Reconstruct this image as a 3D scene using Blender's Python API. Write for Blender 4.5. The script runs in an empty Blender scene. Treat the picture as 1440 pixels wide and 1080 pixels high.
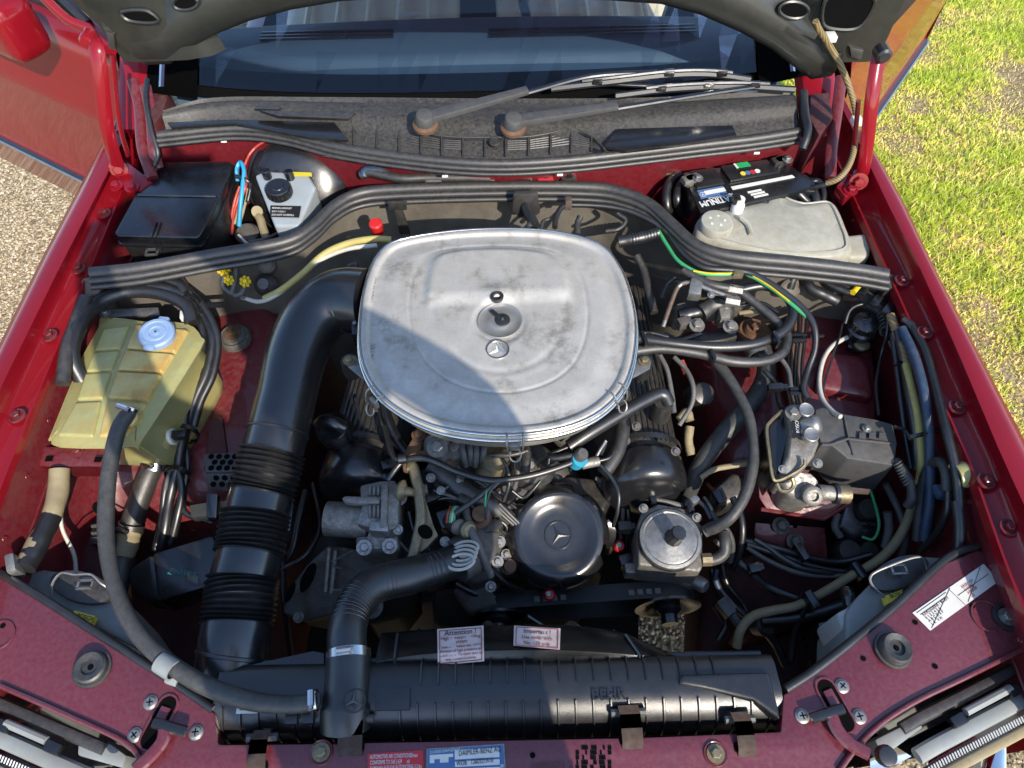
import bpy, bmesh, math, random
from mathutils import Vector, Matrix
import numpy as np
random.seed(7); rng = np.random.default_rng(7)
R = math.radians
S = bpy.context.scene
COL = S.collection

# ---------------------------------------------------------------- camera
PITCH, YAW, FPX = R(55.9), R(2.38), 1000.0
CAM = Vector((-0.028, 0.0, 1.78))
cd = bpy.data.cameras.new('camera'); cam = bpy.data.objects.new('camera', cd); COL.objects.link(cam)
cam.location = CAM; cam.rotation_euler = (math.pi/2-PITCH, 0, -YAW)
cd.sensor_width = 36; cd.lens = FPX*36/1440; cd.clip_start = 0.02; cd.clip_end = 500
S.camera = cam
# ---------------------------------------------------------------- sky, sun, exposure
SUN_AZ, SUN_EL = R(25), R(36)          # azimuth measured from the car's front towards its left-hand side (+x)
sdir = Vector((math.cos(SUN_EL)*math.sin(SUN_AZ), -math.cos(SUN_EL)*math.cos(SUN_AZ), math.sin(SUN_EL)))
w = bpy.data.worlds.new('World'); S.world = w; w.use_nodes = True
nt = w.node_tree; nt.nodes.clear()
sky = nt.nodes.new('ShaderNodeTexSky'); sky.sky_type = 'NISHITA'; sky.sun_disc = False
sky.sun_elevation = SUN_EL; sky.sun_rotation = math.atan2(sdir.x, sdir.y)
sky.air_density = 1.0; sky.dust_density = 0.6; sky.ozone_density = 2.4
bg = nt.nodes.new('ShaderNodeBackground'); bg.inputs['Strength'].default_value = 0.15
wo = nt.nodes.new('ShaderNodeOutputWorld')
nt.links.new(sky.outputs[0], bg.inputs[0]); nt.links.new(bg.outputs[0], wo.inputs[0])
sl = bpy.data.lights.new('sun', 'SUN'); sl.energy = 2.8; sl.angle = R(0.5); sl.color = (1.0, 0.90, 0.76)
so = bpy.data.objects.new('sun', sl); COL.objects.link(so)
so.rotation_euler = (-sdir).to_track_quat('-Z', 'Y').to_euler(); so.location = sdir*30
S.view_settings.view_transform = 'Standard'; S.view_settings.look = 'None'
S.view_settings.exposure = 1.12; S.view_settings.gamma = 1.0
S.render.engine = 'CYCLES'
try:
    S.cycles.max_bounces = 8; S.cycles.transparent_max_bounces = 12
except Exception: pass

# ---------------------------------------------------------------- measuring helpers: a sighted point at its own height / distance
cp, sp, cy, sy = math.cos(PITCH), math.sin(PITCH), math.cos(YAW), math.sin(YAW)
FWD = Vector((sy*cp, cy*cp, -sp)); RGT = Vector((cy, -sy, 0)); UPV = RGT.cross(FWD)
def ray(px, py): return FWD + RGT*((px-720)/FPX) - UPV*((py-540)/FPX)
def U(px, py, z):
    d = ray(px, py); return CAM + d*((z-CAM.z)/d.z)
def UY(px, py, y):
    d = ray(px, py); return CAM + d*((y-CAM.y)/d.y)
def UN(px, py, p0, n):
    d = ray(px, py); return CAM + d*((p0-CAM).dot(n)/d.dot(n))
def UL(l): return [U(*p) for p in l]
def pxs(p): return (p-CAM).dot(FWD)/FPX        # metres per pixel at p

# ---------------------------------------------------------------- materials
MATS = {}
def N(t, ty, **kw):
    n = t.nodes.new(ty)
    for k, v in kw.items():
        try: n.inputs[k].default_value = v
        except Exception: setattr(n, k, v)
    return n
def mat(name, col, rough=0.5, metal=0.0, col2=None, scale=30, amt=0.5, bump=0.0, bscale=200, coat=0.0, dust=0.0, dcol=(0.22,0.18,0.13),
        spec=0.5, trans=0.0, sss=0.0, rvar=0.12, alpha=1.0, wave=None, speck=0.0, stain=0.0, sscale=24.0, scol=(0.05,0.045,0.04), scratch=0.0):
    m = bpy.data.materials.new(name); m.use_nodes = True; t = m.node_tree
    b = t.nodes['Principled BSDF']; L = t.links.new
    b.inputs['Roughness'].default_value = rough; b.inputs['Metallic'].default_value = metal
    b.inputs['Coat Weight'].default_value = coat; b.inputs['Coat Roughness'].default_value = 0.05
    b.inputs['Specular IOR Level'].default_value = spec
    b.inputs['Transmission Weight'].default_value = trans
    b.inputs['Alpha'].default_value = alpha
    if sss: b.inputs['Subsurface Weight'].default_value = sss; b.inputs['Subsurface Radius'].default_value = (0.02,0.015,0.006)
    tc = N(t,'ShaderNodeTexCoord'); co = tc.outputs['Object']
    n1 = N(t,'ShaderNodeTexNoise', Scale=scale, Detail=5.0, Roughness=0.62); L(co, n1.inputs['Vector'])
    c2 = col2 if col2 else tuple(c*0.6 for c in col)
    rp = N(t,'ShaderNodeMapRange'); rp.inputs['From Min'].default_value=0.35; rp.inputs['From Max'].default_value=0.7
    rp.inputs['To Max'].default_value=amt; L(n1.outputs[0], rp.inputs[0])
    mx = N(t,'ShaderNodeMix', data_type='RGBA'); mx.inputs[6].default_value=(*col,1); mx.inputs[7].default_value=(*c2,1); L(rp.outputs[0], mx.inputs[0])
    out = mx.outputs[2]
    if wave:
        sc, wc, wa, ax = wave
        wv = N(t,'ShaderNodeTexWave', Scale=sc, Distortion=0.5); wv.bands_direction = ax; L(co, wv.inputs['Vector'])
        wr = N(t,'ShaderNodeMath', operation='MULTIPLY'); wr.inputs[1].default_value = wa; L(wv.outputs['Fac'], wr.inputs[0])
        m3 = N(t,'ShaderNodeMix', data_type='RGBA'); L(out, m3.inputs[6]); m3.inputs[7].default_value=(*wc,1); L(wr.outputs[0], m3.inputs[0]); out = m3.outputs[2]
    if dust:
        n2 = N(t,'ShaderNodeTexNoise', Scale=scale*2.7, Detail=7.0, Roughness=0.72); L(co, n2.inputs['Vector'])
        ge = N(t,'ShaderNodeNewGeometry'); sx = N(t,'ShaderNodeSeparateXYZ'); L(ge.outputs['Normal'], sx.inputs[0])
        up = N(t,'ShaderNodeMapRange'); up.inputs['From Min'].default_value=-0.2; up.inputs['From Max'].default_value=0.9; up.inputs['To Min'].default_value=0.25; L(sx.outputs[2], up.inputs[0])
        r2 = N(t,'ShaderNodeMapRange'); r2.inputs['From Min'].default_value=0.38; r2.inputs['From Max'].default_value=0.72; r2.inputs['To Max'].default_value=dust; L(n2.outputs[0], r2.inputs[0])
        mu = N(t,'ShaderNodeMath', operation='MULTIPLY'); L(r2.outputs[0], mu.inputs[0]); L(up.outputs[0], mu.inputs[1])
        m2 = N(t,'ShaderNodeMix', data_type='RGBA'); L(out, m2.inputs[6]); m2.inputs[7].default_value=(*dcol,1); L(mu.outputs[0], m2.inputs[0]); out = m2.outputs[2]
        ra = N(t,'ShaderNodeMath', operation='MULTIPLY_ADD'); ra.inputs[1].default_value=0.75; ra.inputs[2].default_value=rough; L(mu.outputs[0], ra.inputs[0]); ra.use_clamp=True
        L(ra.outputs[0], b.inputs['Roughness'])
        if coat:
            ci = N(t,'ShaderNodeMath', operation='MULTIPLY_ADD'); ci.inputs[1].default_value=-coat; ci.inputs[2].default_value=coat; L(mu.outputs[0], ci.inputs[0]); ci.use_clamp=True; L(ci.outputs[0], b.inputs['Coat Weight'])
    elif rvar:
        rr = N(t,'ShaderNodeMapRange'); rr.inputs['To Min'].default_value=max(0.02,rough-rvar); rr.inputs['To Max'].default_value=min(1,rough+rvar); L(n1.outputs[0], rr.inputs[0]); L(rr.outputs[0], b.inputs['Roughness'])
    if speck:
        vo = N(t,'ShaderNodeTexNoise', Scale=420.0, Detail=2.0); L(co, vo.inputs['Vector'])
        sr = N(t,'ShaderNodeMapRange'); sr.inputs['From Min'].default_value=0.66; sr.inputs['From Max'].default_value=0.72; sr.inputs['To Max'].default_value=speck; L(vo.outputs[0], sr.inputs[0])
        m4 = N(t,'ShaderNodeMix', data_type='RGBA'); L(out, m4.inputs[6]); m4.inputs[7].default_value=(*dcol,1); L(sr.outputs[0], m4.inputs[0]); out = m4.outputs[2]
    if stain:
        sn = N(t,'ShaderNodeTexNoise', Scale=sscale, Detail=8.0, Roughness=0.75); L(co, sn.inputs['Vector'])
        sr2 = N(t,'ShaderNodeMapRange'); sr2.inputs['From Min'].default_value=0.55; sr2.inputs['From Max'].default_value=0.70; sr2.inputs['To Max'].default_value=stain; L(sn.outputs[0], sr2.inputs[0])
        m5 = N(t,'ShaderNodeMix', data_type='RGBA'); L(out, m5.inputs[6]); m5.inputs[7].default_value=(*scol,1); L(sr2.outputs[0], m5.inputs[0]); out = m5.outputs[2]
    if scratch:
        for k_,rot in enumerate((0.5,1.9)):
            mp_ = N(t,'ShaderNodeMapping'); mp_.inputs['Rotation'].default_value=(0,0,rot); mp_.inputs['Scale'].default_value=(900,14,14); L(co, mp_.inputs['Vector'])
            sc_ = N(t,'ShaderNodeTexNoise', Scale=1.0, Detail=2.0); L(mp_.outputs[0], sc_.inputs['Vector'])
            sq_ = N(t,'ShaderNodeMapRange'); sq_.inputs['From Min'].default_value=0.70; sq_.inputs['From Max'].default_value=0.76; sq_.inputs['To Max'].default_value=scratch; L(sc_.outputs[0], sq_.inputs[0])
            m6 = N(t,'ShaderNodeMix', data_type='RGBA'); L(out, m6.inputs[6]); m6.inputs[7].default_value=(0.62,0.61,0.58,1); L(sq_.outputs[0], m6.inputs[0]); out = m6.outputs[2]
    L(out, b.inputs['Base Color'])
    if sss: pass
    if bump:
        n3 = N(t,'ShaderNodeTexNoise', Scale=bscale, Detail=4.0); L(co, n3.inputs['Vector'])
        bp = N(t,'ShaderNodeBump', Strength=bump, Distance=0.002); L(n3.outputs[0], bp.inputs['Height']); L(bp.outputs[0], b.inputs['Normal'])
    MATS[name] = m; return m
RED=(0.21,0.005,0.011)
mat('paint', RED, 0.25, 0.0, (0.16,0.004,0.010), 8, 0.4, coat=0.5, rvar=0.05, spec=0.25)
mat('paint_bay', (0.135,0.007,0.013), 0.33, 0, (0.10,0.006,0.011), 40, 0.5, coat=0.5, dust=0.5, dcol=(0.12,0.075,0.065), speck=0.15, stain=0.4, sscale=16, scol=(0.05,0.03,0.025))
mat('paint_slam', (0.125,0.013,0.022), 0.30, 0, (0.11,0.012,0.020), 60, 0.5, coat=0.9, dust=0.30, dcol=(0.16,0.10,0.105), speck=0.12, stain=0.35, sscale=13, scol=(0.07,0.03,0.035))  # pinkish dust tone also puts pale sky sheen into the paint colour
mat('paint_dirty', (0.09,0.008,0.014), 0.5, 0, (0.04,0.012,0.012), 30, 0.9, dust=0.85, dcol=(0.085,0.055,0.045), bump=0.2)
mat('rubber', (0.011,0.011,0.012), 0.40, 0, (0.020,0.020,0.020), 35, 0.6, bump=0.10, bscale=500, rvar=0.12, speck=0.06, spec=0.9)
mat('rubber_old', (0.017,0.017,0.017), 0.46, 0, (0.034,0.032,0.029), 45, 0.7, bump=0.15, bscale=400, dust=0.16, spec=0.9)
mat('rubber_bloom', (0.030,0.033,0.035), 0.46, 0, (0.055,0.058,0.058), 60, 0.8, bump=0.12, bscale=400, dust=0.2)
mat('plastic', (0.008,0.008,0.009), 0.26, 0, (0.012,0.012,0.013), 50, 0.6, bump=0.05, bscale=900, rvar=0.10, speck=0.05, spec=0.9)
mat('plastic_grain', (0.010,0.010,0.011), 0.33, 0, (0.017,0.017,0.017), 50, 0.6, bump=0.15, bscale=1200, rvar=0.12, speck=0.10, spec=0.9)
mat('plastic_dusty', (0.014,0.014,0.014), 0.40, 0, (0.028,0.026,0.023), 40, 0.8, bump=0.12, bscale=600, dust=0.22, speck=0.15, spec=0.9)
mat('plastic_grey', (0.060,0.062,0.064), 0.45, 0, (0.042,0.042,0.043), 30, 0.5, bump=0.15, bscale=900, dust=0.25)
mat('cowl_grey', (0.030,0.029,0.028), 0.42, 0, (0.016,0.016,0.015), 60, 0.8, bump=0.2, bscale=350, dust=0.45, dcol=(0.13,0.115,0.092), speck=0.3, stain=0.6, sscale=20, scol=(0.012,0.011,0.010))
mat('cast', (0.34,0.33,0.305), 0.46, 0.7, (0.15,0.138,0.12), 60, 0.8, bump=0.35, bscale=260, dust=0.6, dcol=(0.16,0.135,0.105))
mat('cast_dark', (0.17,0.163,0.15), 0.52, 0.45, (0.075,0.068,0.06), 35, 0.8, bump=0.4, bscale=220, dust=0.75, dcol=(0.10,0.085,0.066))
mat('cast_oily', (0.045,0.042,0.038), 0.5, 0.3, (0.02,0.018,0.016), 30, 0.8, bump=0.4, bscale=220, dust=0.3, dcol=(0.09,0.075,0.055))
mat('zinc', (0.40,0.40,0.385), 0.40, 0.85, (0.22,0.21,0.195), 110, 0.8, bump=0.15, dust=0.45, dcol=(0.16,0.14,0.11))
mat('steel', (0.60,0.60,0.60), 0.25, 1.0, (0.42,0.42,0.42), 60, 0.5)
mat('yellow_zinc', (0.30,0.25,0.15), 0.42, 0.7, (0.18,0.15,0.10), 90, 0.8, bump=0.2, dust=0.45, dcol=(0.12,0.10,0.075))
mat('rusty', (0.16,0.085,0.045), 0.75, 0.2, (0.08,0.045,0.03), 60, 0.8, bump=0.3)
mat('rust_clip', (0.17,0.13,0.11), 0.6, 0.5, (0.11,0.065,0.045), 90, 0.9, bump=0.2)
mat('alu_lid', (0.53,0.515,0.48), 0.40, 0.35, (0.40,0.38,0.335), 30, 0.8, bump=0.12, bscale=420, dust=0.45, dcol=(0.30,0.265,0.21), speck=0.35, stain=0.75, sscale=15, scol=(0.17,0.155,0.13), scratch=0.6)
mat('alu_rim', (0.66,0.66,0.65), 0.24, 1.0, (0.5,0.5,0.48), 50, 0.5)
mat('alu_bowl', (0.50,0.49,0.45), 0.42, 0.8, (0.34,0.32,0.27), 25, 0.7, dust=0.35)
mat('chrome', (0.75,0.75,0.76), 0.06, 1.0, rvar=0.02)
mat('black', (0.004,0.004,0.004), 0.9, rvar=0.0, spec=0.05)
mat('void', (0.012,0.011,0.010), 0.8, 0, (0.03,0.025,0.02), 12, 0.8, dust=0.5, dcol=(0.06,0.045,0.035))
mat('satin_black', (0.010,0.010,0.011), 0.24, 0.0, (0.016,0.016,0.017), 40, 0.6, bump=0.04, bscale=700, rvar=0.10, speck=0.08, spec=0.9)
mat('hood_under', (0.018,0.0195,0.0165), 0.33, 0.0, (0.012,0.013,0.011), 30, 0.7, coat=0.15, dust=0.2, dcol=(0.07,0.067,0.055), speck=0.12)
mat('bulkhead', (0.13,0.118,0.098), 0.6, 0, (0.065,0.056,0.045), 14, 0.9, bump=0.2, dust=0.55, dcol=(0.20,0.175,0.135), speck=0.3)
mat('tank_plastic', (0.36,0.37,0.17), 0.28, 0, (0.42,0.33,0.11), 26, 0.7, sss=0.7, dust=0.30, dcol=(0.20,0.14,0.06))
mat('tank_sunlit', (0.52,0.45,0.18), 0.26, 0, (0.50,0.27,0.05), 26, 0.9, sss=0.7, dust=0.22, dcol=(0.20,0.10,0.03), stain=0.5, sscale=20, scol=(0.15,0.07,0.02))  # same tank plastic, with the sun patch painted in as brighter amber
mat('washer_plastic', (0.42,0.42,0.36), 0.40, 0, (0.33,0.31,0.24), 22, 0.8, sss=0.6, dust=0.5, dcol=(0.24,0.21,0.15), speck=0.3, stain=0.5, sscale=18, scol=(0.15,0.12,0.08))
mat('brake_plastic', (0.34,0.385,0.41), 0.32, 0, (0.26,0.30,0.31), 20, 0.6, sss=0.2)
mat('cap_blue', (0.22,0.33,0.52), 0.45, 0.0, (0.24,0.34,0.52), 40, 0.6, dust=0.2)
mat('cable_black', (0.010,0.010,0.011), 0.38, 0, (0.02,0.02,0.02), 80, 0.6, speck=0.06, spec=0.9)
mat('cable_grey', (0.10,0.10,0.10), 0.5, 0, (0.06,0.06,0.06), 60, 0.6, dust=0.3)
mat('cable_tan', (0.30,0.25,0.14), 0.55, 0, (0.2,0.15,0.08), 60, 0.6, dust=0.3)
mat('cable_yellow', (0.50,0.42,0.13), 0.45, 0, (0.35,0.28,0.09), 40, 0.6, dust=0.3)
mat('cable_red', (0.42,0.05,0.035), 0.45, rvar=0.05)
mat('cable_blue', (0.03,0.30,0.55), 0.4, rvar=0.05)
mat('cable_darkblue', (0.015,0.045,0.10), 0.45, 0, (0.03,0.05,0.08), 40, 0.5, dust=0.25)
mat('cable_green', (0.05,0.36,0.14), 0.4, rvar=0.05)
mat('cable_white', (0.55,0.53,0.47), 0.5, 0, (0.38,0.35,0.28), 50, 0.6)
mat('braid', (0.12,0.085,0.035), 0.55, 0, (0.05,0.035,0.018), 40, 0.5, bump=0.4, bscale=700, wave=(90,(0.34,0.25,0.11),0.8,'DIAGONAL'))
mat('braid_tan', (0.26,0.16,0.07), 0.6, 0, (0.16,0.09,0.04), 40, 0.5, wave=(60,(0.42,0.30,0.15),0.7,'DIAGONAL'))
mat('red_plastic', (0.55,0.02,0.02), 0.35, rvar=0.05)
mat('yellow_plastic', (0.72,0.52,0.02), 0.45, 0, (0.5,0.34,0.02), 60, 0.4)
mat('teal_plastic', (0.03,0.30,0.42), 0.4, rvar=0.05)
mat('green_label', (0.02,0.36,0.12), 0.5, rvar=0.05)
mat('white_label', (0.68,0.67,0.62), 0.55, 0, (0.52,0.50,0.44), 40, 0.5, rvar=0.05)
mat('pink_label', (0.62,0.50,0.47), 0.55, 0, (0.5,0.38,0.34), 60, 0.6, rvar=0.05)
mat('red_label', (0.55,0.03,0.04), 0.4, rvar=0.05)
mat('blue_label', (0.08,0.16,0.34), 0.4, rvar=0.05)
mat('yellow_label', (0.72,0.60,0.06), 0.5, rvar=0.05)
mat('label_black', (0.012,0.012,0.012), 0.5, rvar=0.03)
mat('print_black', (0.03,0.02,0.02), 0.6, rvar=0.03)
mat('print_red', (0.30,0.06,0.05), 0.6, rvar=0.03)
mat('print_white', (0.7,0.7,0.68), 0.6, rvar=0.03)
mat('print_teal', (0.03,0.33,0.27), 0.6, rvar=0.03)
mat('lamp_grey', (0.27,0.30,0.30), 0.45, 0, (0.16,0.17,0.17), 14, 0.8, dust=0.45, dcol=(0.25,0.23,0.18))
mat('lamp_white', (0.50,0.52,0.52), 0.4, 0, (0.38,0.40,0.40), 20, 0.6, dust=0.3)
mat('dash_blue', (0.075,0.12,0.18), 0.5, 0, (0.065,0.105,0.16), 8, 0.5, bump=0.1, bscale=600)
mat('leather', (0.88,0.76,0.50), 0.45, 0, (0.68,0.56,0.36), 18, 0.5, bump=0.2, bscale=200)
mat('gravel_base', (0.20,0.155,0.10), 0.9, 0, (0.30,0.24,0.16), 40, 0.9, bump=0.8, bscale=90, rvar=0.0)
mat('amber', (0.55,0.16,0.01), 0.15, 0, trans=0.5, rvar=0.02)
mat('coat_cloth', (0.03,0.035,0.05), 0.85, rvar=0.05); mat('skin', (0.45,0.26,0.18), 0.55, sss=0.1, rvar=0.05); mat('hair', (0.03,0.02,0.012), 0.6, rvar=0.05)
def glass_mat(name, tint, ior=1.52, rough=0.01):
    m = bpy.data.materials.new(name); m.use_nodes = True; t = m.node_tree; t.nodes.clear(); L=t.links.new
    o=N(t,'ShaderNodeOutputMaterial'); tr=N(t,'ShaderNodeBsdfTransparent'); tr.inputs[0].default_value=(*tint,1)
    gl=N(t,'ShaderNodeBsdfGlossy'); gl.inputs['Roughness'].default_value=rough
    fr=N(t,'ShaderNodeFresnel', IOR=ior); mx=N(t,'ShaderNodeMixShader')
    L(fr.outputs[0],mx.inputs[0]); L(tr.outputs[0],mx.inputs[1]); L(gl.outputs[0],mx.inputs[2]); L(mx.outputs[0],o.inputs[0])
    MATS[name]=m
glass_mat('glass', (0.70,0.78,0.84), 1.85); glass_mat('lens', (0.86,0.88,0.88))

# ---------------------------------------------------------------- object helpers
WORG = {}
def E(name, label, cat, base, group=None):
    o = bpy.data.objects.new(name, None); COL.objects.link(o); o.empty_display_size = 0.05
    o.location = base; o['label']=label; o['category']=cat; WORG[o.name]=Vector(base)
    if group: o['group']=group
    return o
def tag(o, label, cat, group=None):
    o['label']=label; o['category']=cat
    if group: o['group']=group
    return o
def kind(o, k): o['kind']=k; return o
def fin(name, bm, m, parent=None, smooth=38, label=None, mats=None):
    """bmesh in world coordinates -> one mesh object with its origin at the base of the piece"""
    bmesh.ops.recalc_face_normals(bm, faces=bm.faces[:])
    me = bpy.data.meshes.new(name); 
    vs=[v.co for v in bm.verts]
    if vs:
        lo=Vector((min(v.x for v in vs),min(v.y for v in vs),min(v.z for v in vs))); hi=Vector((max(v.x for v in vs),max(v.y for v in vs),max(v.z for v in vs)))
        org=Vector(((lo.x+hi.x)/2,(lo.y+hi.y)/2,lo.z))
    else: org=Vector((0,0,0))
    bmesh.ops.translate(bm, vec=-org, verts=bm.verts[:])
    bm.to_mesh(me); bm.free()
    if smooth:
        me.shade_smooth()
        try: me.set_sharp_from_angle(angle=R(smooth))
        except Exception: pass
    for mm in (mats or [m]): me.materials.append(MATS[mm])
    o = bpy.data.objects.new(name, me); COL.objects.link(o); put(o, org, parent)
    if label: o['label']=label
    return o
def put(o, org, parent):
    WORG[o.name]=Vector(org)
    if parent is not None:
        o.parent=parent; o.location=Vector(org)-WORG[parent.name]
    else: o.location=org
def clone(src, org, parent, rotz=None):
    c=src.copy(); COL.objects.link(c); c.parent=None; put(c, org, parent)
    if rotz is not None: c.rotation_euler=(0,0,rotz)
    return c
def B(): return bmesh.new()
def crom(pts, n=8):
    pts=[Vector(p) for p in pts]
    if len(pts)<3:
        return [pts[0].lerp(pts[-1], i/n) for i in range(n+1)]
    P=[pts[0]*2-pts[1]]+pts+[pts[-1]*2-pts[-2]]; out=[]
    for i in range(1,len(P)-2):
        p0,p1,p2,p3=P[i-1:i+3]
        for k in range(n):
            t=k/n; out.append(0.5*((2*p1)+(p2-p0)*t+(2*p0-5*p1+4*p2-p3)*t*t+(3*p1-p0-3*p2+p3)*t**3))
    out.append(pts[-1]); return out
def tube(bm, path, r, n=10, cap=True, flat=1.0, up=None):
    """sweep a round (or flattened) section along a path; r is a number or f(t)"""
    P=[Vector(p) for p in path]; rings=[]; nrm=None
    L=[0]
    for a,b in zip(P,P[1:]): L.append(L[-1]+(b-a).length)
    tot=L[-1] or 1
    for i,p in enumerate(P):
        t=(P[min(i+1,len(P)-1)]-P[max(i-1,0)])
        if t.length<1e-9: t=Vector((0,1,0))
        t.normalize()
        if nrm is None:
            a=Vector(up) if up else (Vector((0,0,1)) if abs(t.z)<0.9 else Vector((1,0,0)))
            nrm=(a-t*a.dot(t)).normalized()
        else:
            nrm=(nrm-t*nrm.dot(t))
            if nrm.length<1e-6: nrm=t.orthogonal()
            nrm.normalize()
        bi=t.cross(nrm); rr=r(L[i]/tot) if callable(r) else r
        rings.append([bm.verts.new(p+nrm*(math.sin(2*math.pi*k/n)*rr*flat)+bi*(math.cos(2*math.pi*k/n)*rr)) for k in range(n)])
    for a,b in zip(rings,rings[1:]):
        for k in range(n): bm.faces.new((a[k],a[(k+1)%n],b[(k+1)%n],b[k]))
    if cap:
        bm.faces.new(rings[0][::-1]); bm.faces.new(rings[-1])
    return rings
def lathe(bm, prof, c, axis=(0,0,1), n=28, up=None, sx=1.0, sy_=1.0, cap=True):
    """prof: (radius, height) from c along axis"""
    ax=Vector(axis).normalized(); c=Vector(c)
    a=ax.orthogonal().normalized() if up is None else (Vector(up)-ax*Vector(up).dot(ax)).normalized()
    b=ax.cross(a); rings=[]
    for r,h in prof:
        if r<1e-6: rings.append([bm.verts.new(c+ax*h)])
        else: rings.append([bm.verts.new(c+ax*h+a*(math.cos(2*math.pi*k/n)*r*sx)+b*(math.sin(2*math.pi*k/n)*r*sy_)) for k in range(n)])
    for A,C in zip(rings,rings[1:]):
        for k in range(n):
            k2=(k+1)%n
            f=[A[k%len(A)],A[k2%len(A)],C[k2%len(C)],C[k%len(C)]]
            u=[]
            for v in f:
                if v not in u: u.append(v)
            if len(u)>2: bm.faces.new(u)
    if cap and len(rings[0])>1: bm.faces.new(rings[0][::-1])
    if cap and len(rings[-1])>1: bm.faces.new(rings[-1])
def bevel(bm, w, seg=2, edges=None, ang=30):
    es=edges or [e for e in bm.edges if len(e.link_faces)==2 and e.calc_face_angle(0)>R(ang)]
    if es and w>0:
        try: bmesh.ops.bevel(bm, geom=es, offset=w, segments=seg, profile=0.6, affect='EDGES', clamp_overlap=True)
        except Exception: pass
def prism(bm, top, bot, bw=0.0, seg=2):
    """solid between two outlines of the same length"""
    T=[bm.verts.new(p) for p in top]; Bt=[bm.verts.new(p) for p in bot]; n=len(T)
    fs=[bm.faces.new(T), bm.faces.new(Bt[::-1])]
    for k in range(n): fs.append(bm.faces.new((T[k],Bt[k],Bt[(k+1)%n],T[(k+1)%n])))
    if bw:
        es=set(e for f in fs for e in f.edges)
        bmesh.ops.recalc_face_normals(bm, faces=fs)
        bevel(bm, bw, seg, [e for e in es if e.calc_face_angle(0)>R(25)])
def slab(bm, outl, z0, z1, bw=0.0, seg=2):
    prism(bm, [Vector((p[0],p[1],z1)) for p in outl], [Vector((p[0],p[1],z0)) for p in outl], bw, seg)
def pslab(bm, pix, zt, zb, bw=0.0, seg=2, shrink=1.0):
    """top outline sighted at height zt, sides dropping straight to zb"""
    o=[U(p[0],p[1],zt) for p in pix]; c=sum(o,Vector())/len(o)
    prism(bm, o, [Vector((c.x+(p.x-c.x)*shrink,c.y+(p.y-c.y)*shrink,zb)) for p in o], bw, seg)
def box(bm, c, s, rot=None, bw=0.0, seg=2):
    c=Vector(c); hx,hy,hz=s[0]/2,s[1]/2,s[2]/2
    M=rot if rot else Matrix.Identity(3)
    def q(x,y,z): return c+M@Vector((x,y,z))
    prism(bm,[q(-hx,-hy,hz),q(hx,-hy,hz),q(hx,hy,hz),q(-hx,hy,hz)],[q(-hx,-hy,-hz),q(hx,-hy,-hz),q(hx,hy,-hz),q(-hx,hy,-hz)],bw,seg)
def RZ(a): return Matrix.Rotation(R(a),3,'Z')
def RX(a): return Matrix.Rotation(R(a),3,'X')
def RY(a): return Matrix.Rotation(R(a),3,'Y')
def grid(bm, rows):
    V=[[bm.verts.new(p) for p in r] for r in rows]
    for a,b in zip(V,V[1:]):
        for k in range(len(a)-1): bm.faces.new((a[k],a[k+1],b[k+1],b[k]))
    return V
def solid(bm, d, n=None):
    """give a sheet thickness d along its normals (or along n)"""
    fs=bm.faces[:]; bmesh.ops.recalc_face_normals(bm, faces=fs)
    if n is None:
        bmesh.ops.solidify(bm, geom=fs, thickness=d)
def ngon_smooth(pts, n=6):
    """closed Catmull-Rom outline"""
    P=[Vector(p) for p in pts]; m=len(P); out=[]
    for i in range(m):
        p0,p1,p2,p3=P[i-1],P[i],P[(i+1)%m],P[(i+2)%m]
        for k in range(n):
            t=k/n; out.append(0.5*((2*p1)+(p2-p0)*t+(2*p0-5*p1+4*p2-p3)*t*t+(3*p1-p0-3*p2+p3)*t**3))
    return out
def rpoly(w,h,r,n=4,cx=0,cy=0):
    out=[]
    for (sx,sy_,a0) in ((1,1,0),(-1,1,90),(-1,-1,180),(1,-1,270)):
        for k in range(n+1):
            a=R(a0+90*k/n); out.append(Vector((cx+sx*(w/2-r)+r*math.cos(a), cy+sy_*(h/2-r)+r*math.sin(a),0)))
    return out
FE={}
def clampz(px,py,z,r):
    # keep a run of hose clear of the inner wing walls: lift it until it hangs in front of the sheet metal
    while FE and z<.845:
        p=U(px,py,z)
        if not .15<p.y<1.2: return z
        if p.x>.3 and p.x+r>FE['R'][3](p.y).x-.004: z+=.004
        elif p.x<-.3 and p.x-r<FE['L'][3](p.y).x+.006+(.85-z)*.26: z+=.004
        else: return z
    return z
def hose(name, pix, r, m, parent=None, n=9, k=7, label=None, cat=None, group=None, flat=1.0):
    p1,p2=random.uniform(0,6),random.uniform(0,6); pix=[(q[0],q[1],clampz(q[0],q[1],q[2],r)) for q in pix]
    bm=B(); tube(bm, crom(UL(pix),k), (lambda t:r*(1+.03*math.sin(9*t+p1)+.022*math.sin(23*t+p2))), n, flat=flat); o=fin(name,bm,m,parent,smooth=60)
    if label: o['label']=label
    if cat: o['category']=cat
    if group: o['group']=group
    return o
def clampring(name, p, t, r, m, parent, wd=0.012, screw=True):
    bm=B(); t=Vector(t).normalized(); lathe(bm,[(r,-wd/2),(r+.0016,-wd/2),(r+.0016,wd/2),(r,wd/2)],p,t,20,cap=False)
    if screw:
        a=(Vector((0,0,1))-t*t.z).normalized(); q=Vector(p)+a*(r+.004); b=t.cross(a)
        tube(bm,[q-b*.009,q+b*.009],.0045,8)
        tube(bm,[q+b*.009,q+b*.013],.0036,6)
    return fin(name,bm,m,parent)
def hexbolt(name, p, axis, r, m, parent, washer=True):
    bm=B()
    if washer: lathe(bm,[(r*1.7,0),(r*1.7,r*.25),(r*1.02,r*.25)],p,axis,16)
    lathe(bm,[(r,r*.2),(r,r*1.0),(r*.8,r*1.15)],p,axis,6)
    return fin(name,bm,m,parent,smooth=30)
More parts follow.
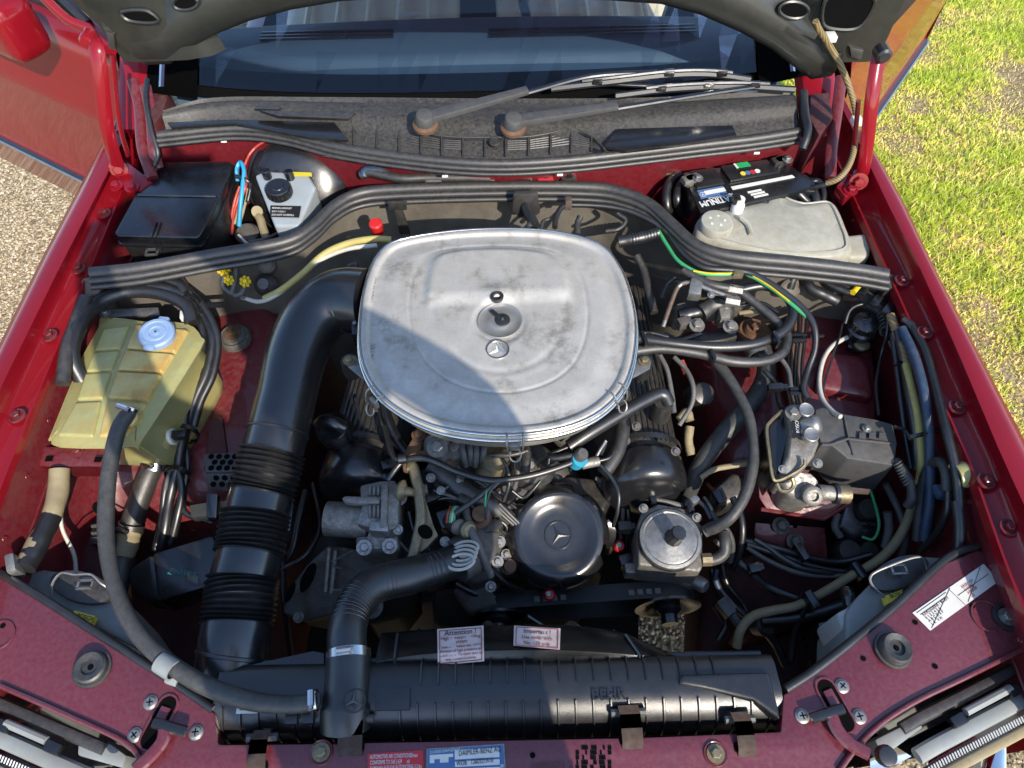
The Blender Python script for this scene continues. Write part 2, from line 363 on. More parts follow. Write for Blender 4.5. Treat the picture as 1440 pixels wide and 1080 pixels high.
FONT=None
def text(name, s, m, parent, org, xdir, ydir, size, ext=0.0004, align='LEFT', bold=0.0, label=None, squash=1.0):
    """flat lettering lying at org with its baseline along xdir"""
    c=bpy.data.curves.new(name,'FONT'); c.body=s; c.size=size; c.extrude=ext; c.align_x=align; c.offset=bold; c.resolution_u=3
    t=bpy.data.objects.new('tmp',c); COL.objects.link(t)
    dg=bpy.context.evaluated_depsgraph_get(); me=bpy.data.meshes.new_from_object(t.evaluated_get(dg)); bpy.data.objects.remove(t)
    x=Vector(xdir).normalized(); y=Vector(ydir); y=(y-x*y.dot(x)).normalized(); z=x.cross(y)
    M=Matrix((x*squash,y,z)).transposed(); org=Vector(org)
    for v in me.vertices: v.co=M@v.co
    me.materials.clear(); me.materials.append(MATS[m]); me.name=name
    o=bpy.data.objects.new(name,me); COL.objects.link(o); put(o,org,parent)
    if label: o['label']=label
    return o
def star(name, c, r, m, parent, nrm=(0,0,1), up=(0,1,0), h=0.0012, ring=True, rot=0):
    """three-pointed relief emblem in a ring"""
    bm=B(); z=Vector(nrm).normalized(); y=(Vector(up)-z*Vector(up).dot(z)).normalized(); x=y.cross(z); c=Vector(c)
    ctr=bm.verts.new(c+z*h*1.3); pts=[]
    for k in range(6):
        a=R(90+60*k+rot); rr=r*0.86 if k%2==0 else r*0.17
        pts.append(c+x*(math.cos(a)*rr)+y*(math.sin(a)*rr))
    bt=[bm.verts.new(p) for p in pts]; tp=[bm.verts.new(p+z*(h*(.25 if k%2==0 else .25))) for k,p in enumerate(pts)]
    for k in range(6):
        bm.faces.new((bt[k],bt[(k+1)%6],tp[(k+1)%6],tp[k])); bm.faces.new((tp[k],tp[(k+1)%6],ctr))
    if ring:
        lathe(bm,[(r*.86,0),(r*.88,h),(r*.97,h),(r,0)],c,z,32,cap=False)
    return fin(name,bm,m,parent,smooth=20)
# ================================================================ ground
bm=B(); grid(bm,[[Vector((x,y,0)) for x in np.linspace(-60,60,5)] for y in np.linspace(-40,80,5)])
ground=kind(fin('ground',bm,'gravel_base',smooth=0),'structure')
def ground_mat():
    m=bpy.data.materials.new('ground_mix'); m.use_nodes=True; t=m.node_tree; L=t.links.new; b=t.nodes['Principled BSDF']; b.inputs['Roughness'].default_value=0.95; b.inputs['Specular IOR Level'].default_value=0.15
    g=N(t,'ShaderNodeNewGeometry'); P=g.outputs['Position']
    def noise(s,d=5.0,r=0.6):
        n=N(t,'ShaderNodeTexNoise',Scale=s,Detail=d,Roughness=r); L(P,n.inputs['Vector']); return n.outputs[0]
    def rng_(x,a,c,lo=0.0,hi=1.0):
        q=N(t,'ShaderNodeMapRange'); q.inputs[1].default_value=a; q.inputs[2].default_value=c; q.inputs[3].default_value=lo; q.inputs[4].default_value=hi; L(x,q.inputs[0]); return q.outputs[0]
    def mix(f,a,c):
        q=N(t,'ShaderNodeMix',data_type='RGBA'); 
        if isinstance(f,float): q.inputs[0].default_value=f
        else: L(f,q.inputs[0])
        for i,v in ((6,a),(7,c)):
            if isinstance(v,tuple): q.inputs[i].default_value=(*v,1)
            else: L(v,q.inputs[i])
        return q.outputs[2]
    vo=N(t,'ShaderNodeTexVoronoi',Scale=85.0); L(P,vo.inputs['Vector'])
    sep=N(t,'ShaderNodeSeparateColor'); L(vo.outputs['Color'],sep.inputs[0])
    grav=mix(rng_(sep.outputs[0],0,1),(0.20,0.15,0.09),(0.46,0.38,0.25))
    grav=mix(rng_(noise(3.0),0.4,0.7,0,0.5),grav,(0.30,0.235,0.14))
    soil=mix(rng_(noise(9.0),0.35,0.7),(0.25,0.185,0.105),(0.36,0.28,0.165))
    soil=mix(rng_(noise(60.0),0.4,0.75,0,0.6),soil,(0.16,0.12,0.06))
    sx=N(t,'ShaderNodeSeparateXYZ'); L(P,sx.inputs[0])
    ad=N(t,'ShaderNodeMath',operation='ADD'); L(sx.outputs[0],ad.inputs[0])
    nz=N(t,'ShaderNodeMath',operation='MULTIPLY_ADD'); nz.inputs[1].default_value=0.5; nz.inputs[2].default_value=-0.25; L(noise(4.0),nz.inputs[0]); L(nz.outputs[0],ad.inputs[1])
    side=rng_(ad.outputs[0],0.95,1.05)
    L(mix(side,grav,soil),b.inputs['Base Color'])
    bp=N(t,'ShaderNodeBump',Strength=0.7,Distance=0.008); L(vo.outputs['Distance'],bp.inputs['Height']); L(bp.outputs[0],b.inputs['Normal'])
    MATS['ground_mix']=m; return m
ground.data.materials.clear(); ground.data.materials.append(ground_mat())

# ================================================================ the car's shell
CX=-0.037
car=E('parked_car','dark red car parked on gravel with its hood raised over the engine bay','car',(CX,1.2,0))
def feat(pix,z):
    w_=sorted([(U(px,py,z) if not isinstance(z,(list,tuple)) else U(px,py,z[i])) for i,(px,py) in enumerate(pix)],key=lambda v:v.y)
    ys=[v.y for v in w_]; xs=[v.x for v in w_]; zs=[v.z for v in w_]
    def f(y,dx=0,dz=0):
        if y<ys[0]: k=(y-ys[0])/(ys[1]-ys[0]); return Vector((xs[0]+(xs[1]-xs[0])*k*.35+dx,y,zs[0]+dz))
        if y>ys[-1]: k=(y-ys[-1])/(ys[-1]-ys[-2]); return Vector((xs[-1]+(xs[-1]-xs[-2])*k*.5+dx,y,zs[-1]+dz))
        return Vector((float(np.interp(y,ys,xs))+dx,y,float(np.interp(y,ys,zs))+dz))
    return f
YS=list(np.linspace(0.12,1.36,26))
for side,s in (('L',-1),('R',1)):
    if s<0:
        out=feat([(0,477),(58,360),(143,200),(182,120)],.885); top=feat([(0,547),(82,380),(148,250)],.885)
        cre=feat([(0,610),(40,490),(106,380),(160,262)],.862); lip=feat([(0,690),(20,637),(63,533),(100,443),(135,360)],.848)
    else:
        out=feat([(1223,197),(1273,283),(1308,360),(1377,493),(1440,613)],.885); top=feat([(1215,215),(1250,290),(1286,360),(1345,490),(1408,640)],.885)
        cre=feat([(1272,360),(1316,455),(1390,640),(1440,763)],.862); lip=feat([(1257,403),(1293,483),(1313,540),(1363,650),(1418,807)],.848)
    FE[side]=(out,top,cre,lip)
    bm=B(); rows=[]
    for y in YS:
        o=out(y); t=top(y); c=cre(y); l=lip(y)
        if (t.x-o.x)*s>-.012: t.x=o.x-s*.012
        if (c.x-t.x)*s>-.006: c.x=t.x-s*.006
        if (l.x-c.x)*s>-.03: c.x=l.x+s*.03
        rows.append([Vector((o.x+s*.055,y,.28)),Vector((o.x+s*.075,y,.5)),Vector((o.x+s*.06,y,.70)),Vector((o.x+s*.028,y,.82)),Vector((o.x+s*.012,y,.862)),Vector((o.x,y,.882)),
                     o.lerp(t,.5)+Vector((0,0,.004)),t,t.lerp(c,.35)+Vector((0,0,-.003)),c,c.lerp(l,.15)+Vector((0,0,-.008)),l+Vector((s*.008,0,-.006)),l+Vector((s*.003,0,.001)),l,l+Vector((-s*.002,0,-.014))])
    grid(bm,rows); fn=fin('fender',bm,'paint',car,smooth=50)
    # inner wing: wall under the lip, then the wheel house
    bm=B(); rows=[]
    for y in YS:
        l=lip(y); st=0.5+0.5*math.tanh((y-.50)/.06); st2=0.5+0.5*math.tanh((y-1.02)/.05)
        zs=.40+.29*st-.05*st2; xi=(.40 if s>0 else .36)+.06*(1-st)
        x0=l.x
        if s>0: rows.append([l+Vector((.0,0,-.012)),l+Vector((.010,0,-.05)),Vector((x0+.012,y,.76)),Vector((x0+.008,y,max(zs-.06,.46))),Vector((x0-.045,y,zs-.085)),
                     Vector((x0*.8+xi*.2,y,zs-.07)),Vector((x0*.35+xi*.65,y,zs)),Vector((xi+.03+CX,y,zs-.012)),Vector((xi+CX,y,zs-.07)),Vector((xi-.02+CX,y,.30)),Vector((xi-.03+CX,y,.16))])
        else: rows.append([l+Vector((-s*.002,0,-.012)),l+Vector((-s*.006,0,-.05)),Vector((x0-s*.022,y,.76)),Vector((x0-s*.035,y,max(zs+.03,.46))),Vector((x0-s*.065,y,zs+.004)),
                     Vector((x0*.7+s*xi*.3,y,zs+.012*math.sin(y*14))),Vector((x0*.35+s*xi*.65,y,zs)),Vector((s*xi+.03*s+CX,y,zs-.012)),Vector((s*xi+CX,y,zs-.07)),Vector((s*(xi-.02)+CX,y,.30)),Vector((s*(xi-.03)+CX,y,.16))])
    grid(bm,rows)
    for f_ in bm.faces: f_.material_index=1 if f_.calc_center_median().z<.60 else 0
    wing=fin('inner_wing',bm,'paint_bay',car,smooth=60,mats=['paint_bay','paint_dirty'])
    bm=B(); tube(bm,[(r[1]*.45+r[2]*.55)+Vector((-s*.0012,0,0)) for r in rows],.0026,6); fin('sealed_seam',bm,'paint_bay',wing,smooth=60)
    for k in range(2,len(rows)-3):
        if k%2: continue
        a=rows[k][1]; b_=rows[k][0]; p=a.lerp(b_,.35)+Vector((-s*.0008,0,0)); bm=B(); lathe(bm,[(.0042,0),(.0036,.0009),(.0018,.0003),(0,.0003)],p,(-s,0,.15),10); fin('spot_weld',bm,'paint_bay',wing)
        p=rows[k][6].lerp(rows[k][5],.5)+Vector((0,0,.0006)); bm=B(); lathe(bm,[(.0045,0),(.0038,.0009),(.002,.0003),(0,.0003)],p,(0,0,1),10); fin('spot_weld',bm,'paint_bay',wing)
# ---- flange bolts in their dished holes along both rails
def dish(p,r,parent,mt='paint_bay'):
    bm=B(); lathe(bm,[(r*1.45,0),(r*1.4,.0025),(r*1.15,.003),(r*1.0,.0016),(r*.95,.0012)],p,(0,0,1),20)
    return fin('bolt_seat',bm,mt,parent)
for (px,py) in ((147,300),(110,378),(70,472),(24,585),(1300,468),(1345,573),(1386,677),(1418,742),(1268,395)):
    p=U(px,py,.852); d=dish(p,.009,car); hexbolt('bolt',p+Vector((0,0,.001)),(0.05,0,1),.0062,'paint_bay',d,False)
# ---- firewall and the closed box behind the bulkhead
def wall(name,pix,zt,zb,m,parent,th=.004,k=6,dy=0,label=None,smooth=60):
    P=crom(UL([(a,b,zt) for a,b in pix]),k); bm=B(); rows=[]
    for i,p in enumerate(P):
        a=P[max(i-1,0)]; c=P[min(i+1,len(P)-1)]; nrm=Vector((-(c-a).y,(c-a).x,0)).normalized()
        rows.append([p,p+nrm*th,Vector((p.x+nrm.x*th,p.y+nrm.y*th+dy,zb)),Vector((p.x,p.y+dy,zb)),p])
    grid(bm,rows); bmesh.ops.remove_doubles(bm,verts=bm.verts[:],dist=1e-5); return fin(name,bm,m,parent,smooth=smooth,label=label)
seal_px=[(222,190),(330,180),(400,187),(480,207),(600,224),(700,230),(800,225),(900,214),(1000,202),(1060,195),(1124,185)]
fwall=wall('firewall',[(205,197)]+[(a,b+5) for a,b in seal_px[1:-1]]+[(1180,190)],.905,.55,'paint_bay',car,dy=.015)
gas_px=[(128,384),(200,376),(300,358),(400,340),(440,318),(470,290),(505,272),(560,266),(700,262),(830,263),(880,272),(915,288),(945,315),(980,345),(1030,360),(1120,369),(1200,378),(1248,386)]
blk=wall('bulkhead',gas_px,.858,.45,'bulkhead',car,dy=-.012)
# floor of the box
bm=B(); pts=[U(*p,.66) for p in ((150,330),(205,215),(480,215),(700,240),(1000,215),(1190,215),(1245,380),(1000,345),(930,295),(830,262),(500,270),(430,330))]
slab(bm,[(p.x,p.y) for p in pts],.60,.605); fin('box_floor',bm,'paint_dirty',car,smooth=0)
# ---- rubber seals
def sealstrip(name,pix,z,r,m,lbl=None,lips=True):
    P=crom(UL([(a,b,z) for a,b in pix]),6); bm=B(); tube(bm,P,r,10)
    if lips:
        tube(bm,[p+Vector((0,-r*1.25,-r*.55)) for p in P],r*.62,8); tube(bm,[p+Vector((0,-r*2.0,-r*1.3)) for p in P],r*.5,6)
    return fin(name,bm,m,car,smooth=70,label=lbl)
sealstrip('bulkhead_seal',gas_px,.868,.0105,'rubber_old')
sealstrip('cowl_seal',seal_px,.918,.0085,'rubber_old')
bm=B(); P=crom(UL([(a,b,.905) for a,b in seal_px]),6)
grid(bm,[[p+Vector((0,.004,.006)),p+Vector((0,-.006,.004)),p+Vector((0,-.008,-.012)),p+Vector((0,-.004,-.020))] for p in P]); fin('seal_carrier',bm,'cowl_grey',car)
# little white clips under the seal
for (px,py) in ((494,208),(626,236),(786,234),(1060,204),(318,188)):
    p=U(px,py,.902)+Vector((0,-.024,0)); bm=B(); box(bm,p,(.011,.003,.004),bw=.0006); fin('seal_clip',bm,'white_label',car)
# ---- cowl panel (air inlet) : from the seal back to the glass
WSB=[(230,158),(300,140),(450,139),(700,141),(900,140),(1040,133),(1132,128)]
front=crom(UL([(a,b,.916) for a,b in seal_px]),6); back=crom(UL([(a,b,.945) for a,b in WSB]),10)
def samp(P,x):
    xs=[p.x for p in P]; return Vector((x,float(np.interp(x,xs,[p.y for p in P])),float(np.interp(x,xs,[p.z for p in P]))))
bm=B(); rows=[]
X0,X1=max(front[0].x,back[0].x),min(front[-1].x,back[-1].x)
for x in np.linspace(X0,X1,60):
    f=samp(front,x); b=samp(back,x); r=[]
    for t,dz in ((0,-.002),(.04,.001),(.3,.0),(.42,.002),(.5,.010),(.62,.011),(.8,.008),(.93,.0),(1,.004)):
        q=f.lerp(b,t); q.z+=dz; r.append(q)
    rows.append(r)
grid(bm,rows); cowl=fin('cowl_panel',bm,'cowl_grey',car,smooth=50)
# front scoop with grille cells
cells=[(497,168),(530,170),(561,176),(592,186),(621,192),(651,194),(682,194),(711,194),(743,193),(774,188),(803,182),(832,193),(850,210)]
edge=[U(a,b,.932) for a,b in cells]; low=[U(a,b,.922) for a,b in ((497,204),(530,210),(561,214),(592,217),(621,219),(651,220),(682,221),(711,221),(743,220),(774,218),(803,216),(832,214),(852,212))]
bm=B(); grid(bm,[edge,[p+Vector((0,-.002,-.008)) for p in edge],[p+Vector((0,0,-.004)) for p in low]]); gr=fin('inlet_grille',bm,'plastic_grain',car,smooth=0)
for a,b in zip(edge,low):
    bm=B(); tube(bm,[a+Vector((0,0,.0005)),b+Vector((0,0,.0015))],.0016,6); fin('rib',bm,'cowl_grey',gr)
for i in range(len(edge)-1):
    if i in (5,6): continue
    for k in range(5):
        t=.1+.11*k; a=edge[i].lerp(low[i],t); b=edge[i+1].lerp(low[i+1],t); v=(b-a)*.08
        bm=B(); tube(bm,[a+v+Vector((0,0,-.003)),b-v+Vector((0,0,-.003))],.0011,4,cap=False); fin('slat',bm,'plastic_dusty',gr,smooth=0)
bm=B(); tube(bm,crom([p+Vector((0,.001,.001)) for p in edge],4),.0018,6); fin('grille_rim',bm,'cowl_grey',gr)
bm=B(); q=U(696,199,.934); lathe(bm,[(.011,-.004),(.011,.001),(.0095,.0016),(.009,.0004),(0,.0004)],q,(0,-.15,1),20); fin('grille_plug',bm,'plastic_dusty',gr)
for a,b,c,d in (((365,155),(500,158),(490,167),(392,163)),((360,148),(395,150),(392,154),(358,153))):
    bm=B(); prism(bm,[U(*q,.952) for q in (a,b,c,d)],[U(*q,.948)+Vector((0,0,-.004)) for q in (a,b,c,d)],.0008); fin('cowl_insert',bm,'plastic_dusty',cowl)
# blue-black drain plates right and left of the scoop
for pts in (((868,181),(1030,176),(1036,190),(950,204),(880,212),(850,205)),((235,172),(330,168),(470,172),(490,196),(440,194),(330,173),(240,178))):
    bm=B(); prism(bm,[U(*q,.9365) for q in pts],[U(*q,.9365)+Vector((0,0,-.006)) for q in pts],.001); fin('drain_plate',bm,'satin_black',cowl)
# ---- windscreen, its black border, dashboard and seats behind it
SL=R(33)
def wsp(x,d):      # point on the screen, d metres up the slope
    k=(x-CX)/.60; y=1.252+.09*k*k*abs(k)*0.6; return Vector((x*(1-.09*d),y+d*math.cos(SL)+.03*k*k*d,.952+d*math.sin(SL)))
bm=B(); V=grid(bm,[[wsp(x,d) for x in np.linspace(CX-.60,CX+.60,31)] for d in np.linspace(.0,.72,10)]); bmesh.ops.solidify(bm,geom=bm.faces[:],thickness=.005); fin('windscreen',bm,'glass',car,smooth=60)
bm=B(); grid(bm,[[wsp(x,d)+Vector((0,.004,-.012)) for x in np.linspace(CX-.60,CX+.60,31)] for d in np.linspace(-.012,.045+.0,4)]); fin('windscreen_border',bm,'black',car)
for s in (-1,1):
    bm=B(); grid(bm,[[wsp(CX+s*xx,d)+Vector((0,0,.003)) for xx in (.555,.575,.60,.64,.66)] for d in np.linspace(-.03,.74,8)]); bmesh.ops.solidify(bm,geom=bm.faces[:],thickness=.02); fin('windscreen_pillar',bm,'black',car)
    bm=B(); tube(bm,crom([wsp(CX+s*.625,d)+Vector((0,0,.006)) for d in np.linspace(-.02,.74,7)],3),.007,8); fin('pillar_trim',bm,'chrome',car)
    bm=B(); tube(bm,crom([wsp(CX+s*.685,d)+Vector((0,.02,-.01)) for d in np.linspace(-.12,.74,7)],3),.042,10,flat=.7); fin('roof_pillar',bm,'paint',car)
bm=B(); rows=[]
for x in np.linspace(CX-.62,CX+.62,13):
    k=((x-CX)/.62)**2
    rows.append([Vector((x,1.30+.02*k,.86)),Vector((x,1.30+.02*k,.905)),Vector((x,1.34+.02*k,.915)),Vector((x,1.39-.02*k,.922)),Vector((x,1.400-.02*k,.938)),Vector((x,1.412-.02*k,.944)),Vector((x,1.515-.03*k,.953)),Vector((x,1.532-.03*k,.945)),Vector((x,1.542-.03*k,.90)),Vector((x,1.55,.6))])
grid(bm,rows); dash=fin('dashboard',bm,'dash_blue',car,smooth=40)
for x0,x1,y in ((CX-.46,CX-.18,1.475),(CX+.02,CX+.46,1.468)):
    for k in range(3):
        bm=B(); box(bm,((x0+x1)/2,y-.012*k,.9525),(x1-x0,.004,.005),bw=.001); fin('vent_slat',bm,'satin_black',dash)
for hx,hw in ((-.31,.5),(.30,.5)):
    bm=B(); c=Vector((CX+hx,2.10,.62)); box(bm,c,(hw,.55,.16),RX(8),bw=.05,seg=4); box(bm,c+Vector((0,.30,.33)),(hw*.96,.15,.62),RX(-14),bw=.05,seg=4); st=fin('front_seat',bm,'leather',car,smooth=50)
    for k in range(-2,3):
        bm=B(); tube(bm,[c+Vector((k*.085,-.22,.083-.03*0)),c+Vector((k*.085,.15,.11))],.009,8); fin('seat_pleat',bm,'leather',st)
bm=B(); c=Vector((CX+.30,1.80,.87)); rr=[c+Vector((.19*math.cos(a),.19*math.sin(a)*.45,.19*math.sin(a)*.9)) for a in np.linspace(0,2*math.pi,33)]; tube(bm,rr,.014,8,cap=False); box(bm,c,(.33,.03,.05),RX(-60),bw=.01); fin('steering_wheel',bm,'satin_black',car)
bm=B(); box(bm,(CX,1.95,.42),(1.5,1.3,.04)); fin('cabin_floor',bm,'black',car,smooth=0)
bm=B(); box(bm,(CX,2.66,.86),(1.3,.10,.9),bw=.03); fin('cabin_rear',bm,'black',car,smooth=0)
# body shell behind (roof, sills, rear) so the car goes on beyond the frame
bm=B(); rows=[]
for y,zt,hw in ((1.86,1.36,.55),(2.0,1.40,.58),(2.4,1.43,.60),(2.9,1.42,.60),(3.3,1.36,.58),(3.5,1.28,.56)):
    rows.append([Vector((CX+hw*k,y,zt-.05*k*k-(.05 if abs(k)>.99 else 0))) for k in np.linspace(-1,1,9)])
grid(bm,rows); bmesh.ops.solidify(bm,geom=bm.faces[:],thickness=.02); fin('roof',bm,'paint',car)
for s in (-1,1):
    bm=B(); box(bm,(CX+s*.80,2.2,.30),(.12,1.75,.14),bw=.03); fin('sill',bm,'paint',car)
    bm=B(); box(bm,(CX+s*.72,3.9,.62),(.22,1.6,.6),bw=.08,seg=3); fin('rear_wing',bm,'paint',car)
    for yy in (.78,3.45):
        bm=B(); lathe(bm,[(.18,-.09),(.29,-.095),(.315,-.07),(.315,.07),(.29,.095),(.18,.09)],(CX+s*.70,yy,.315),(1,0,0),32); wh=fin('wheel',bm,'rubber_old',car)
bm=B(); box(bm,(CX,4.0,.80),(1.3,1.2,.06),bw=.02); fin('boot_lid',bm,'paint',car)
# ---- doors standing open
def door(hx,hy,dx,dy,s):
    u=Vector((dx,dy,0)).normalized(); nrm=Vector((u.y,-u.x,0)); nrm=nrm if nrm.y<0 else -nrm
    bm=B(); rows=[]
    for a in np.linspace(0,1.05,12):
        base=Vector((hx,hy,0))+u*a
        rows.append([base+nrm*o_+Vector((0,0,z)) for z,o_ in ((.26,-.005),(.29,.018),(.42,.038),(.445,.05),(.455,.05),(.48,.042),(.60,.050),(.72,.040),(.735,.044),(.75,.038),(.86,.018),(.915,0.0),(.93,-.02),(.93,-.06),(.26,-.09))])
    grid(bm,rows)
    bmesh.ops.holes_fill(bm,edges=[e for e in bm.edges if len(e.link_faces)==1],sides=0)
    d=fin('door',bm,'paint',car,smooth=45)
    b0=Vector((hx,hy,0))+nrm*.045
    bm=B(); tube(bm,[b0+u*.0+Vector((0,0,.45)),b0+u*1.05+Vector((0,0,.45))],.012,8,flat=1.3); fin('side_moulding',bm,'rubber',d)
    bm=B(); tube(bm,[b0+nrm*.012+u*.0+Vector((0,0,.455)),b0+nrm*.012+u*1.05+Vector((0,0,.455))],.0045,8); fin('trim_strip',bm,'chrome',d)
    g0=Vector((hx,hy,0))-nrm*.035
    bm=B(); prism(bm,[g0+u*.22+Vector((0,0,.93)),g0+u*1.0+Vector((0,0,.93)),g0+u*1.0+Vector((0,0,1.32)),g0+u*.62+Vector((0,0,1.32))],[q-nrm*.006 for q in (g0+u*.22+Vector((0,0,.93)),g0+u*1.0+Vector((0,0,.93)),g0+u*1.0+Vector((0,0,1.32)),g0+u*.62+Vector((0,0,1.32)))]); fin('door_window',bm,'glass',d,smooth=0)
    bm=B(); tube(bm,crom([g0+u*.12+Vector((0,0,.93)),g0+u*.40+Vector((0,0,1.14)),g0+u*.64+Vector((0,0,1.33)),g0+u*1.03+Vector((0,0,1.34)),g0+u*1.03+Vector((0,0,.93))],5),.016,8); fin('window_frame',bm,'satin_black',d)
    if s>0: return d
    m0=Vector((hx,hy,0))+u*.20+nrm*.06+Vector((0,0,.985)); bm=B(); box(bm,m0+nrm*.04,(.20,.09,.12),RZ(math.degrees(math.atan2(u.y,u.x))),bw=.03,seg=3); fin('door_mirror',bm,'paint',d)
    return d
door(-.815,1.47,-.838,.545,-1); door(.765,1.42,.613,.79,1)
# ---- raised hood: outer skin, pressed inner frame
HY=1.205; HN=Vector((0,-1,.06)).normalized(); HP=Vector((0,HY,1.0))
def H(px,py,o=0.0): return UN(px,py,HP,HN)+HN*o
lowedge=[(165,78),(205,98),(240,97),(262,78),(300,57),(350,37),(410,21),(480,9),(560,4),(660,3),(760,5),(860,8),(930,13),(985,28),(1040,52),(1085,76),(1118,102),(1140,118),(1168,114)]
Lw=[H(*p) for p in lowedge]
Hleft=[H(75,0),H(165,78)]; dl=(Hleft[0]-Hleft[1]).normalized(); Hr=[H(1245,70),H(1310,0)]
TOPZ=1.98
tl=Lw[0]+dl*((TOPZ-Lw[0].z)/dl.z)*.35; tl=Vector((tl.x,HY+.06*(TOPZ-1),TOPZ)); tr=Vector((.74,HY+.06*(TOPZ-1),TOPZ))
outl=Lw+[H(1245,70),H(1310,0),tr,tl,H(75,0)]
def off(pts,d): return [p+HN*d for p in pts]
bm=B(); prism(bm,off(outl,-.034),off(outl,-.046)); hood=fin('hood',bm,'paint',car,smooth=30)
# inner frame: border bands of pressed sheet
bm=B(); up=[p+Vector((0,0,.075+.05*(1-abs((p.x-CX)/.7)))) for p in Lw]
rowsA=[off(Lw,-.030),off([p+Vector((0,0,.006)) for p in Lw],-.006),off([p+Vector((0,0,.022)) for p in Lw],.004),off([p+Vector((0,0,.05)) for p in Lw],.002),off(up,-.008),off([p+Vector((0,0,.022)) for p in up],-.030)]
grid(bm,rowsA); fr=fin('hood_inner_frame',bm,'hood_under',hood,smooth=50)
for pts in ([(75,0),(120,42),(165,78),(205,98),(252,92),(285,40),(250,0)],):
    pass
for s,xa in ((-1,H(120,40)),(1,H(1270,45))):
    bm=B(); e0=Lw[0] if s<0 else H(1245,70); e1=Vector((tl.x if s<0 else tr.x,tl.y,TOPZ)); e0=e0+Vector((0,0,-.01 if s<0 else -.02))
    rows=[]
    for t in np.linspace(0,1,8):
        q=e0.lerp(e1,t); rows.append([q+HN*-.03,q+HN*.0+Vector((-s*.006,0,0)),q+HN*.006+Vector((-s*.03,0,0)),q+HN*.003+Vector((-s*.12,0,0)),q+HN*-.010+Vector((-s*.16,0,0)),q+HN*-.032+Vector((-s*.18,0,0))])
    grid(bm,rows); fin('hood_side_frame',bm,'hood_under',hood,smooth=50)
for t0 in (.25,.62,.95):
    z=1.1+t0*.85; bm=B(); rows=[]
    for x in np.linspace(CX-.66,CX+.66,9): q=Vector((x,HY+.06*(z-1),z)); rows.append([q+HN*-.032,q+HN*-.006+Vector((0,0,.02)),q+HN*-.006+Vector((0,0,.06)),q+HN*-.032+Vector((0,0,.08))])
    grid(bm,rows); fin('hood_cross_rib',bm,'hood_under',hood,smooth=50)
bm=B(); q=off(outl,-.0325); prism(bm,[p for p in q],[p-HN*.001 for p in q]); fin('hood_insulation',bm,'void',hood,smooth=0)
# pressings: oval holes with lips and dark openings
def oval(px,py,rx,ry,rot,mrim='hood_under',o=.006):
    c=H(px,py,o); k=pxs(c); xa=Vector((math.cos(R(rot)),0,math.sin(R(rot)))); ya=HN.cross(xa)
    ring=[c+xa*(math.cos(a)*rx*k)+ya*(math.sin(a)*ry*k) for a in np.linspace(0,2*math.pi,29)]
    bm=B(); tube(bm,ring,.003,6,cap=False); hh=fin('hole_rim',bm,mrim,hood)
    bm=B(); prism(bm,ring[:-1],[p-HN*.008 for p in ring[:-1]]); fin('hole',bm,'black',hh,smooth=0)
oval(1115,12,22,11,-12); oval(262,2,18,9,8)
def opening(pts,o=.0065):
    bm=B(); P=ngon_smooth([H(*p,o) for p in pts],4); prism(bm,P,[p-HN*.012 for p in P]); a=fin('hood_opening',bm,'black',hood,smooth=0)
    bm=B(); tube(bm,P+[P[0]],.0035,6,cap=False); fin('opening_rim',bm,'hood_under',a)
opening([(1155,28),(1172,38),(1205,36),(1225,10),(1222,-8),(1165,-8)]); opening([(172,14),(206,12),(225,26),(210,30),(182,26)]) ; None
# corner striker brackets
for pts,zz in (([(152,40),(163,44),(166,66),(156,64)],.01),([(1192,62),(1212,66),(1208,80),(1194,76)],.01)):
    bm=B(); P=[H(*p,.012) for p in pts]; prism(bm,P,[p-HN*.012 for p in P],.002); fin('bump_stop_bracket',bm,'plastic_dusty',hood)
# ---- hinge arms
def arm(pts,w,th,parent,name='hinge_arm',m='paint'):
    bm=B(); P=crom(pts,5); tube(bm,P,w,8,flat=th,up=(0,1,0)); return fin(name,bm,m,parent,smooth=50)
A1=UY(165,232,1.10); A2=UY(150,180,1.09); A3=UY(137,75,1.12); A4=UY(125,56,1.15); A5=UY(95,28,1.19); A6=UY(50,-15,1.22)
hl=arm([A1,A2,A3,A4],.0125,.45,car,'hood_hinge'); arm([A3+Vector((0,.02,.005)),A4+Vector((0,.02,.004)),A5,A6],.011,.5,hl)
arm([A1+Vector((.02,.015,.01)),A2+Vector((.018,.015,0)),A3+Vector((.016,.012,-.01))],.004,1.6,hl,'arm_flange')
C1=UY(1210,262,1.07); C2=UY(1218,215,1.07); C3=UY(1226,140,1.09); C4=UY(1236,75,1.13)
hr=arm([C1,C2,C3,C4],.0125,.45,car,'hood_hinge'); arm([C1+Vector((-.02,.015,.01)),C2+Vector((-.018,.015,0)),C3+Vector((-.016,.012,-.01))],.004,1.6,hr,'arm_flange')
bm=B(); lathe(bm,[(.013,-.01),(.013,.012),(.009,.016)],C4+Vector((.0,-.008,.006)),(0,-1,0),18); fin('hinge_bush',bm,'rubber',hr)
bm=B(); lathe(bm,[(.012,-.01),(.012,.012),(.009,.016)],A4+Vector((.004,-.006,.006)),(0,-1,0),18); fin('hinge_bush',bm,'paint',hl)
for q,h_,s in ((U(168,234,.88),hl,-1),(U(1206,252,.88),hr,1)):
    hexbolt('pivot_bolt',q+Vector((0,-.006,0)),(-s*.25,-1,.35),.010,'paint',h_)
for pts,h_ in ((((146,222),(160,245),(172,262),(196,268),(214,255),(190,236),(176,224)),hl),(((1222,232),(1212,258),(1190,278),(1176,262),(1196,240)),hr)):
    bm=B(); pslab(bm,pts,.868,.845,.003); fin('hinge_bracket',bm,'paint',h_)
for px,py,h_ in ((186,264,hl),(163,262,hl),(1196,268,hr)): hexbolt('bracket_bolt',U(px,py,.869),(0,-.1,1),.008,'paint',h_)
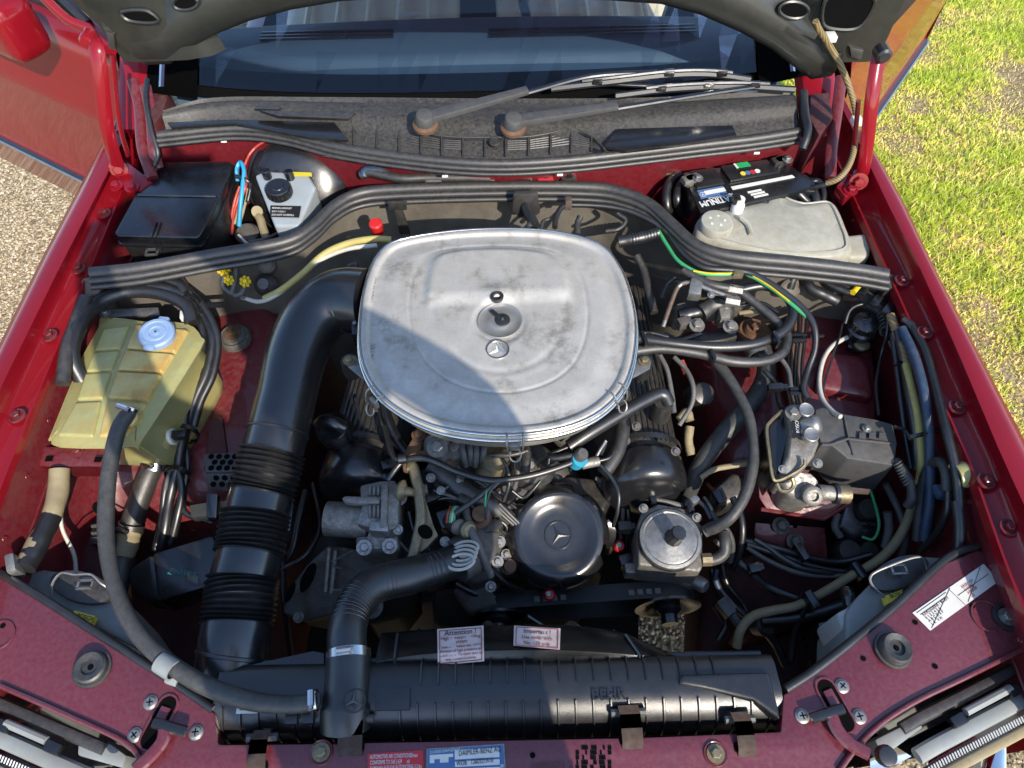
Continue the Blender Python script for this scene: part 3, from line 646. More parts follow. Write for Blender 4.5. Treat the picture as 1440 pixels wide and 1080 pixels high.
# upright gutters at the rear corners of the bay
for pts,m_ in (([(186,112),(196,150),(200,205),(214,250)],'paint_bay'),([(204,120),(212,160),(216,210),(222,235)],'paint_bay'),([(1183,108),(1178,150),(1170,205),(1168,250)],'paint_bay')):
    bm=B(); P=crom([U(a,b,.955-.085*i/3) for i,(a,b) in enumerate(pts)],5); tube(bm,P,.011,8,flat=.6); fin('corner_gutter',bm,m_,car,smooth=60)
for pts in (([(232,118),(236,135),(228,160),(216,175),(208,150),(214,128)]),([(1140,132),(1166,130),(1172,165),(1152,190),(1138,165)])):
    bm=B(); P=[U(a,b,.935) for a,b in pts]; prism(bm,P,[p+Vector((0,.02,-.15)) for p in P],.003); fin('corner_plate',bm,'paint_dirty',car)
for i,(pts,rr) in enumerate((([(207,112,.97),(205,140,.96),(212,180,.93),(222,215,.90),(218,232,.88)],.005),([(1130,128,.96),(1132,160,.94),(1136,185,.93),(1128,210,.91)],.008))):
    hose('corner_seal',pts,rr,'rubber',car)
# ---- wipers
def wiper(base,knee,elbow,tip,blade,par=car):
    bm=B(); b0=U(*base); P=crom(UL([base,knee]),6); a0=P[0]; a1=P[-1]
    dirv=(a1-a0).normalized(); sidev=Vector((-dirv.y,dirv.x,0))
    def secbox(p,q,w0,w1,h):
        prism(bm,[p+sidev*w0+Vector((0,0,h)),p-sidev*w0+Vector((0,0,h)),q-sidev*w1+Vector((0,0,h*.7)),q+sidev*w1+Vector((0,0,h*.7))],[p+sidev*w0,p-sidev*w0,q-sidev*w1,q+sidev*w1],.002)
    secbox(a0,a1,.0125,.0085,.013)
    wv=fin('wiper',bm,'plastic_grey',par)
    bm=B(); lathe(bm,[(.019,-.006),(.019,.009),(.015,.017),(.006,.019),(0,.019)],a0,(0,-.15,1),22,sx=1.0); fin('wiper_cap',bm,'plastic_grey',wv)
    bm=B(); lathe(bm,[(.024,-.010),(.024,-.004),(.019,.0)],a0,(0,-.15,1),22); fin('wiper_gland',bm,'rusty',wv)
    bm=B(); tube(bm,crom(UL([knee,elbow,tip]),6),.0055,8,flat=.7); fin('wiper_rod',bm,'satin_black',wv)
    bl=crom(UL(blade),8); bm=B(); tube(bm,bl,.0055,6,flat=1.2); fin('wiper_blade',bm,'rubber',wv)
    bm=B(); tube(bm,[p+Vector((0,-.002,.010)) for p in bl[4:-4]],.0035,6); fin('blade_bridge',bm,'satin_black',wv)
    for i in (6,len(bl)//2,len(bl)-7):
        bm=B(); box(bm,bl[i]+Vector((0,-.001,.006)),(.02,.010,.012),bw=.002); fin('blade_clip',bm,'steel' if i==len(bl)//2 else 'satin_black',wv)
wiper((598,171,.968),(742,130,.985),(830,107,.99),(925,101,.99),[(775,125,.972),(860,115,.980),(940,106,.984),(1000,105,.983),(1055,112,.976)])
wiper((722,175,.962),(868,152,.972),(985,133,.975),(1060,122,.975),[(865,135,.968),(950,125,.971),(1040,122,.970),(1118,126,.968)])
hose('wiper_link',[(850,118,.97),(930,122,.965),(1000,123,.96),(1060,120,.96)],.004,'satin_black',car)
# ================================================================ front panel, lamps, bumper
ZS=.80
slam_px=[(-70,770),(0,812),(60,848),(150,905),(240,962),(302,1003),(306,1047),(420,1046),(520,1044),(700,1041),(900,1037),(1098,1029),(1102,977),(1150,945),(1250,865),(1330,792),(1374,774),(1455,790),
 (1500,885),(1440,915),(1350,960),(1290,990),(1240,1022),(1205,1058),(1182,1085),(1190,1180),(240,1180),(203,1085),(180,1050),(100,1012),(0,968),(-80,938)]
bm=B(); o_=[U(a,b,ZS) for a,b in slam_px]; prism(bm,o_,[p+Vector((0,0,-.03)) for p in o_],.0035,2); slam=fin('slam_panel',bm,'paint_slam',car,smooth=40)
# folded edges
def strip(name,pix,z,r,m,par,flat=1.0,k=5):
    bm=B(); tube(bm,crom(UL([(a,b,z) for a,b in pix]),k),r,8,flat=flat); return fin(name,bm,m,par,smooth=60)
strip('panel_edge_seal',[(0,806),(60,842),(150,899),(240,956),(300,998)],.798,.006,'rubber',slam)
strip('panel_edge_seal',[(1104,970),(1152,938),(1252,858),(1332,785),(1374,768)],.798,.006,'rubber',slam)
strip('panel_lip',[(0,964),(100,1008),(178,1045),(204,1080)],.802,.0035,'paint_slam',slam)
strip('panel_lip',[(1440,912),(1350,956),(1288,986),(1238,1018),(1202,1054),(1180,1084)],.802,.0035,'paint_slam',slam)
def rubberstop(px,py,h=.012,r=.021):
    c=U(px,py,ZS+.001); bm=B(); lathe(bm,[(r*1.18,0),(r*1.16,.003),(r*1.02,.0035),(r,.002),(r*.97,h*.8),(r*.85,h),(r*.5,h*.85),(r*.45,h*.6),(0,h*.6)],c,(.05,0,1),28); fin('rubber_stop',bm,'rubber_old',slam)
    bm=B(); lathe(bm,[(.004,0),(.003,.002),(0,.002)],c+Vector((.001,0,h*.6)),(0,0,1),10); fin('stop_pin',bm,'black',slam)
rubberstop(130,940); rubberstop(1255,914,.016)
def screw(px,py,r=.0075,z=ZS,m='zinc',par=None):
    par=par or slam; c=U(px,py,z+.0008); bm=B(); lathe(bm,[(r*1.25,0),(r*1.2,.001),(r,.0016),(r*.8,.0034),(0,.004)],c,(0,0,1),16); s_=fin('panel_screw',bm,m,par)
    a=random.uniform(0,90); bm=B()
    for k in (0,90): box(bm,c+Vector((0,0,.0038)),(r*1.1,.0013,.0012),RZ(a+k))
    fin('cross_slot',bm,'black',s_,smooth=0)
for q in ((212,988),(190,1034),(276,1030),(1184,965),(1128,1007),(1208,1008)): screw(*q)
def latch(slot,bar,lev,end):
    a,b=U(*slot[0],ZS+.0008),U(*slot[1],ZS+.0008); d=(b-a).normalized(); n=Vector((-d.y,d.x,0)); r=.0125; out=[]
    for k in range(9): t=-math.pi/2+math.pi*k/8; out.append(b+d*math.cos(t)*r+n*math.sin(t)*r)
    for k in range(9): t=math.pi/2+math.pi*k/8; out.append(a+d*math.cos(t)*r+n*math.sin(t)*r)
    bm=B(); prism(bm,[p+Vector((0,0,.0012)) for p in out],[p+Vector((0,0,-.0004)) for p in out]); sl_=fin('latch_slot',bm,'black',slam,smooth=0)
    bm=B(); tube(bm,out+[out[0]],.0022,6,cap=False); fin('slot_edge',bm,'paint_slam',sl_)
    bm=B(); tube(bm,[U(*bar[0],ZS+.012),U(*bar[1],ZS+.012)],.0065,8,flat=.6); fin('latch_bar',bm,'satin_black',slam)
    bm=B(); tube(bm,crom(UL([(x,y,ZS+.010) for x,y in lev]),5),.0085,8,flat=.55); lv=fin('latch_lever',bm,'paint_slam',slam)
    c=U(*end,ZS+.008); bm=B(); lathe(bm,[(.012,-.006),(.013,0),(.011,.006),(0,.008)],c,(0,-.2,1),16); fin('lever_knob',bm,'plastic',lv)
    p=U(*slot[0],ZS+.002); bm=B(); box(bm,p+d*.012,(.013,.02,.006),RZ(math.degrees(math.atan2(d.y,d.x))+90),bw=.002); fin('latch_hook',bm,'paint_slam',sl_)
latch([(236,992),(211,1040)],[(216,1016),(262,1029)],[(232,1022),(228,1042),(212,1062),(190,1082)],(150,1095))
latch([(1161,968),(1188,1016)],[(1141,1010),(1186,996)],[(1168,1002),(1178,1026),(1196,1046),(1222,1060)],(1246,1063))
# pressed rings, holes
for px,py,r in ((1388,866,.022),(0,893,.02)):
    c=U(px,py,ZS+.0006); bm=B(); lathe(bm,[(r,0),(r*.97,.0018),(r*.9,.0018),(r*.86,0)],c,(0,0,1),26,cap=False); fin('pressed_ring',bm,'paint_slam',slam)
c=U(1415,868,ZS+.0006); bm=B(); lathe(bm,[(.019,0),(.019,.003),(.014,.0035),(.013,.001),(0,.001)],c,(0,0,1),26); rs=fin('rubber_grommet',bm,'rubber',slam); hexbolt('grommet_bolt',c+Vector((0,0,.001)),(0,0,1),.007,'zinc',rs)
for px,py in ((1287,875),(1214,926),(1315,937),(1367,852),(749,1062),(4,880)):
    c=U(px,py,ZS+.0006); bm=B(); lathe(bm,[(.0035,0),(.0035,.0006),(0,.0006)],c,(0,0,1),12); fin('drain_hole',bm,'black',slam,smooth=0)
# punched grid on the centre panel
for i in range(8):
    for j in range(5):
        if (i*7+j*3)%5 in (0,): continue
        px=812+i*6.2+(2 if i%2 else 0); py=1051+j*7.0; ww=.0042 if (i*5+j*2)%3 else .0022
        c=U(px,py,ZS+.0006); bm=B(); box(bm,c,(ww,.0048,.0006)); fin('punched_hole',bm,'black',slam,smooth=0)
text('stamped_number','A085021 2','paint_bay',slam,U(746,1083,ZS+.0008),(1,0,0),(0,1,0),.012,.0006)
for px,py in ((372,1058),(1006,1060)):
    c=U(px+80 if px<400 else px,py,ZS+.0006); bm=B(); lathe(bm,[(.015,0),(.014,.002),(.012,.0005),(0,.0005)],c,(0,0,1),20); d_=fin('bolt_dish',bm,'paint_slam',slam); hexbolt('panel_bolt',c+Vector((0,0,.0006)),(0,0,1),.0065,'yellow_zinc',d_)
# paper label on the right wing of the panel
def onplane(c4,m,par,name,th=.0005,z=None):
    bm=B(); prism(bm,[p+Vector((0,0,th)) for p in c4],list(c4)); return fin(name,bm,m,par,smooth=0)
lb=[U(a,b,ZS+.0008) for a,b in ((1283,862),(1383,793),(1405,817),(1308,887))]
lab=onplane(lb,'white_label',slam,'paper_label'); lab['label']='white paper label with fine printed diagram'
ux=(lb[1]-lb[0]); uy=(lb[0]-lb[3]); 
def lp(u,v,z=.0008): return lb[3]+(lb[2]-lb[3])*u+(lb[0]-lb[3])*v+Vector((0,0,z))
def line(a,b,m,par,r=.0005,name='printed_line'):
    bm=B(); tube(bm,[a,b],r,4); return fin(name,bm,m,par,smooth=0)
for a,b in (((.03,.05),(.52,.95)),((.55,.05),(.97,.95)),((.5,.0),(.5,1)),((.52,.5),(.97,.5)),((.03,.9),(.45,.9)),((.05,.75),(.4,.75))): line(lp(*a),lp(*b),'print_black',lab,.0004)
for k,(s_,v) in enumerate((('KAROSSERIE / BODY',.62),('0 1 2 3 4 5 6',.45),('A B C D E F',.28),('L R  V H',.1))):
    text('printed_text',s_,'print_black',lab,lp(.06,v,.0012),ux,uy,.0055,.0001); text('printed_text',s_[::2],'print_red',lab,lp(.62,v,.0012),ux,uy,.005,.0001)
# red air-conditioning label and the silver maker's plate
q=[U(a,b,ZS+.0008) for a,b in ((517,1060),(595,1055),(596,1100),(517,1104))]; rl=onplane(q,'red_label',slam,'warning_label'); rl['label']='red air conditioning label with white print'
for k,s_ in enumerate(('AUTOMOTIVE AIR CONDITIONER','CONFORMS TO SAE J 639','KLIMAANLAGE FUR AUTOMOBILE')):
    text('printed_text',s_,'print_white',rl,U(520,1067.5+8*k,ZS+.0016),(1,-.0,0),(0,1,0),.0066,.0001,squash=.52)
for k,s_ in enumerate(('R 12 max','oil','1.0 kg 2.2 lbs')): text('printed_text',s_,'print_white',rl,U(572,1065+8*k,ZS+.0016),(1,0,0),(0,1,0),.0062,.0001,squash=.55)
q=[U(a,b,ZS+.0008) for a,b in ((600,1053),(709,1046),(712,1095),(600,1100))]; mp=onplane(q,'zinc',slam,'maker_plate',.0010); mp['label']='silver and blue vehicle identification plate'
def mpp(u,v,z=.0014):
    return q[3]+(q[2]-q[3])*u+(q[0]-q[3])*v+((q[1]-q[2])-(q[0]-q[3]))*u*v+Vector((0,0,z))
def mpr(u0,v0,u1,v1,m,z=.0013):
    bm=B(); prism(bm,[mpp(u0,v0,z+.0003),mpp(u1,v0,z+.0003),mpp(u1,v1,z+.0003),mpp(u0,v1,z+.0003)],[mpp(u0,v0,.0009),mpp(u1,v0,.0009),mpp(u1,v1,.0009),mpp(u0,v1,.0009)]); return fin('plate_field',bm,m,mp,smooth=0)
mpr(.01,.02,.985,.965,'blue_label',.0010); mpr(.36,.62,.93,.90,'white_label',.0013); mpr(.36,.40,.93,.56,'white_label',.0013); mpr(.04,.55,.34,.80,'white_label',.0013); mpr(.04,.28,.34,.34,'white_label',.0013); mpr(.36,.05,.93,.34,'white_label',.0013)
text('printed_text','DAIMLER-BENZ AG','print_black',mp,mpp(.41,.72,.0020),(1,.05,0),(0,1,0),.0085,.0001,squash=.72); text('printed_text','WDB   1260321A10','print_black',mp,mpp(.38,.43,.0020),(1,.05,0),(0,1,0),.0075,.0001,squash=.72)
text('printed_text','ZULASSIGES GESAMTGEWICHT','print_white',mp,mpp(.04,.84,.0016),(1,.05,0),(0,1,0),.0045,.0001,squash=.6)
for u in (.02,.955):
    bm=B(); lathe(bm,[(.0028,0),(.0024,.0018),(0,.0022)],mpp(u,.36,.0014),(0,0,1),10); fin('rivet',bm,'steel',mp)
mpr(.10,.55,.17,.66,'blue_label',.0015); mpr(.28,.55,.34,.70,'blue_label',.0015)
# ---- headlamps: housing behind the panel, lens and trims in front of it
def headlamp(inner,outer,house,bail,sticker,conn,s):
    bmx=B(); P=[U(a,b,.752) for a,b in house]; prism(bmx,P,[p+Vector((0,-.01,-.13)) for p in P],.012,3); h=fin('headlamp',bmx,'lamp_grey',car,smooth=50)
    # rear cover, ellipse
    c=U(*bail['c'],.757); ax=(U(*bail['e'],.757)-c); b_=Vector((-ax.y,ax.x,0))*.42
    ring=[c+ax*math.cos(t)+b_*math.sin(t) for t in np.linspace(0,2*math.pi,25)[:-1]]
    bmx=B(); prism(bmx,[p+Vector((0,0,.010)) for p in ring],[p for p in ring],.004); fin('lamp_cover',bmx,'plastic_dusty',h,smooth=50)
    bmx=B(); tube(bmx,crom(UL(bail['w']),6),.0018,6); fin('spring_bail',bmx,'zinc',h)
    sq=U(*bail['sq'],.776); bmx=B()
    for dx,dy,w_,l_ in ((0,.006,.022,.003),(0,-.006,.022,.003),(.010,0,.003,.012),(-.010,0,.003,.012)): box(bmx,sq+Vector((dx,dy,0)),(w_,l_,.003))
    fin('bail_eyelet',bmx,'zinc',h,smooth=0)
    if sticker:
        P=[U(a,b,.770) for a,b in sticker]; bmx=B(); prism(bmx,P,[p+Vector((0,0,-.012)) for p in P],.001); st_=fin('warning_sticker',bmx,'yellow_label',h,smooth=0)
        text('printed_text','BOSCH','print_black',st_,P[0].lerp(P[3],.5)+(P[1]-P[0])*.25+Vector((0,0,.001)),P[1]-P[0],P[0]-P[3],.008,.0001)
    P=[U(a,b,.742) for a,b in conn]; bmx=B(); prism(bmx,P,[p+Vector((0,0,-.09)) for p in P],.008,3); fin('lamp_adjuster',bmx,'lamp_white',h,smooth=50)
    # front: rubber strip, chrome-grey moulding, ribbed lens
    oL=UL([(a,b,.775) for a,b in outer]); dirv=(oL[-1]-oL[0]).normalized(); nn=Vector((dirv.y,-dirv.x,0)); nn=nn if nn.y<0 else -nn
    bmx=B(); tube(bmx,crom([p+nn*.010+Vector((0,0,-.010)) for p in oL],5),.008,8,flat=.8); fin('lamp_gasket',bmx,'rubber_old',h)
    bmx=B(); tube(bmx,crom([p+nn*.044+Vector((0,0,-.016)) for p in oL],5),.010,8,flat=.7); fin('lamp_moulding',bmx,'lamp_grey',h)
    L2=crom([p+nn*.056+Vector((0,0,-.014)) for p in oL],6)
    bmx=B(); grid(bmx,[[p,p+nn*.016+Vector((0,0,-.004)),p+nn*.026+Vector((0,0,-.05)),p+nn*.018+Vector((0,0,-.16))] for p in L2]); fin('lamp_lens',bmx,'lens',h)
    bmx=B(); grid(bmx,[[p-nn*.01+Vector((0,0,-.01)),p-nn*.06+Vector((0,0,-.08)),p+Vector((0,0,-.16))] for p in L2]); fin('reflector',bmx,'chrome',h)
    tot=(L2[-1]-L2[0]).length; nr=int(tot/.0042)
    for k in range(nr):
        q=L2[0].lerp(L2[-1],k/nr); i=min(range(len(L2)),key=lambda j:(L2[j]-q).length); q=Vector((q.x,L2[i].y+(q.x-L2[i].x)*(dirv.y/dirv.x if abs(dirv.x)>1e-6 else 0),L2[i].z))
        bmx=B(); tube(bmx,[q+nn*.003+Vector((0,0,.001)),q+nn*.010+Vector((0,0,-.002))],.0012,4); fin('lens_rib',bmx,'lamp_white',h,smooth=0)
    bmx=B(); tube(bmx,crom([p+nn*.074+Vector((0,0,-.022)) for p in oL],5),.007,8,flat=.8); fin('lamp_rim',bmx,'cable_tan',h)
    for k in (.35,.72):
        q=oL[0].lerp(oL[-1],k)+nn*.030+Vector((0,0,-.004)); bmx=B(); box(bmx,q,(.022,.014,.012),RZ(math.degrees(math.atan2(dirv.y,dirv.x))),bw=.003); fin('moulding_clip',bmx,'plastic',h)
    bmx=B(); e0=oL[0].lerp(oL[-1],.36)+nn*.026+Vector((0,0,-.002)); e1=oL[0].lerp(oL[-1],.66)+nn*.026+Vector((0,0,-.002)); tube(bmx,[e0,e1],.0052,8); fin('moulding_rod',bmx,'lamp_grey',h)
    return h
headlamp([(0,812),(300,1003)],[(-40,959),(0,976),(100,1019),(150,1040)],[(12,812),(60,800),(140,812),(175,848),(215,905),(205,918),(130,880),(60,843)],
 dict(c=(118,828),e=(160,842),w=[(72,838,.775),(74,820,.785),(86,806,.79),(105,808,.79),(128,808,.79),(142,820,.785),(158,830,.775)],sq=(120,822)),[(104,858),(134,866),(124,882),(96,873)],[(140,875),(190,883),(200,925),(160,905)],-1)
headlamp([(1102,977),(1374,774)],[(1475,902),(1440,921),(1350,967),(1295,995),(1265,1012)],[(1205,840),(1245,800),(1290,782),(1335,783),(1345,792),(1250,866),(1190,905),(1190,860)],
 dict(c=(1262,808),e=(1300,790),w=[(1244,840,.772),(1226,822,.780),(1226,808,.786),(1250,796,.79),(1285,784,.79),(1298,786,.785),(1304,800,.775),(1306,814,.770)],sq=(1264,801)),[(1244,838),(1270,828),(1268,840),(1248,850)],[(1176,862),(1200,850),(1216,868),(1190,892)],1)
# amber indicators at the outer ends are hidden; corner caps of the lamps
for pts,zz in (([(110,1036),(150,1042),(178,1062),(172,1080),(108,1062)],.765),([(1230,1040),(1285,1012),(1300,1022),(1262,1050),(1240,1062)],.765)):
    bm=B(); P=[U(a,b,zz) for a,b in pts]; prism(bm,P,[p+Vector((0,0,-.05)) for p in P],.004); fin('lamp_corner_cap',bm,'lamp_grey',car)
# ---- grille shell, bumper
bm=B(); box(bm,(CX,-.035,.70),(.62,.05,.20),bw=.012); fin('grille_shell',bm,'chrome',car)
bm=B(); rows=[]
for a in [math.sin(q_*math.pi/2) for q_ in np.linspace(-1,1,45)]:
    x=CX+a*.81; y=-.19+.37*abs(a)**6.5
    rows.append([Vector((x*(1-.02*abs(a)),y+.13,.535)),Vector((x*(1-.01*abs(a)),y+.035,.552)),Vector((x,y+.012,.545)),Vector((x,y-.006,.515)),Vector((x,y-.010,.44)),Vector((x,y+.004,.36)),Vector((x,y+.05,.33))])
grid(bm,rows); bmesh.ops.solidify(bm,geom=bm.faces[:],thickness=.006); bmp=fin('bumper',bm,'paint',car,smooth=50)
bm=B(); grid(bm,[[r[0]+Vector((0,-.01,.006)),r[0].lerp(r[1],.5)+Vector((0,0,.009)),r[1]+Vector((0,-.002,.006)),r[2]+Vector((0,.004,.005))] for r in rows[1:-1]]); fin('bumper_trim',bm,'chrome',bmp,smooth=60)
# lower front closing panels
bm=B(); rows=[]
for a in np.linspace(-1,1,15):
    x=CX+a*.70; rows.append([Vector((x,.02+.16*abs(a)**2,.74)),Vector((x,.03+.16*abs(a)**2,.34))])
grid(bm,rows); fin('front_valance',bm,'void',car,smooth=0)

# ================================================================ radiator
rad=E('radiator','black plastic topped radiator with ribbed tank behind the front panel','radiator',(CX,.175,.30))
a_,b_=U(303,1034,.775),U(1100,1018,.775); X0,X1=a_.x,b_.x
def rprof(y0,top=.803): return [(y0+.0,.735),(y0+.0,.752),(y0+.004,.768),(y0+.014,.786),(y0+.030,.797),(y0+.045,top-.001),(y0+.078,top-.004),(y0+.088,top-.010),(y0+.092,top-.02),(y0+.092,.735)]
yf=.142
bm=B(); xs=np.linspace(X0,X1,24); grid(bm,[[Vector((x,y+.004-.017*(x-X0)/(X1-X0),z)) for y,z in rprof(yf,.803)] for x in xs])
bmesh.ops.holes_fill(bm,edges=[e for e in bm.edges if len(e.link_faces)==1],sides=0); tank=fin('radiator_tank',bm,'plastic_grain',rad,smooth=40)
def yoff(x): return yf+.004-.017*(x-X0)/(X1-X0)
k=0; x=X0+.012
while x<X1-.008:
    wide=(x<.30); y0=yoff(x)
    if not(-.232<x<-.165):
        bm=B(); tube(bm,[Vector((x,y0-.001,.752)),Vector((x,y0+.003,.769)),Vector((x,y0+.0135,.788)),Vector((x,y0+.029,.799)),Vector((x,y0+.036,.802))],.0016,5); fin('rib',bm,'plastic_grain',tank)
        if k%1==0 and x>-.16 and x<.25:
            bm=B(); tube(bm,[Vector((x+.004,y0+.058,.8025)),Vector((x+.004,y0+.080,.800)),Vector((x+.004,y0+.090,.793))],.0014,5); fin('rib',bm,'plastic_grain',tank)
    k+=1; x+=.0225
bm=B(); tube(bm,[Vector((X0+.005,yoff(X0)-.006,.758)),Vector((X1-.005,yoff(X1)-.006,.758))],.005,6); fin('tank_seam',bm,'plastic_grain',tank)
bm=B(); tube(bm,[Vector((X0+.005,yoff(X0)+.096,.765)),Vector((X1-.005,yoff(X1)+.096,.765))],.006,6); fin('tank_seam',bm,'plastic_grain',tank)
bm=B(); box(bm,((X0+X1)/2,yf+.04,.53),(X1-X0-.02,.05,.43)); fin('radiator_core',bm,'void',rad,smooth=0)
# raised right block, left clip bridge
bm=B(); P=[U(a,b,.808) for a,b in ((958,948),(1082,945),(1096,1000),(1098,1012),(1060,985),(990,968),(955,962))]; prism(bm,P,[p+Vector((0,0,-.03)) for p in P],.006,3); fin('tank_shoulder',bm,'plastic_grain',tank)
bm=B(); P=[U(a,b,.806) for a,b in ((527,967),(576,967),(576,998),(527,999))]; prism(bm,P,[p+Vector((0,0,-.006)) for p in P],.001); fin('tank_field',bm,'plastic_grain',tank)
bm=B()
for k_ in range(4):
    pass
tx=U(832,984,.8032); text('moulded_letters','BEHR','plastic_grain',tank,tx,(1,-.02,0),(0,1,0),.0175,.0012,bold=.0004,squash=1.05)
star('moulded_star',U(498,985,.8265),.0150,'plastic_grain',tank)
# outlet neck
bm=B(); P=crom(UL([(486,1024,.786),(486,1006,.793),(487,985,.797),(489,955,.797),(490,925,.80)]),5); tube(bm,P,lambda t:.032 if t<.3 else .0295,18); fin('outlet_neck',bm,'plastic_grain',rad,smooth=60)
bm=B(); P=UL([(330,945,.79),(350,935,.79),(440,915,.79),(456,918,.79),(456,945,.79),(430,955,.79)]); prism(bm,P,[p+Vector((0,0,-.012)) for p in P],.002); fin('tank_bracket',bm,'plastic',rad)
for px in (390,415): 
    bm=B(); P=UL([(px,938,.792),(px+18,934,.792),(px+18,944,.792),(px,948,.792)]); prism(bm,P,[p+Vector((0,0,-.003)) for p in P]); fin('bracket_pocket',bm,'black',rad,smooth=0)
for pts in (([(400,1000),(418,997),(418,1018),(400,1019)]),([(424,998),(441,996),(441,1017),(424,1018)])):
    bm=B(); P=[U(a,b,.806) for a,b in pts]; prism(bm,P,[p+Vector((0,0,-.012)) for p in P],.003); fin('tank_web',bm,'plastic_grain',tank)
q=[U(a,b,.8065) for a,b in ((334,988),(363,991),(362,1003),(332,1004))]; s_=onplane(q,'white_label',rad,'barcode_sticker',.0006); text('printed_text','221251','print_black',s_,U(336,999,.8078),(1,0,0),(0,1,0),.010,.0001,squash=.8)
# rusty hold-down clips
for px,py,w_ in ((494,1030,.030),(887,1020,.026),(1046,1030,.022),(364,1056,.022)):
    c=U(px,py,.806); bm=B(); P=[c+Vector((0,.024,-.004)),c+Vector((0,.012,.006)),c+Vector((0,-.004,.006)),c+Vector((0,-.018,.002)),c+Vector((0,-.026,-.006))]
    V_=[[p+Vector((-w_/2,0,0)),p+Vector((w_/2,0,0))] for p in P]; grid(bm,V_); bmesh.ops.solidify(bm,geom=bm.faces[:],thickness=.003); cl=fin('holding_clip',bm,'rust_clip',rad,smooth=50)
    bm=B(); P=[U(px+dx,py+dy,ZS+.0009) for dx,dy in ((-w_*620,14),(w_*560,14),(w_*620,20),(w_*560,27),(-w_*560,27),(-w_*640,20))]; prism(bm,P,[p+Vector((0,0,-.0004)) for p in P]); fin('clip_slot',bm,'black',slam,smooth=0)
    bm=B(); tube(bm,[c+Vector((-w_*.85,.016,-.006)),c+Vector((w_*.85,.016,-.006))],.005,8); fin('clip_pin',bm,'plastic_grey',cl)
# ---- fan shroud with its two paper stickers
shr=E('fan_shroud','black arched fan shroud carrying two pink warning stickers','fan shroud',U(730,930,.5))
fr_=crom(UL([(528,946,.782),(600,945,.785),(700,943,.787),(800,942,.786),(900,940,.782),(960,940,.775),(1040,945,.770)]),5); mid=crom(UL([(528,930,.792),(600,920,.800),(700,915,.805),(800,915,.803),(900,922,.792),(960,930,.776),(1040,938,.772)]),5)
bk=crom(UL([(535,893,.775),(600,888,.785),(700,882,.790),(800,882,.788),(880,893,.780),(950,922,.770),(1040,930,.765)]),5)
bm=B(); grid(bm,[[a+Vector((0,0,-.05)),a,m_,b,b+Vector((0,.006,-.012)),b+Vector((0,.0,-.16))] for a,m_,b in zip(fr_,mid,bk)]); bmesh.ops.solidify(bm,geom=bm.faces[:],thickness=.003); fin('shroud_body',bm,'satin_black',shr,smooth=55)
for i in (2,20): 
    bm=B(); tube(bm,[fr_[i]+Vector((0,.002,.003)),mid[i]+Vector((0,0,.002)),bk[i]+Vector((0,0,.002))],.0022,5); fin('shroud_seam',bm,'satin_black',shr)
def curved_sticker(pix,rows_txt,hd):
    z0=[.7915,.7915]; n=7; tl_,tr_,br_,bl_=pix; bm=B(); rows=[]
    def pt(u,v):
        px=(tl_[0]*(1-u)+tr_[0]*u)*(1-v)+(bl_[0]*(1-u)+br_[0]*u)*v; py=(tl_[1]*(1-u)+tr_[1]*u)*(1-v)+(bl_[1]*(1-u)+br_[1]*u)*v
        # height of the shroud under this point, by interpolation between its three rails
        best=None
        for z in np.linspace(.77,.812,43):
            p=U(px,py,z); i=min(range(len(mid)),key=lambda j:abs(mid[j].x-p.x)); ys=[fr_[i].y,mid[i].y,bk[i].y]; zs=[fr_[i].z,mid[i].z,bk[i].z]
            e=abs(float(np.interp(p.y,ys,zs))-z)
            if best is None or e<best[0]: best=(e,p)
        return best[1]
    g=[[pt(u,v) for u in np.linspace(0,1,n)] for v in np.linspace(0,1,n)]
    sm=[[p+Vector((0,-.0005,.0028)) for p in r] for r in g]
    grid(bm,sm); st=fin('paper_sticker',bm,'pink_label',shr,smooth=60)
    def sp_(u,v): 
        i=min(int(v*(n-1)),n-2); f=v*(n-1)-i; j=min(int(u*(n-1)),n-2); h=u*(n-1)-j
        return sm[i][j].lerp(sm[i][j+1],h).lerp(sm[i+1][j].lerp(sm[i+1][j+1],h),f)+Vector((0,-.0003,.0007))
    bor=[sp_(u,v) for u,v in [(t,.05) for t in np.linspace(.05,.95,7)]+[(.95,t) for t in np.linspace(.05,.95,7)]+[(t,.95) for t in np.linspace(.95,.05,7)]+[(.05,t) for t in np.linspace(.95,.05,7)]]
    bm=B(); tube(bm,bor,.0005,4); fin('printed_border',bm,'print_red',st,smooth=0)
    nr=len(rows_txt)
    for k,(s_,sz,mt) in enumerate(rows_txt):
        v=.10+.82*(k+.8)/nr; c=sp_(.5,v); xd=sp_(.9,v)-sp_(.1,v); yd=sp_(.5,max(v-.15,0))-sp_(.5,min(v+.05,1)); text('printed_text',s_,mt,st,c+Vector((0,0,.0002)),xd,yd,sz,.0001,'CENTER',squash=.85)
    return st
s1=curved_sticker(((615,885),(680,880),(681,930),(616,936)),[('Attention !',.0115,'print_black'),('High pressure fuelling',.0072,'print_red'),('system',.0078,'print_red'),('Open only below the 100°C',.0058,'print_red'),('Release of high pressure at',.0058,'print_red'),('notch No.1. To open turn to',.0058,'print_red'),('stop counterclockwise',.0052,'print_red')],.0)
s1['label']='larger pink sticker headed Attention'
s2=curved_sticker(((723,880),(788,884),(787,914),(722,908)),[('Important !',.0095,'print_black'),('Use cover with',.0078,'print_red'),('No. 120 only',.0078,'print_red')],.0); s2['label']='smaller pink sticker headed Important'
for px in (683,800):
    bm=B(); P=UL([(px-14,883,.76),(px,872,.75),(px+6,872,.75),(px+24,886,.76)]); prism(bm,P,[p+Vector((0,.004,-.05)) for p in P],.003); fin('fan_blade',bm,'satin_black',shr)
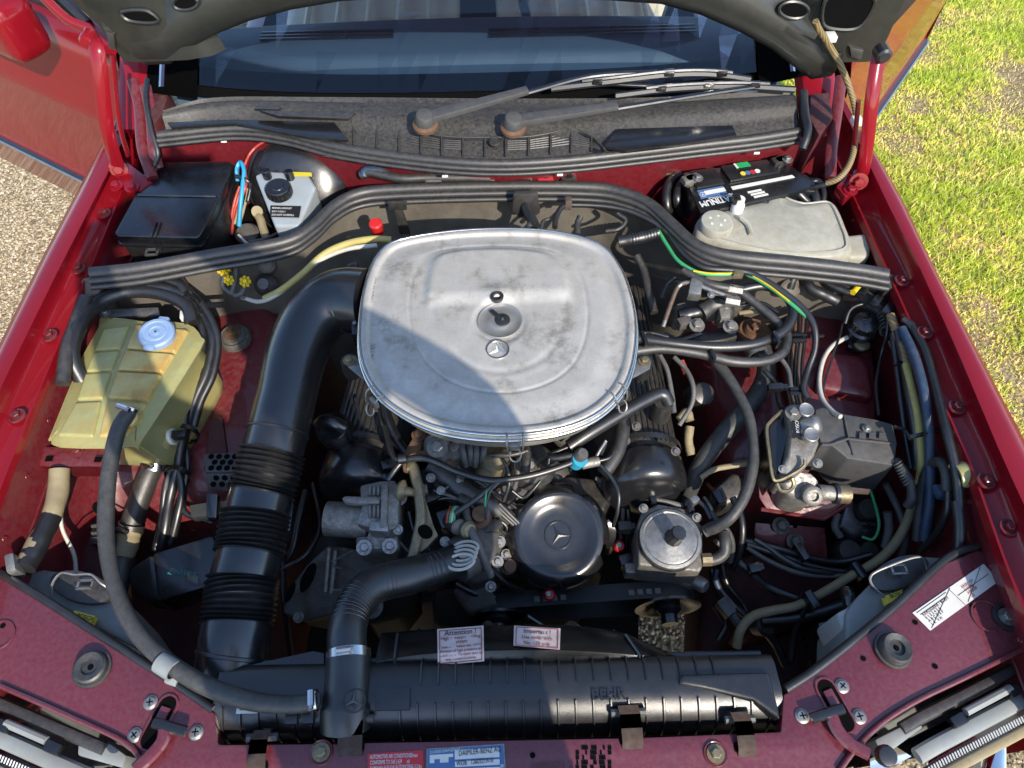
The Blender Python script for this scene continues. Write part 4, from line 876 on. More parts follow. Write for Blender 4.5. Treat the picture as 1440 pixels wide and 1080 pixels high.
bm=B(); P=UL([(965,932,.778),(985,932,.778),(985,943,.778),(965,943,.778)]); prism(bm,P,[p+Vector((0,0,-.012)) for p in P],.003); fin('shroud_clip',bm,'yellow_zinc',shr)
# ---- hoses at the radiator
uh=tag(hose('radiator_hose',[(490,927,.800),(488,893,.80),(497,855,.79),(525,824,.775),(575,810,.755),(620,797,.735),(648,785,.715)],.0262,'rubber',n=20,k=14),'thick black radiator hose curving from the thermostat to the radiator neck','hose')
p=U(490,922,.80); tdir=U(490,900,.80)-U(490,935,.80); clampring('hose_clamp',p,tdir,.0275,'steel',uh,.012)
for k_ in range(26):
    t=.25+.6*k_/26
    P=crom(UL([(490,927,.800),(488,893,.80),(497,855,.79),(525,824,.775),(575,810,.755),(620,797,.735),(648,785,.715)]),20); i=int(t*(len(P)-2)); c=P[i]; d=(P[i+1]-P[i]).normalized()
    bm=B(); lathe(bm,[(.0258,-.0011),(.0267,0),(.0258,.0011)],c,d,20,cap=False); fin('cord_ring',bm,'rubber',uh)
oh_px=[(181,580,.845),(166,606,.845),(154,660,.835),(149,720,.825),(151,775,.82),(165,835,.82),(190,885,.82),(228,925,.82),(285,962,.82),(350,985,.82),(405,991,.815),(442,987,.815)]
oh=tag(hose('overflow_hose',oh_px,.0112,'rubber_bloom',n=14,k=9),'long grey rubber overflow hose running from expansion tank to radiator','hose')
p=U(441,985,.815); clampring('hose_clamp',p,(1,.12,0),.0118,'steel',oh,.010); p=U(181,577,.845); clampring('hose_clamp',p,(.25,.6,.2),.0118,'steel',oh,.010)
bm=B(); c=U(235,937,.822); lathe(bm,[(.0112,-.012),(.0135,-.012),(.0135,.012),(.0112,.012)],c,U(285,962,.82)-U(228,925,.82),16,cap=False); fin('hose_holder',bm,'lamp_grey',oh)
bm=B(); P=UL([(232,945,.812),(250,948,.812),(246,966,.805),(230,960,.805)]); prism(bm,P,[p+Vector((0,0,-.012)) for p in P],.002); fin('holder_foot',bm,'lamp_grey',oh)
# ================================================================ engine
eng=E('engine','dark V8 engine with black valve covers filling the bay','engine',(CX,.62,.16))
# crankcase and valley mass (uneven castings)
bm=B(); box(bm,(CX-.005,.70,.36),(.40,.56,.36),bw=.03); box(bm,(CX,.46,.33),(.34,.12,.30),bw=.03); fin('crankcase',bm,'cast_oily',eng)
bm=B(); box(bm,(CX,.92,.40),(.34,.22,.36),bw=.05); fin('bell_housing',bm,'cast_dark',eng)
# intake manifold runners and valley
bm=B()
for k in range(4):
    for s in (-1,1):
        y=.56+.10*k; tube(bm,crom([Vector((CX+s*.02,y,.66)),Vector((CX+s*.07,y,.69)),Vector((CX+s*.13,y+.01,.62)),Vector((CX+s*.15,y+.01,.56))],4),.024,10)
box(bm,(CX,.70,.665),(.12,.40,.08),bw=.015); fin('intake_manifold',bm,'cast_dark',eng,smooth=50)
# ---- valve covers
def vcover(front_px,back_px,w,z,s,cap_px):
    f=U(*front_px,z); b=U(*back_px,z+.0); d=(b-f).normalized(); n=Vector((d.y,-d.x,0))
    up=Vector((s*.28,0,.96)).normalized(); n=d.cross(up).normalized()
    bm=B(); prof=[]
    for a in np.linspace(-90,90,13): prof.append((math.sin(R(a))*w,math.cos(R(a))**.45*.05 if abs(a)<90 else 0))
    prof=[(-w,-.09)]+prof+[(w,-.09)]
    rows=[[f+d*t+n*x+up*(zz-.05) for x,zz in prof] for t in np.linspace(0,(b-f).length,4)]
    grid(bm,rows); bmesh.ops.holes_fill(bm,edges=[e for e in bm.edges if len(e.link_faces)==1],sides=0); vc=fin('valve_cover',bm,'plastic_dusty',eng,smooth=50)
    L_=(b-f).length
    for x in np.linspace(-.55,.62,8):
        a=math.asin(x); h=math.cos(a)**.45*.05
        bm=B(); P=[f+d*t+n*(x*w)+up*(h-.05+.0015) for t in np.linspace(.03,L_,6)]; tube(bm,P,.0024,5); fin('rib',bm,'plastic_dusty',vc)
    # rounded timing end
    r=w*1.20; c=f+up*-.056
    bm=B(); lathe(bm,[(r*.90,-.014),(r*.985,-.010),(r,-.002),(r,.020),(r*.985,.032),(r*.94,.041),(r*.84,.048),(r*.6,.052),(0,.054)],c+Vector((0,-.004,0)),-d+up*.10,48,up=up); fin('timing_cover',bm,'satin_black',vc,smooth=70)
    bm=B(); lathe(bm,[(r*1.02,-.006),(r*1.02,.004)],c+Vector((0,.028,0)),-d,36,cap=False); fin('cover_joint',bm,'rubber',vc)
    return vc,f,b,d,n,up
vl,f,b,d,n,up=vcover((492,640),(548,420),.060,.735,-1,None)
vr,f2,b2,d2,n2,up2=vcover((922,640),(880,400),.060,.735,1,None)
# oil filler cap with its grip bar
c=U(466,600,.770); bm=B(); lathe(bm,[(.030,-.03),(.030,-.006),(.027,.0),(0,.001)],c,(-.2,-.05,1),28); oc=fin('oil_cap',bm,'plastic',vl)
bm=B(); tube(bm,crom([c+Vector((-.022,.004,.004)),c+Vector((-.01,.004,.014)),c+Vector((.01,-.002,.014)),c+Vector((.022,-.004,.004))],4),.011,10,flat=.8); fin('cap_grip',bm,'plastic',oc)
# black coil cover beside the left valve cover
bm=B(); P=UL([(500,505,.73),(528,500,.73),(536,590,.71),(520,640,.69),(470,640,.68)]); prism(bm,P,[p+Vector((0,0,-.10)) for p in P],.008); fin('head_side',bm,'cast_oily',eng)
hose('plug_lead',[(540,560,.76),(546,590,.755),(560,620,.745),(575,640,.74)],.0085,'plastic',eng)
# breather pipe from right valve cover to the throttle body
bm=B(); P=crom(UL([(940,566,.80),(934,556,.812),(922,556,.815),(880,578,.815),(830,608,.81),(800,628,.80)]),6); tube(bm,P,.0108,14); br=tag(fin('breather_pipe',bm,'rubber',None,smooth=60),'black bent breather pipe from valve cover to under the air cleaner','pipe')
bm=B(); lathe(bm,[(.017,-.03),(.017,.0),(.015,.012)],U(932,572,.775),(0,0,1),18); fin('pipe_collar',bm,'plastic_dusty',br)
# ---- central ancillaries in front of the air cleaner
# thermostat housing / water outlet
bm=B(); tube(bm,crom(UL([(640,790,.71),(660,778,.70),(676,756,.67),(680,735,.64)]),4),lambda t:.034+.012*t,16); P=UL([(640,718,.69),(690,712,.69),(712,760,.68),(704,808,.66),(660,820,.65),(642,775,.68)]); prism(bm,P,[p+Vector((0,0,-.12)) for p in P],.012,3); th=fin('thermostat_housing',bm,'cast_dark',eng,smooth=50)
for px,py,r in ((656,764,.0055),(692,742,.0055),(668,735,.005),(700,790,.0055),(703,762,.0055)): hexbolt('housing_bolt',U(px,py,.694),(0,-.3,1),r,'zinc',th)
bm=B(); lathe(bm,[(.022,-.03),(.022,.02),(.018,.028),(.012,.03),(.012,.05),(0,.052)],U(672,732,.70),(.1,-.2,1),20); fin('temperature_sender',bm,'rusty',th)
# pale looped spring clip on the hose joint
for k in range(4):
    c=U(648+k*2.0,790-k*6,.757-.004*k); bm=B(); ring=[c+Vector((.020*math.cos(t),.013*math.sin(t),.006*math.cos(t+.5))) for t in np.linspace(0,2*math.pi,25)]; tube(bm,ring,.0024,6,cap=False); fin('spring_coil',bm,'cable_white',th)
hose('sheathed_lead',[(655,715,.74),(660,740,.745),(672,765,.74),(682,790,.72),(690,810,.70)],.0065,'cable_grey',th)
bm=B(); tube(bm,UL([(626,762,.72),(645,780,.72)]),.006,8); lathe(bm,[(.008,-.005),(.008,.005)],U(626,762,.722),(0,-.3,1),14); fin('clip_strut',bm,'cast',th)
# idle control valve (silver, boxy with ribs and a cylinder)
iv=E('idle_valve','silver ribbed control valve with round motor beside the intake duct','valve',U(520,745,.60))
bm=B(); tube(bm,[U(460,729,.73),U(520,733,.73)],.0275,22); bevel(bm,.003); fin('valve_motor',bm,'cast',iv)
bm=B(); P=UL([(505,682,.765),(532,676,.765),(556,674,.765),(562,690,.765),(560,742,.76),(540,748,.76),(500,736,.765),(508,712,.765)]); prism(bm,P,[p+Vector((0,0,-.07)) for p in P],.006,2); vb=fin('valve_body',bm,'cast',iv)
bm=B(); P=UL([(480,700,.772),(486,697,.772),(534,699,.772),(534,708,.772),(500,708,.772),(484,706,.772)]); prism(bm,P,[p+Vector((0,0,-.012)) for p in P],.003); fin('valve_lug',bm,'cast',vb)
for px in (520,526,532): 
    for y0,y1 in ((684,697),(711,728)):
        bm=B(); tube(bm,UL([(px,y0,.767),(px,y1,.767)]),.0026,6); fin('rib',bm,'cast',vb)
bm=B(); P=UL([(536,680,.774),(546,679,.774),(544,740,.772),(534,742,.772)]); prism(bm,P,[p+Vector((0,0,-.02)) for p in P],.004); fin('valve_flange',bm,'cast',vb)
bm=B(); P=UL([(520,732,.77),(546,734,.77),(546,748,.768),(518,746,.768)]); prism(bm,P,[p+Vector((0,0,-.04)) for p in P],.004); fin('valve_clip',bm,'zinc',vb)
bm=B(); P=UL([(498,752,.735),(560,748,.735),(564,775,.725),(540,778,.725),(500,772,.73)]); prism(bm,P,[p+Vector((0,0,-.06)) for p in P],.010,3); lathe(bm,[(.018,-.03),(.016,.006)],U(532,758,.735),(0,-.3,1),18); fin('valve_foot',bm,'cast',iv)
for px,py in ((512,770),(548,768),(562,700)): hexbolt('valve_bolt',U(px,py,.742),(.2,-.3,1),.007,'zinc',iv)
bm=B(); lathe(bm,[(.016,-.004),(.017,0),(.008,.006),(.006,.02)],U(566,690,.765),(1,-.3,.2),16); fin('linkage_washer',bm,'yellow_zinc',iv)
# forked bracket (dull yellow cast)
bm=B()
A_=UL([(574,655,.77),(582,660,.77),(592,720,.755),(586,760,.74),(578,790,.73)]); tube(bm,crom(A_,5),.0085,8,flat=.6)
P=UL([(584,675,.765),(598,700,.76),(610,740,.745),(616,752,.74),(600,770,.735),(580,784,.73),(576,770,.735),(588,750,.74),(590,718,.75)]); prism(bm,P,[p+Vector((0,0,-.010)) for p in P],.002); brk=fin('engine_bracket',bm,'yellow_zinc',eng)
bm=B(); c=U(598,748,.752); lathe(bm,[(.010,0),(.010,.0012)],c,(0,0,1),18,sy_=1.3); fin('bracket_hole',bm,'black',brk,smooth=0)
bm=B(); P=UL([(578,640,.775),(590,632,.775),(598,612,.78),(604,600,.78),(586,598,.78),(580,616,.78),(566,640,.775),(566,660,.77),(580,662,.77)]); prism(bm,P,[p+Vector((0,0,-.014)) for p in P],.003); fin('bracket_arm',bm,'rusty',brk)
hexbolt('bracket_bolt',U(589,612,.782),(0,0,1),.007,'rusty',brk)
# injector / fuel hardware under the front of the cleaner
bm=B(); lathe(bm,[(.020,-.02),(.022,0),(.021,.03),(.016,.036),(0,.036)],U(614,630,.755),(0.1,-.3,1),18); fin('fuel_damper',bm,'cast',eng)
hexbolt('union_bolt',U(615,630,.79),(0,-.2,1),.010,'zinc',eng)
bm=B(); P=UL([(605,622,.75),(625,618,.75),(650,660,.74),(656,700,.72),(636,704,.72),(620,668,.74)]); prism(bm,P,[p+Vector((0,0,-.05)) for p in P],.006); fin('fuel_distributor',bm,'cast',eng)
for i,(a,b_) in enumerate((((646,618),(655,655)),((660,622),(662,652)),((670,622),(668,655)),((682,622),(676,650)))): hose('fuel_line',[(*a,.775),((a[0]+b_[0])/2+1,(a[1]+b_[1])/2,.78),(*b_,.755)],.0052,'cable_grey',eng)
bm=B(); lathe(bm,[(.024,-.035),(.024,.01),(.026,.012),(.026,.03),(.020,.036),(0,.036)],U(690,660,.735),(.35,.5,.9),20); hc=fin('fuel_valve',bm,'yellow_zinc',eng)
bm=B(); lathe(bm,[(.025,-.05),(.025,-.036),(.0255,-.036)],U(690,660,.735),(.35,.5,.9),20); fin('valve_sleeve',bm,'plastic',hc)
bm=B(); P=UL([(600,655,.735),(614,650,.735),(665,695,.71),(690,720,.69),(672,735,.68),(640,715,.70),(606,680,.72)]); prism(bm,P,[p+Vector((0,0,-.03)) for p in P],.012,3); fin('coolant_elbow',bm,'rubber_old',eng,smooth=50)
hose('bypass_hose',[(606,655,.745),(630,672,.742),(655,692,.735),(690,712,.715),(705,722,.70)],.0165,'rubber_old',eng,n=14)
# green-insert plug
bm=B(); P=UL([(612,720,.74),(636,712,.74),(648,722,.74),(640,745,.735),(620,742,.735)]); prism(bm,P,[p+Vector((0,0,-.03)) for p in P],.004); pl=fin('sensor_plug',bm,'plastic',eng)
bm=B(); lathe(bm,[(.013,-.02),(.013,.012),(.010,.014),(0,.014)],U(640,738,.742),(.5,-.6,.6),16); fin('plug_insert',bm,'plastic_dusty',pl)
bm=B(); lathe(bm,[(.014,-.02),(.014,.016),(.010,.02)],U(652,742,.735),(.5,-.5,.6),14); fin('plug_socket',bm,'yellow_zinc',pl)
for i,(c_,dx) in enumerate((('cable_red',0),('cable_green',4),('cable_white',7),('cable_green',10))): hose('plug_wire',[(628+dx,735,.755),(630+dx,722,.765),(634+dx,712,.76)],.0016,c_,pl,n=5)
# loom lying across the front of the engine
lm=E('engine_loom','thin black wiring loom draped across the front of the engine','cable',U(700,675,.70))
for nm,pts,r in (('wire',[(565,646,.79),(600,645,.80),(640,662,.79),(680,674,.79),(705,675,.79),(750,668,.79),(800,652,.79),(820,640,.79)],.0055),('wire',[(706,675,.79),(690,685,.785),(665,705,.775),(640,722,.765)],.0045),('wire',[(704,677,.79),(690,690,.785),(684,710,.77),(683,730,.75)],.0022),('wire',[(566,648,.79),(556,660,.785),(545,675,.78)],.0045),('wire',[(566,648,.79),(552,640,.785),(540,600,.78)],.005)):
    hose(nm,pts,r,'cable_black',lm)
bm=B(); lathe(bm,[(.0065,-.006),(.0085,-.006),(.0085,.006),(.0065,.006)],U(566,645,.795),(1,.1,0),12,cap=False); fin('cable_tie',bm,'plastic',lm)
hose('green_wire',[(684,690,.785),(683,700,.782),(682,712,.77)],.0017,'cable_green',lm,n=5)
# vacuum elbow with blue ring
vt=E('vacuum_valve','small vacuum connector with bright blue ring under air cleaner','valve',U(815,650,.74))
bm=B(); lathe(bm,[(.0125,-.01),(.0125,.008)],U(813,648,.79),(.35,-.2,1),18); fin('blue_ring',bm,'teal_plastic',vt)
bm=B(); lathe(bm,[(.0105,-.02),(.0105,.018),(.008,.022),(0,.022)],U(812,643,.792),(.35,-.2,1),18); fin('valve_elbow',bm,'plastic_grey',vt)
bm=B(); tube(bm,UL([(818,653,.785),(842,648,.785)]),.0085,10); fin('valve_tube',bm,'cast',vt)
for pts,r in (([(842,648,.785),(856,644,.785),(862,638,.785)],.003),([(845,655,.78),(860,672,.775),(870,695,.77),(868,720,.75),(862,740,.72)],.003),([(805,640,.795),(780,644,.79),(772,640,.785)],.006),([(772,645,.79),(772,660,.78),(785,672,.76)],.0025)): hose('vacuum_line',pts,r,'cable_black',vt)
# black corrugated duct to the right of the throttle
hose('vent_duct',[(870,560,.76),(876,590,.755),(872,625,.75),(860,650,.745),(848,665,.74)],.012,'rubber_old',eng,n=12)
bm=B(); lathe(bm,[(.04,-.03),(.04,.0),(.03,.012),(.012,.014),(.010,.02),(0,.02)],U(748,656,.72),(0,-.3,1),24); fin('throttle_drum',bm,'plastic_dusty',eng)
hexbolt('drum_nut',U(746,654,.735),(0,-.3,1),.007,'zinc',eng)
for pts,r in (([(728,650,.76),(728,668,.75),(722,690,.72),(716,712,.70)],.004),([(735,620,.77),(740,640,.775),(738,665,.77)],.0085),([(695,705,.72),(720,725,.70),(735,740,.68)],.006),([(700,690,.73),(722,712,.70)],.006),([(690,715,.72),(715,735,.69)],.006)): hose('engine_hose',pts,r,'cable_grey' if r<.005 else 'rubber_old',eng)
# throttle rod
hose('throttle_rod',[(832,656,.77),(842,636,.78),(852,620,.785)],.003,'zinc',eng,n=6); hose('throttle_rod',[(845,640,.775),(852,624,.78)],.003,'satin_black',eng,n=6)
# ---- distributor cap
ds=E('distributor','round black distributor cap with relief star and red clips','distributor',U(787,790,.45))
AX=Vector((.03,-.34,.94)).normalized(); c=U(786,752,.695)
bm=B(); lathe(bm,[(0.0660,-0.1600),(0.0770,-0.1200),(0.0853,-0.1050),(0.0880,-0.0600),(0.0875,-0.0280),(0.0825,-0.0100),(0.0726,-0.0010),(0.0660,0.0015),(0.0605,0.0010),(0.0506,-0.0060),(0.0418,-0.0085),(0.0330,-0.0090),(0.0000,-0.0090)],c,AX,56,up=(0,1,0))
for v in bm.verts:
    r_=v.co-c; h=r_.dot(AX); rad_=r_-AX*h; a=math.degrees(math.atan2(rad_.dot(Vector((0,1,0))-AX*AX.y),rad_.x))
    for a0 in (-18,-95,130,60):
        if abs((a-a0+180)%360-180)<9 and rad_.length>.06 and h<-.008: v.co-=rad_.normalized()*.010
dcap=fin('distributor_cap',bm,'satin_black',ds,smooth=45)
star('relief_star',c+AX*-.0085,.0235,'satin_black',dcap,AX,(0,1,0),.0016,rot=25)
bm=B(); P=UL([(765,680,.67),(800,668,.67),(840,672,.67),(862,700,.66),(850,720,.67),(790,700,.68)]); prism(bm,P,[p+Vector((0,0,-.07)) for p in P],.010,3); fin('cap_hood',bm,'plastic_dusty',ds,smooth=50)
for px,py in ((870,768),(772,836)):
    q=U(px,py,.62 if py<800 else .60); bm=B(); lathe(bm,[(.008,-.014),(.010,-.008),(.010,.006),(.007,.010)],q,AX,14); rc=fin('red_clip',bm,'red_plastic',ds); hexbolt('clip_screw',q+AX*.009+Vector((-.002,.002,0)),AX,.0055,'zinc',rc,False)
bm=B(); P=UL([(855,725,.665),(868,745,.65),(866,765,.63),(852,770,.62),(848,748,.65)]); prism(bm,P,[p+Vector((0,0,-.05)) for p in P],.006); fin('cap_rib',bm,'satin_black',ds)
# ignition leads
ig=E('ignition_leads','bundle of black ignition leads between distributor and valve cover','cable',U(890,700,.60))
for k in range(7): hose('ignition_lead',[(838+2*k,672+5*k,.68-.006*k),(860+2*k,682+4.5*k,.682-.006*k),(900,698+2.2*k,.685-.008*k),(940,706+1.2*k,.683-.009*k),(975,716+1.0*k,.67-.01*k)],.0042,'cable_black' if k%3 else 'cable_grey',ig)
for px,py in ((916,702),(968,714)): 
    bm=B(); box(bm,U(px,py,.685),(.010,.022,.026),RZ(10),bw=.002); fin('lead_clip',bm,'plastic',ig)
# ---- power steering pump
ps=E('steering_pump','square alloy steering pump reservoir with round lid and black nut','pump',U(942,790,.40))
bm=B(); P=UL([(902,720,.685),(925,708,.685),(970,716,.685),(988,740,.685),(988,798,.68),(984,804,.68),(898,794,.68),(896,740,.685)]); prism(bm,P,[p+Vector((0,0,-.075)) for p in P],.008,3); psb=fin('pump_body',bm,'cast',ps,smooth=45)
c=U(943,757,.70); bm=B(); lathe(bm,[(.050,-.02),(.0505,-.004),(.049,0),(.044,.0015),(.042,.0004),(.038,.002),(.018,.004),(.014,.006),(0,.006)],c,(0,-.08,1),44); lid=fin('pump_lid',bm,'zinc',ps,smooth=40)
bm=B(); lathe(bm,[(.0515,-.001),(.052,.001),(.0515,.003)],c+Vector((0,0,-.006)),(0,-.08,1),44,cap=False); fin('lid_gasket',bm,'rubber',lid)
bm=B(); lathe(bm,[(.013,0),(.015,.004),(.012,.012),(.0125,.03),(.011,.034),(0,.035)],c+Vector((.002,-.002,.004)),(.12,-.1,1),10); fin('lid_nut',bm,'rubber',lid,smooth=25)
bm=B(); P=UL([(952,805,.63),(982,806,.63),(980,824,.62),(958,822,.62)]); prism(bm,P,[p+Vector((0,0,-.05)) for p in P],.008,3); fin('pump_snout',bm,'cast',ps)
bm=B(); lathe(bm,[(.012,-.02),(.012,.01),(.009,.014)],U(983,820,.62),(.6,-.6,.4),14); fin('pump_union',bm,'zinc',ps)
bm=B(); P=UL([(878,792,.64),(896,790,.64),(900,806,.64),(880,806,.64)]); prism(bm,P,[p+Vector((0,0,-.03)) for p in P],.004); fin('pump_lug',bm,'cast',ps)
bm=B(); tube(bm,crom(UL([(990,787,.675),(1004,787,.675),(1018,778,.68),(1020,762,.69),(1018,750,.69)]),5),.0095,12); ph=fin('return_hose',bm,'rubber_bloom',ps)
bm=B(); lathe(bm,[(.011,-.008),(.011,.008)],U(993,787,.675),(1,0,0),8); fin('hose_union',bm,'yellow_zinc',ph)
bm=B(); tube(bm,UL([(990,748,.69),(1006,740,.70)]),.010,12); fin('pump_spigot',bm,'cable_green' if False else 'plastic_grey',ps)
# ---- belts and pulleys (vertical, facing the front)
bp=E('belt_drive','ribbed black drive belt running between two pulleys behind fan shroud','belt drive',U(830,850,.40))
yb=U(860,842,.57).y; pr=U(938,858,.555); pl_=U(700,866,.555)
def circ(cx_,cz,r,a0,a1,n=18): return [Vector((cx_+r*math.cos(a),yb,cz+r*math.sin(a))) for a in np.linspace(a0,a1,n)]
r1,r2=.050,.040; zc=.548
path=circ(pr.x,zc+.015,r1,-math.pi/2,math.pi/2)+circ(pl_.x,zc,r2,math.pi/2,3*math.pi/2); path.append(path[0])
bm=B(); rows=[]
for p in path: rows.append([p+Vector((0,-.014,0)),p+Vector((0,.014,0))])
grid(bm,rows); bmesh.ops.solidify(bm,geom=bm.faces[:],thickness=.005); bl=fin('drive_belt',bm,'rubber',bp,smooth=50)
for k in range(8):
    t=.08+.05*k if k<4 else .62+.05*(k-4); a=path[17].lerp(path[18],t)+Vector((0,-.003,.0012)); bm=B(); box(bm,a,(.009,.009,.0012)); fin('belt_print',bm,'cable_grey',bl,smooth=0)
for cx_,cz,r in ((pr.x,zc+.015,r1),(pl_.x,zc,r2)):
    bm=B(); lathe(bm,[(r*1.12,-.018),(r*1.12,-.014),(r*.93,-.012),(r*.93,.012),(r*1.12,.014),(r*1.12,.018),(r*.8,.016),(r*.5,.004),(.022,.004),(.022,.022),(.014,.03),(.014,.045),(0,.045)],Vector((cx_,yb,cz)),(0,-1,0),36); fin('pulley',bm,'satin_black',bp,smooth=35)
bm=B(); lathe(bm,[(.13,-.005),(.13,.004),(.05,.01),(.03,.03),(0,.03)],Vector((pl_.x+.01,yb-.06,.47)),(0,-1,0),36); fin('fan_hub',bm,'satin_black',bp)
for k in range(7):
    a=2*math.pi*k/7+.3; cc=Vector((pl_.x+.01,yb-.075,.47)); u_=Vector((math.cos(a),0,math.sin(a))); v_=Vector((-math.sin(a),.5,math.cos(a))).normalized()
    bm=B(); P=[cc+u_*.08-v_*.03,cc+u_*.20-v_*.045,cc+u_*.205+v_*.045,cc+u_*.08+v_*.03]; prism(bm,P,[p+Vector((0,.004,0)) for p in P]); fin('fan_blade',bm,'satin_black',bp)
# alternator and its pierced bracket on the left front
al=E('alternator_bracket','grey cast accessory bracket with oval holes beside intake duct','bracket',U(460,830,.45))
bm=B(); P=UL([(462,765,.67),(500,772,.67),(545,780,.66),(540,800,.65),(505,830,.63),(470,862,.61),(430,872,.60),(398,862,.60),(400,835,.61),(430,795,.64)]); prism(bm,P,[p+Vector((0,0,-.022)) for p in P],.006,2); bk_=fin('bracket_plate',bm,'cast_dark',al)
for px,py,rx,ry,rot in ((433,812,.010,.024,0),(408,833,.006,.016,0)):
    c=U(px,py,.655 if px>420 else .640); bm=B(); ring=[c+Vector((rx*math.cos(t)+.25*ry*math.sin(t),ry*math.sin(t),-.02*math.sin(t)*0)) for t in np.linspace(0,2*math.pi,25)[:-1]]; prism(bm,ring,[p+Vector((0,0,-.001)) for p in ring]); fin('plate_hole',bm,'black',bk_,smooth=0)
for a,b_ in (((463,770),(458,832)),((472,774),(466,834))): hose('plate_rib',[(*a,.675),(*b_,.645)],.004,'cast',bk_)
for a,b_ in (((466,790),(496,774)),((466,795),(480,800)),((466,830),(482,830))): hose('cast_tick',[(*a,.672),(*b_,.668)],.0015,'zinc',bk_,n=5)
bm=B(); lathe(bm,[(.055,-.09),(.058,-.07),(.058,.05),(.05,.06),(0,.062)],U(470,850,.48)+Vector((0,.03,0)),(0,-1,0),28); fin('alternator',bm,'cast_oily',al)
bm=B(); P=UL([(500,790,.60),(560,800,.58),(590,830,.55),(560,870,.5),(520,880,.5),(500,840,.55)]); prism(bm,P,[p+Vector((0,0,-.12)) for p in P],.012,3); fin('water_pump',bm,'cast_oily',eng)
bm=B(); P=UL([(605,830,.56),(700,815,.58),(720,850,.56),(690,890,.5),(610,880,.5)]); prism(bm,P,[p+Vector((0,0,-.2)) for p in P],.012,3); fin('front_casting',bm,'cast_oily',eng)
hose('lead',[(420,670,.68),(408,700,.69),(400,750,.68),(398,800,.64),(400,850,.60),(410,930,.50)],.005,'cable_black',al)
hose('lead',[(440,680,.62),(450,740,.64),(430,780,.65),(396,800,.64),(370,815,.60)],.004,'cable_black',al)
hexbolt('bracket_bolt',U(522,852,.60),(0,-.4,1),.012,'cast',al)
# dark lower mass: added light-blocking fill plates, with gaps through which the ground shows
for nm,pts,z in (('dark_fill_plate',[(200,760),(552,760),(552,985),(200,985)],.27),('dark_fill_plate',[(606,700),(898,700),(898,985),(606,985)],.27),('dark_fill_plate',[(974,700),(1330,700),(1330,985),(974,985)],.27),('dark_fill_plate',[(200,560),(1300,560),(1300,815),(200,815)],.22)):
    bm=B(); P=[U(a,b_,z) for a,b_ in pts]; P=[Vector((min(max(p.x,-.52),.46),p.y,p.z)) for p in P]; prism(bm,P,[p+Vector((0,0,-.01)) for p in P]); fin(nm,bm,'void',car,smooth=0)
# ================================================================ air cleaner
ac=E('air_cleaner','large silver aluminium air cleaner with round cornered lid and relief star','air cleaner',U(700,500,.80))
ZA=.935
lid_px=[(560,336),(630,324),(705,320),(780,324),(843,341),(872,372),(888,410),(896,450),(895,492),(884,535),(862,566),(828,590),(780,606),(720,613),(660,610),(610,600),(566,580),(530,552),(510,518),(503,480),(506,430),(516,385),(532,354)]
LO=ngon_smooth([U(a,b_,ZA) for a,b_ in lid_px],4); LC=sum(LO,Vector())/len(LO)
def inset(o,k,dz=0): return [LC+(p-LC)*k+Vector((0,0,dz)) for p in o]
inner_px=[(622,360),(690,352),(760,357),(785,375),(797,405),(797,450),(780,490),(745,515),(700,524),(655,512),(622,480),(605,440),(606,390)]
IO=ngon_smooth([U(a,b_,ZA+.006) for a,b_ in inner_px],8); 
n_=len(LO); IO2=[]
ang=[math.atan2(p.y-LC.y,p.x-LC.x) for p in IO]; IC=sum(IO,Vector())/len(IO)
def ray_outline(O,a):
    best=None; u=Vector((math.cos(a),math.sin(a),0))
    for p,q in zip(O,O[1:]+O[:1]):
        d1=p-LC; d2=q-LC; den=(d2.x-d1.x)*u.y-(d2.y-d1.y)*u.x
        if abs(den)<1e-12: continue
        t=-(d1.x*u.y-d1.y*u.x)/den
        if -1e-6<=t<=1+1e-6:
            h=(d1+(d2-d1)*t); s_=h.x*u.x+h.y*u.y
            if s_>0 and (best is None or s_>best): best=s_
    return best or .05
AN=[math.atan2(p.y-LC.y,p.x-LC.x) for p in LO]; ro=[math.hypot(p.x-LC.x,p.y-LC.y) for p in LO]; ri=[ray_outline(IO,a) for a in AN]
def ring(fr,dz,base='o'):
    out=[]
    for a,o1,i1 in zip(AN,ro,ri):
        r=(i1+(o1-i1)*fr) if base=='b' else (o1*fr if base=='o' else i1*fr)
        out.append(Vector((LC.x+math.cos(a)*r,LC.y+math.sin(a)*r,ZA+dz)))
    return out
def sstep(a,b,x):
    t=min(max((x-a)/(b-a),0),1); return t*t*(3-2*t)
ys0=U(700,432,ZA).y; ys1=U(700,412,ZA).y; cb1=U(699,417,ZA); cb2=U(703,452,ZA)
NA=160; ANG=np.linspace(-math.pi,math.pi,NA,endpoint=False); RO=[ray_outline(LO,a) for a in ANG]; RI=[ray_outline(IO,a) for a in ANG]
drng=np.random.default_rng(3); dents=[(LC.x+drng.uniform(-.18,.18),LC.y+drng.uniform(-.18,.18),drng.uniform(.01,.03),drng.uniform(-.0009,.0006)) for _ in range(38)]
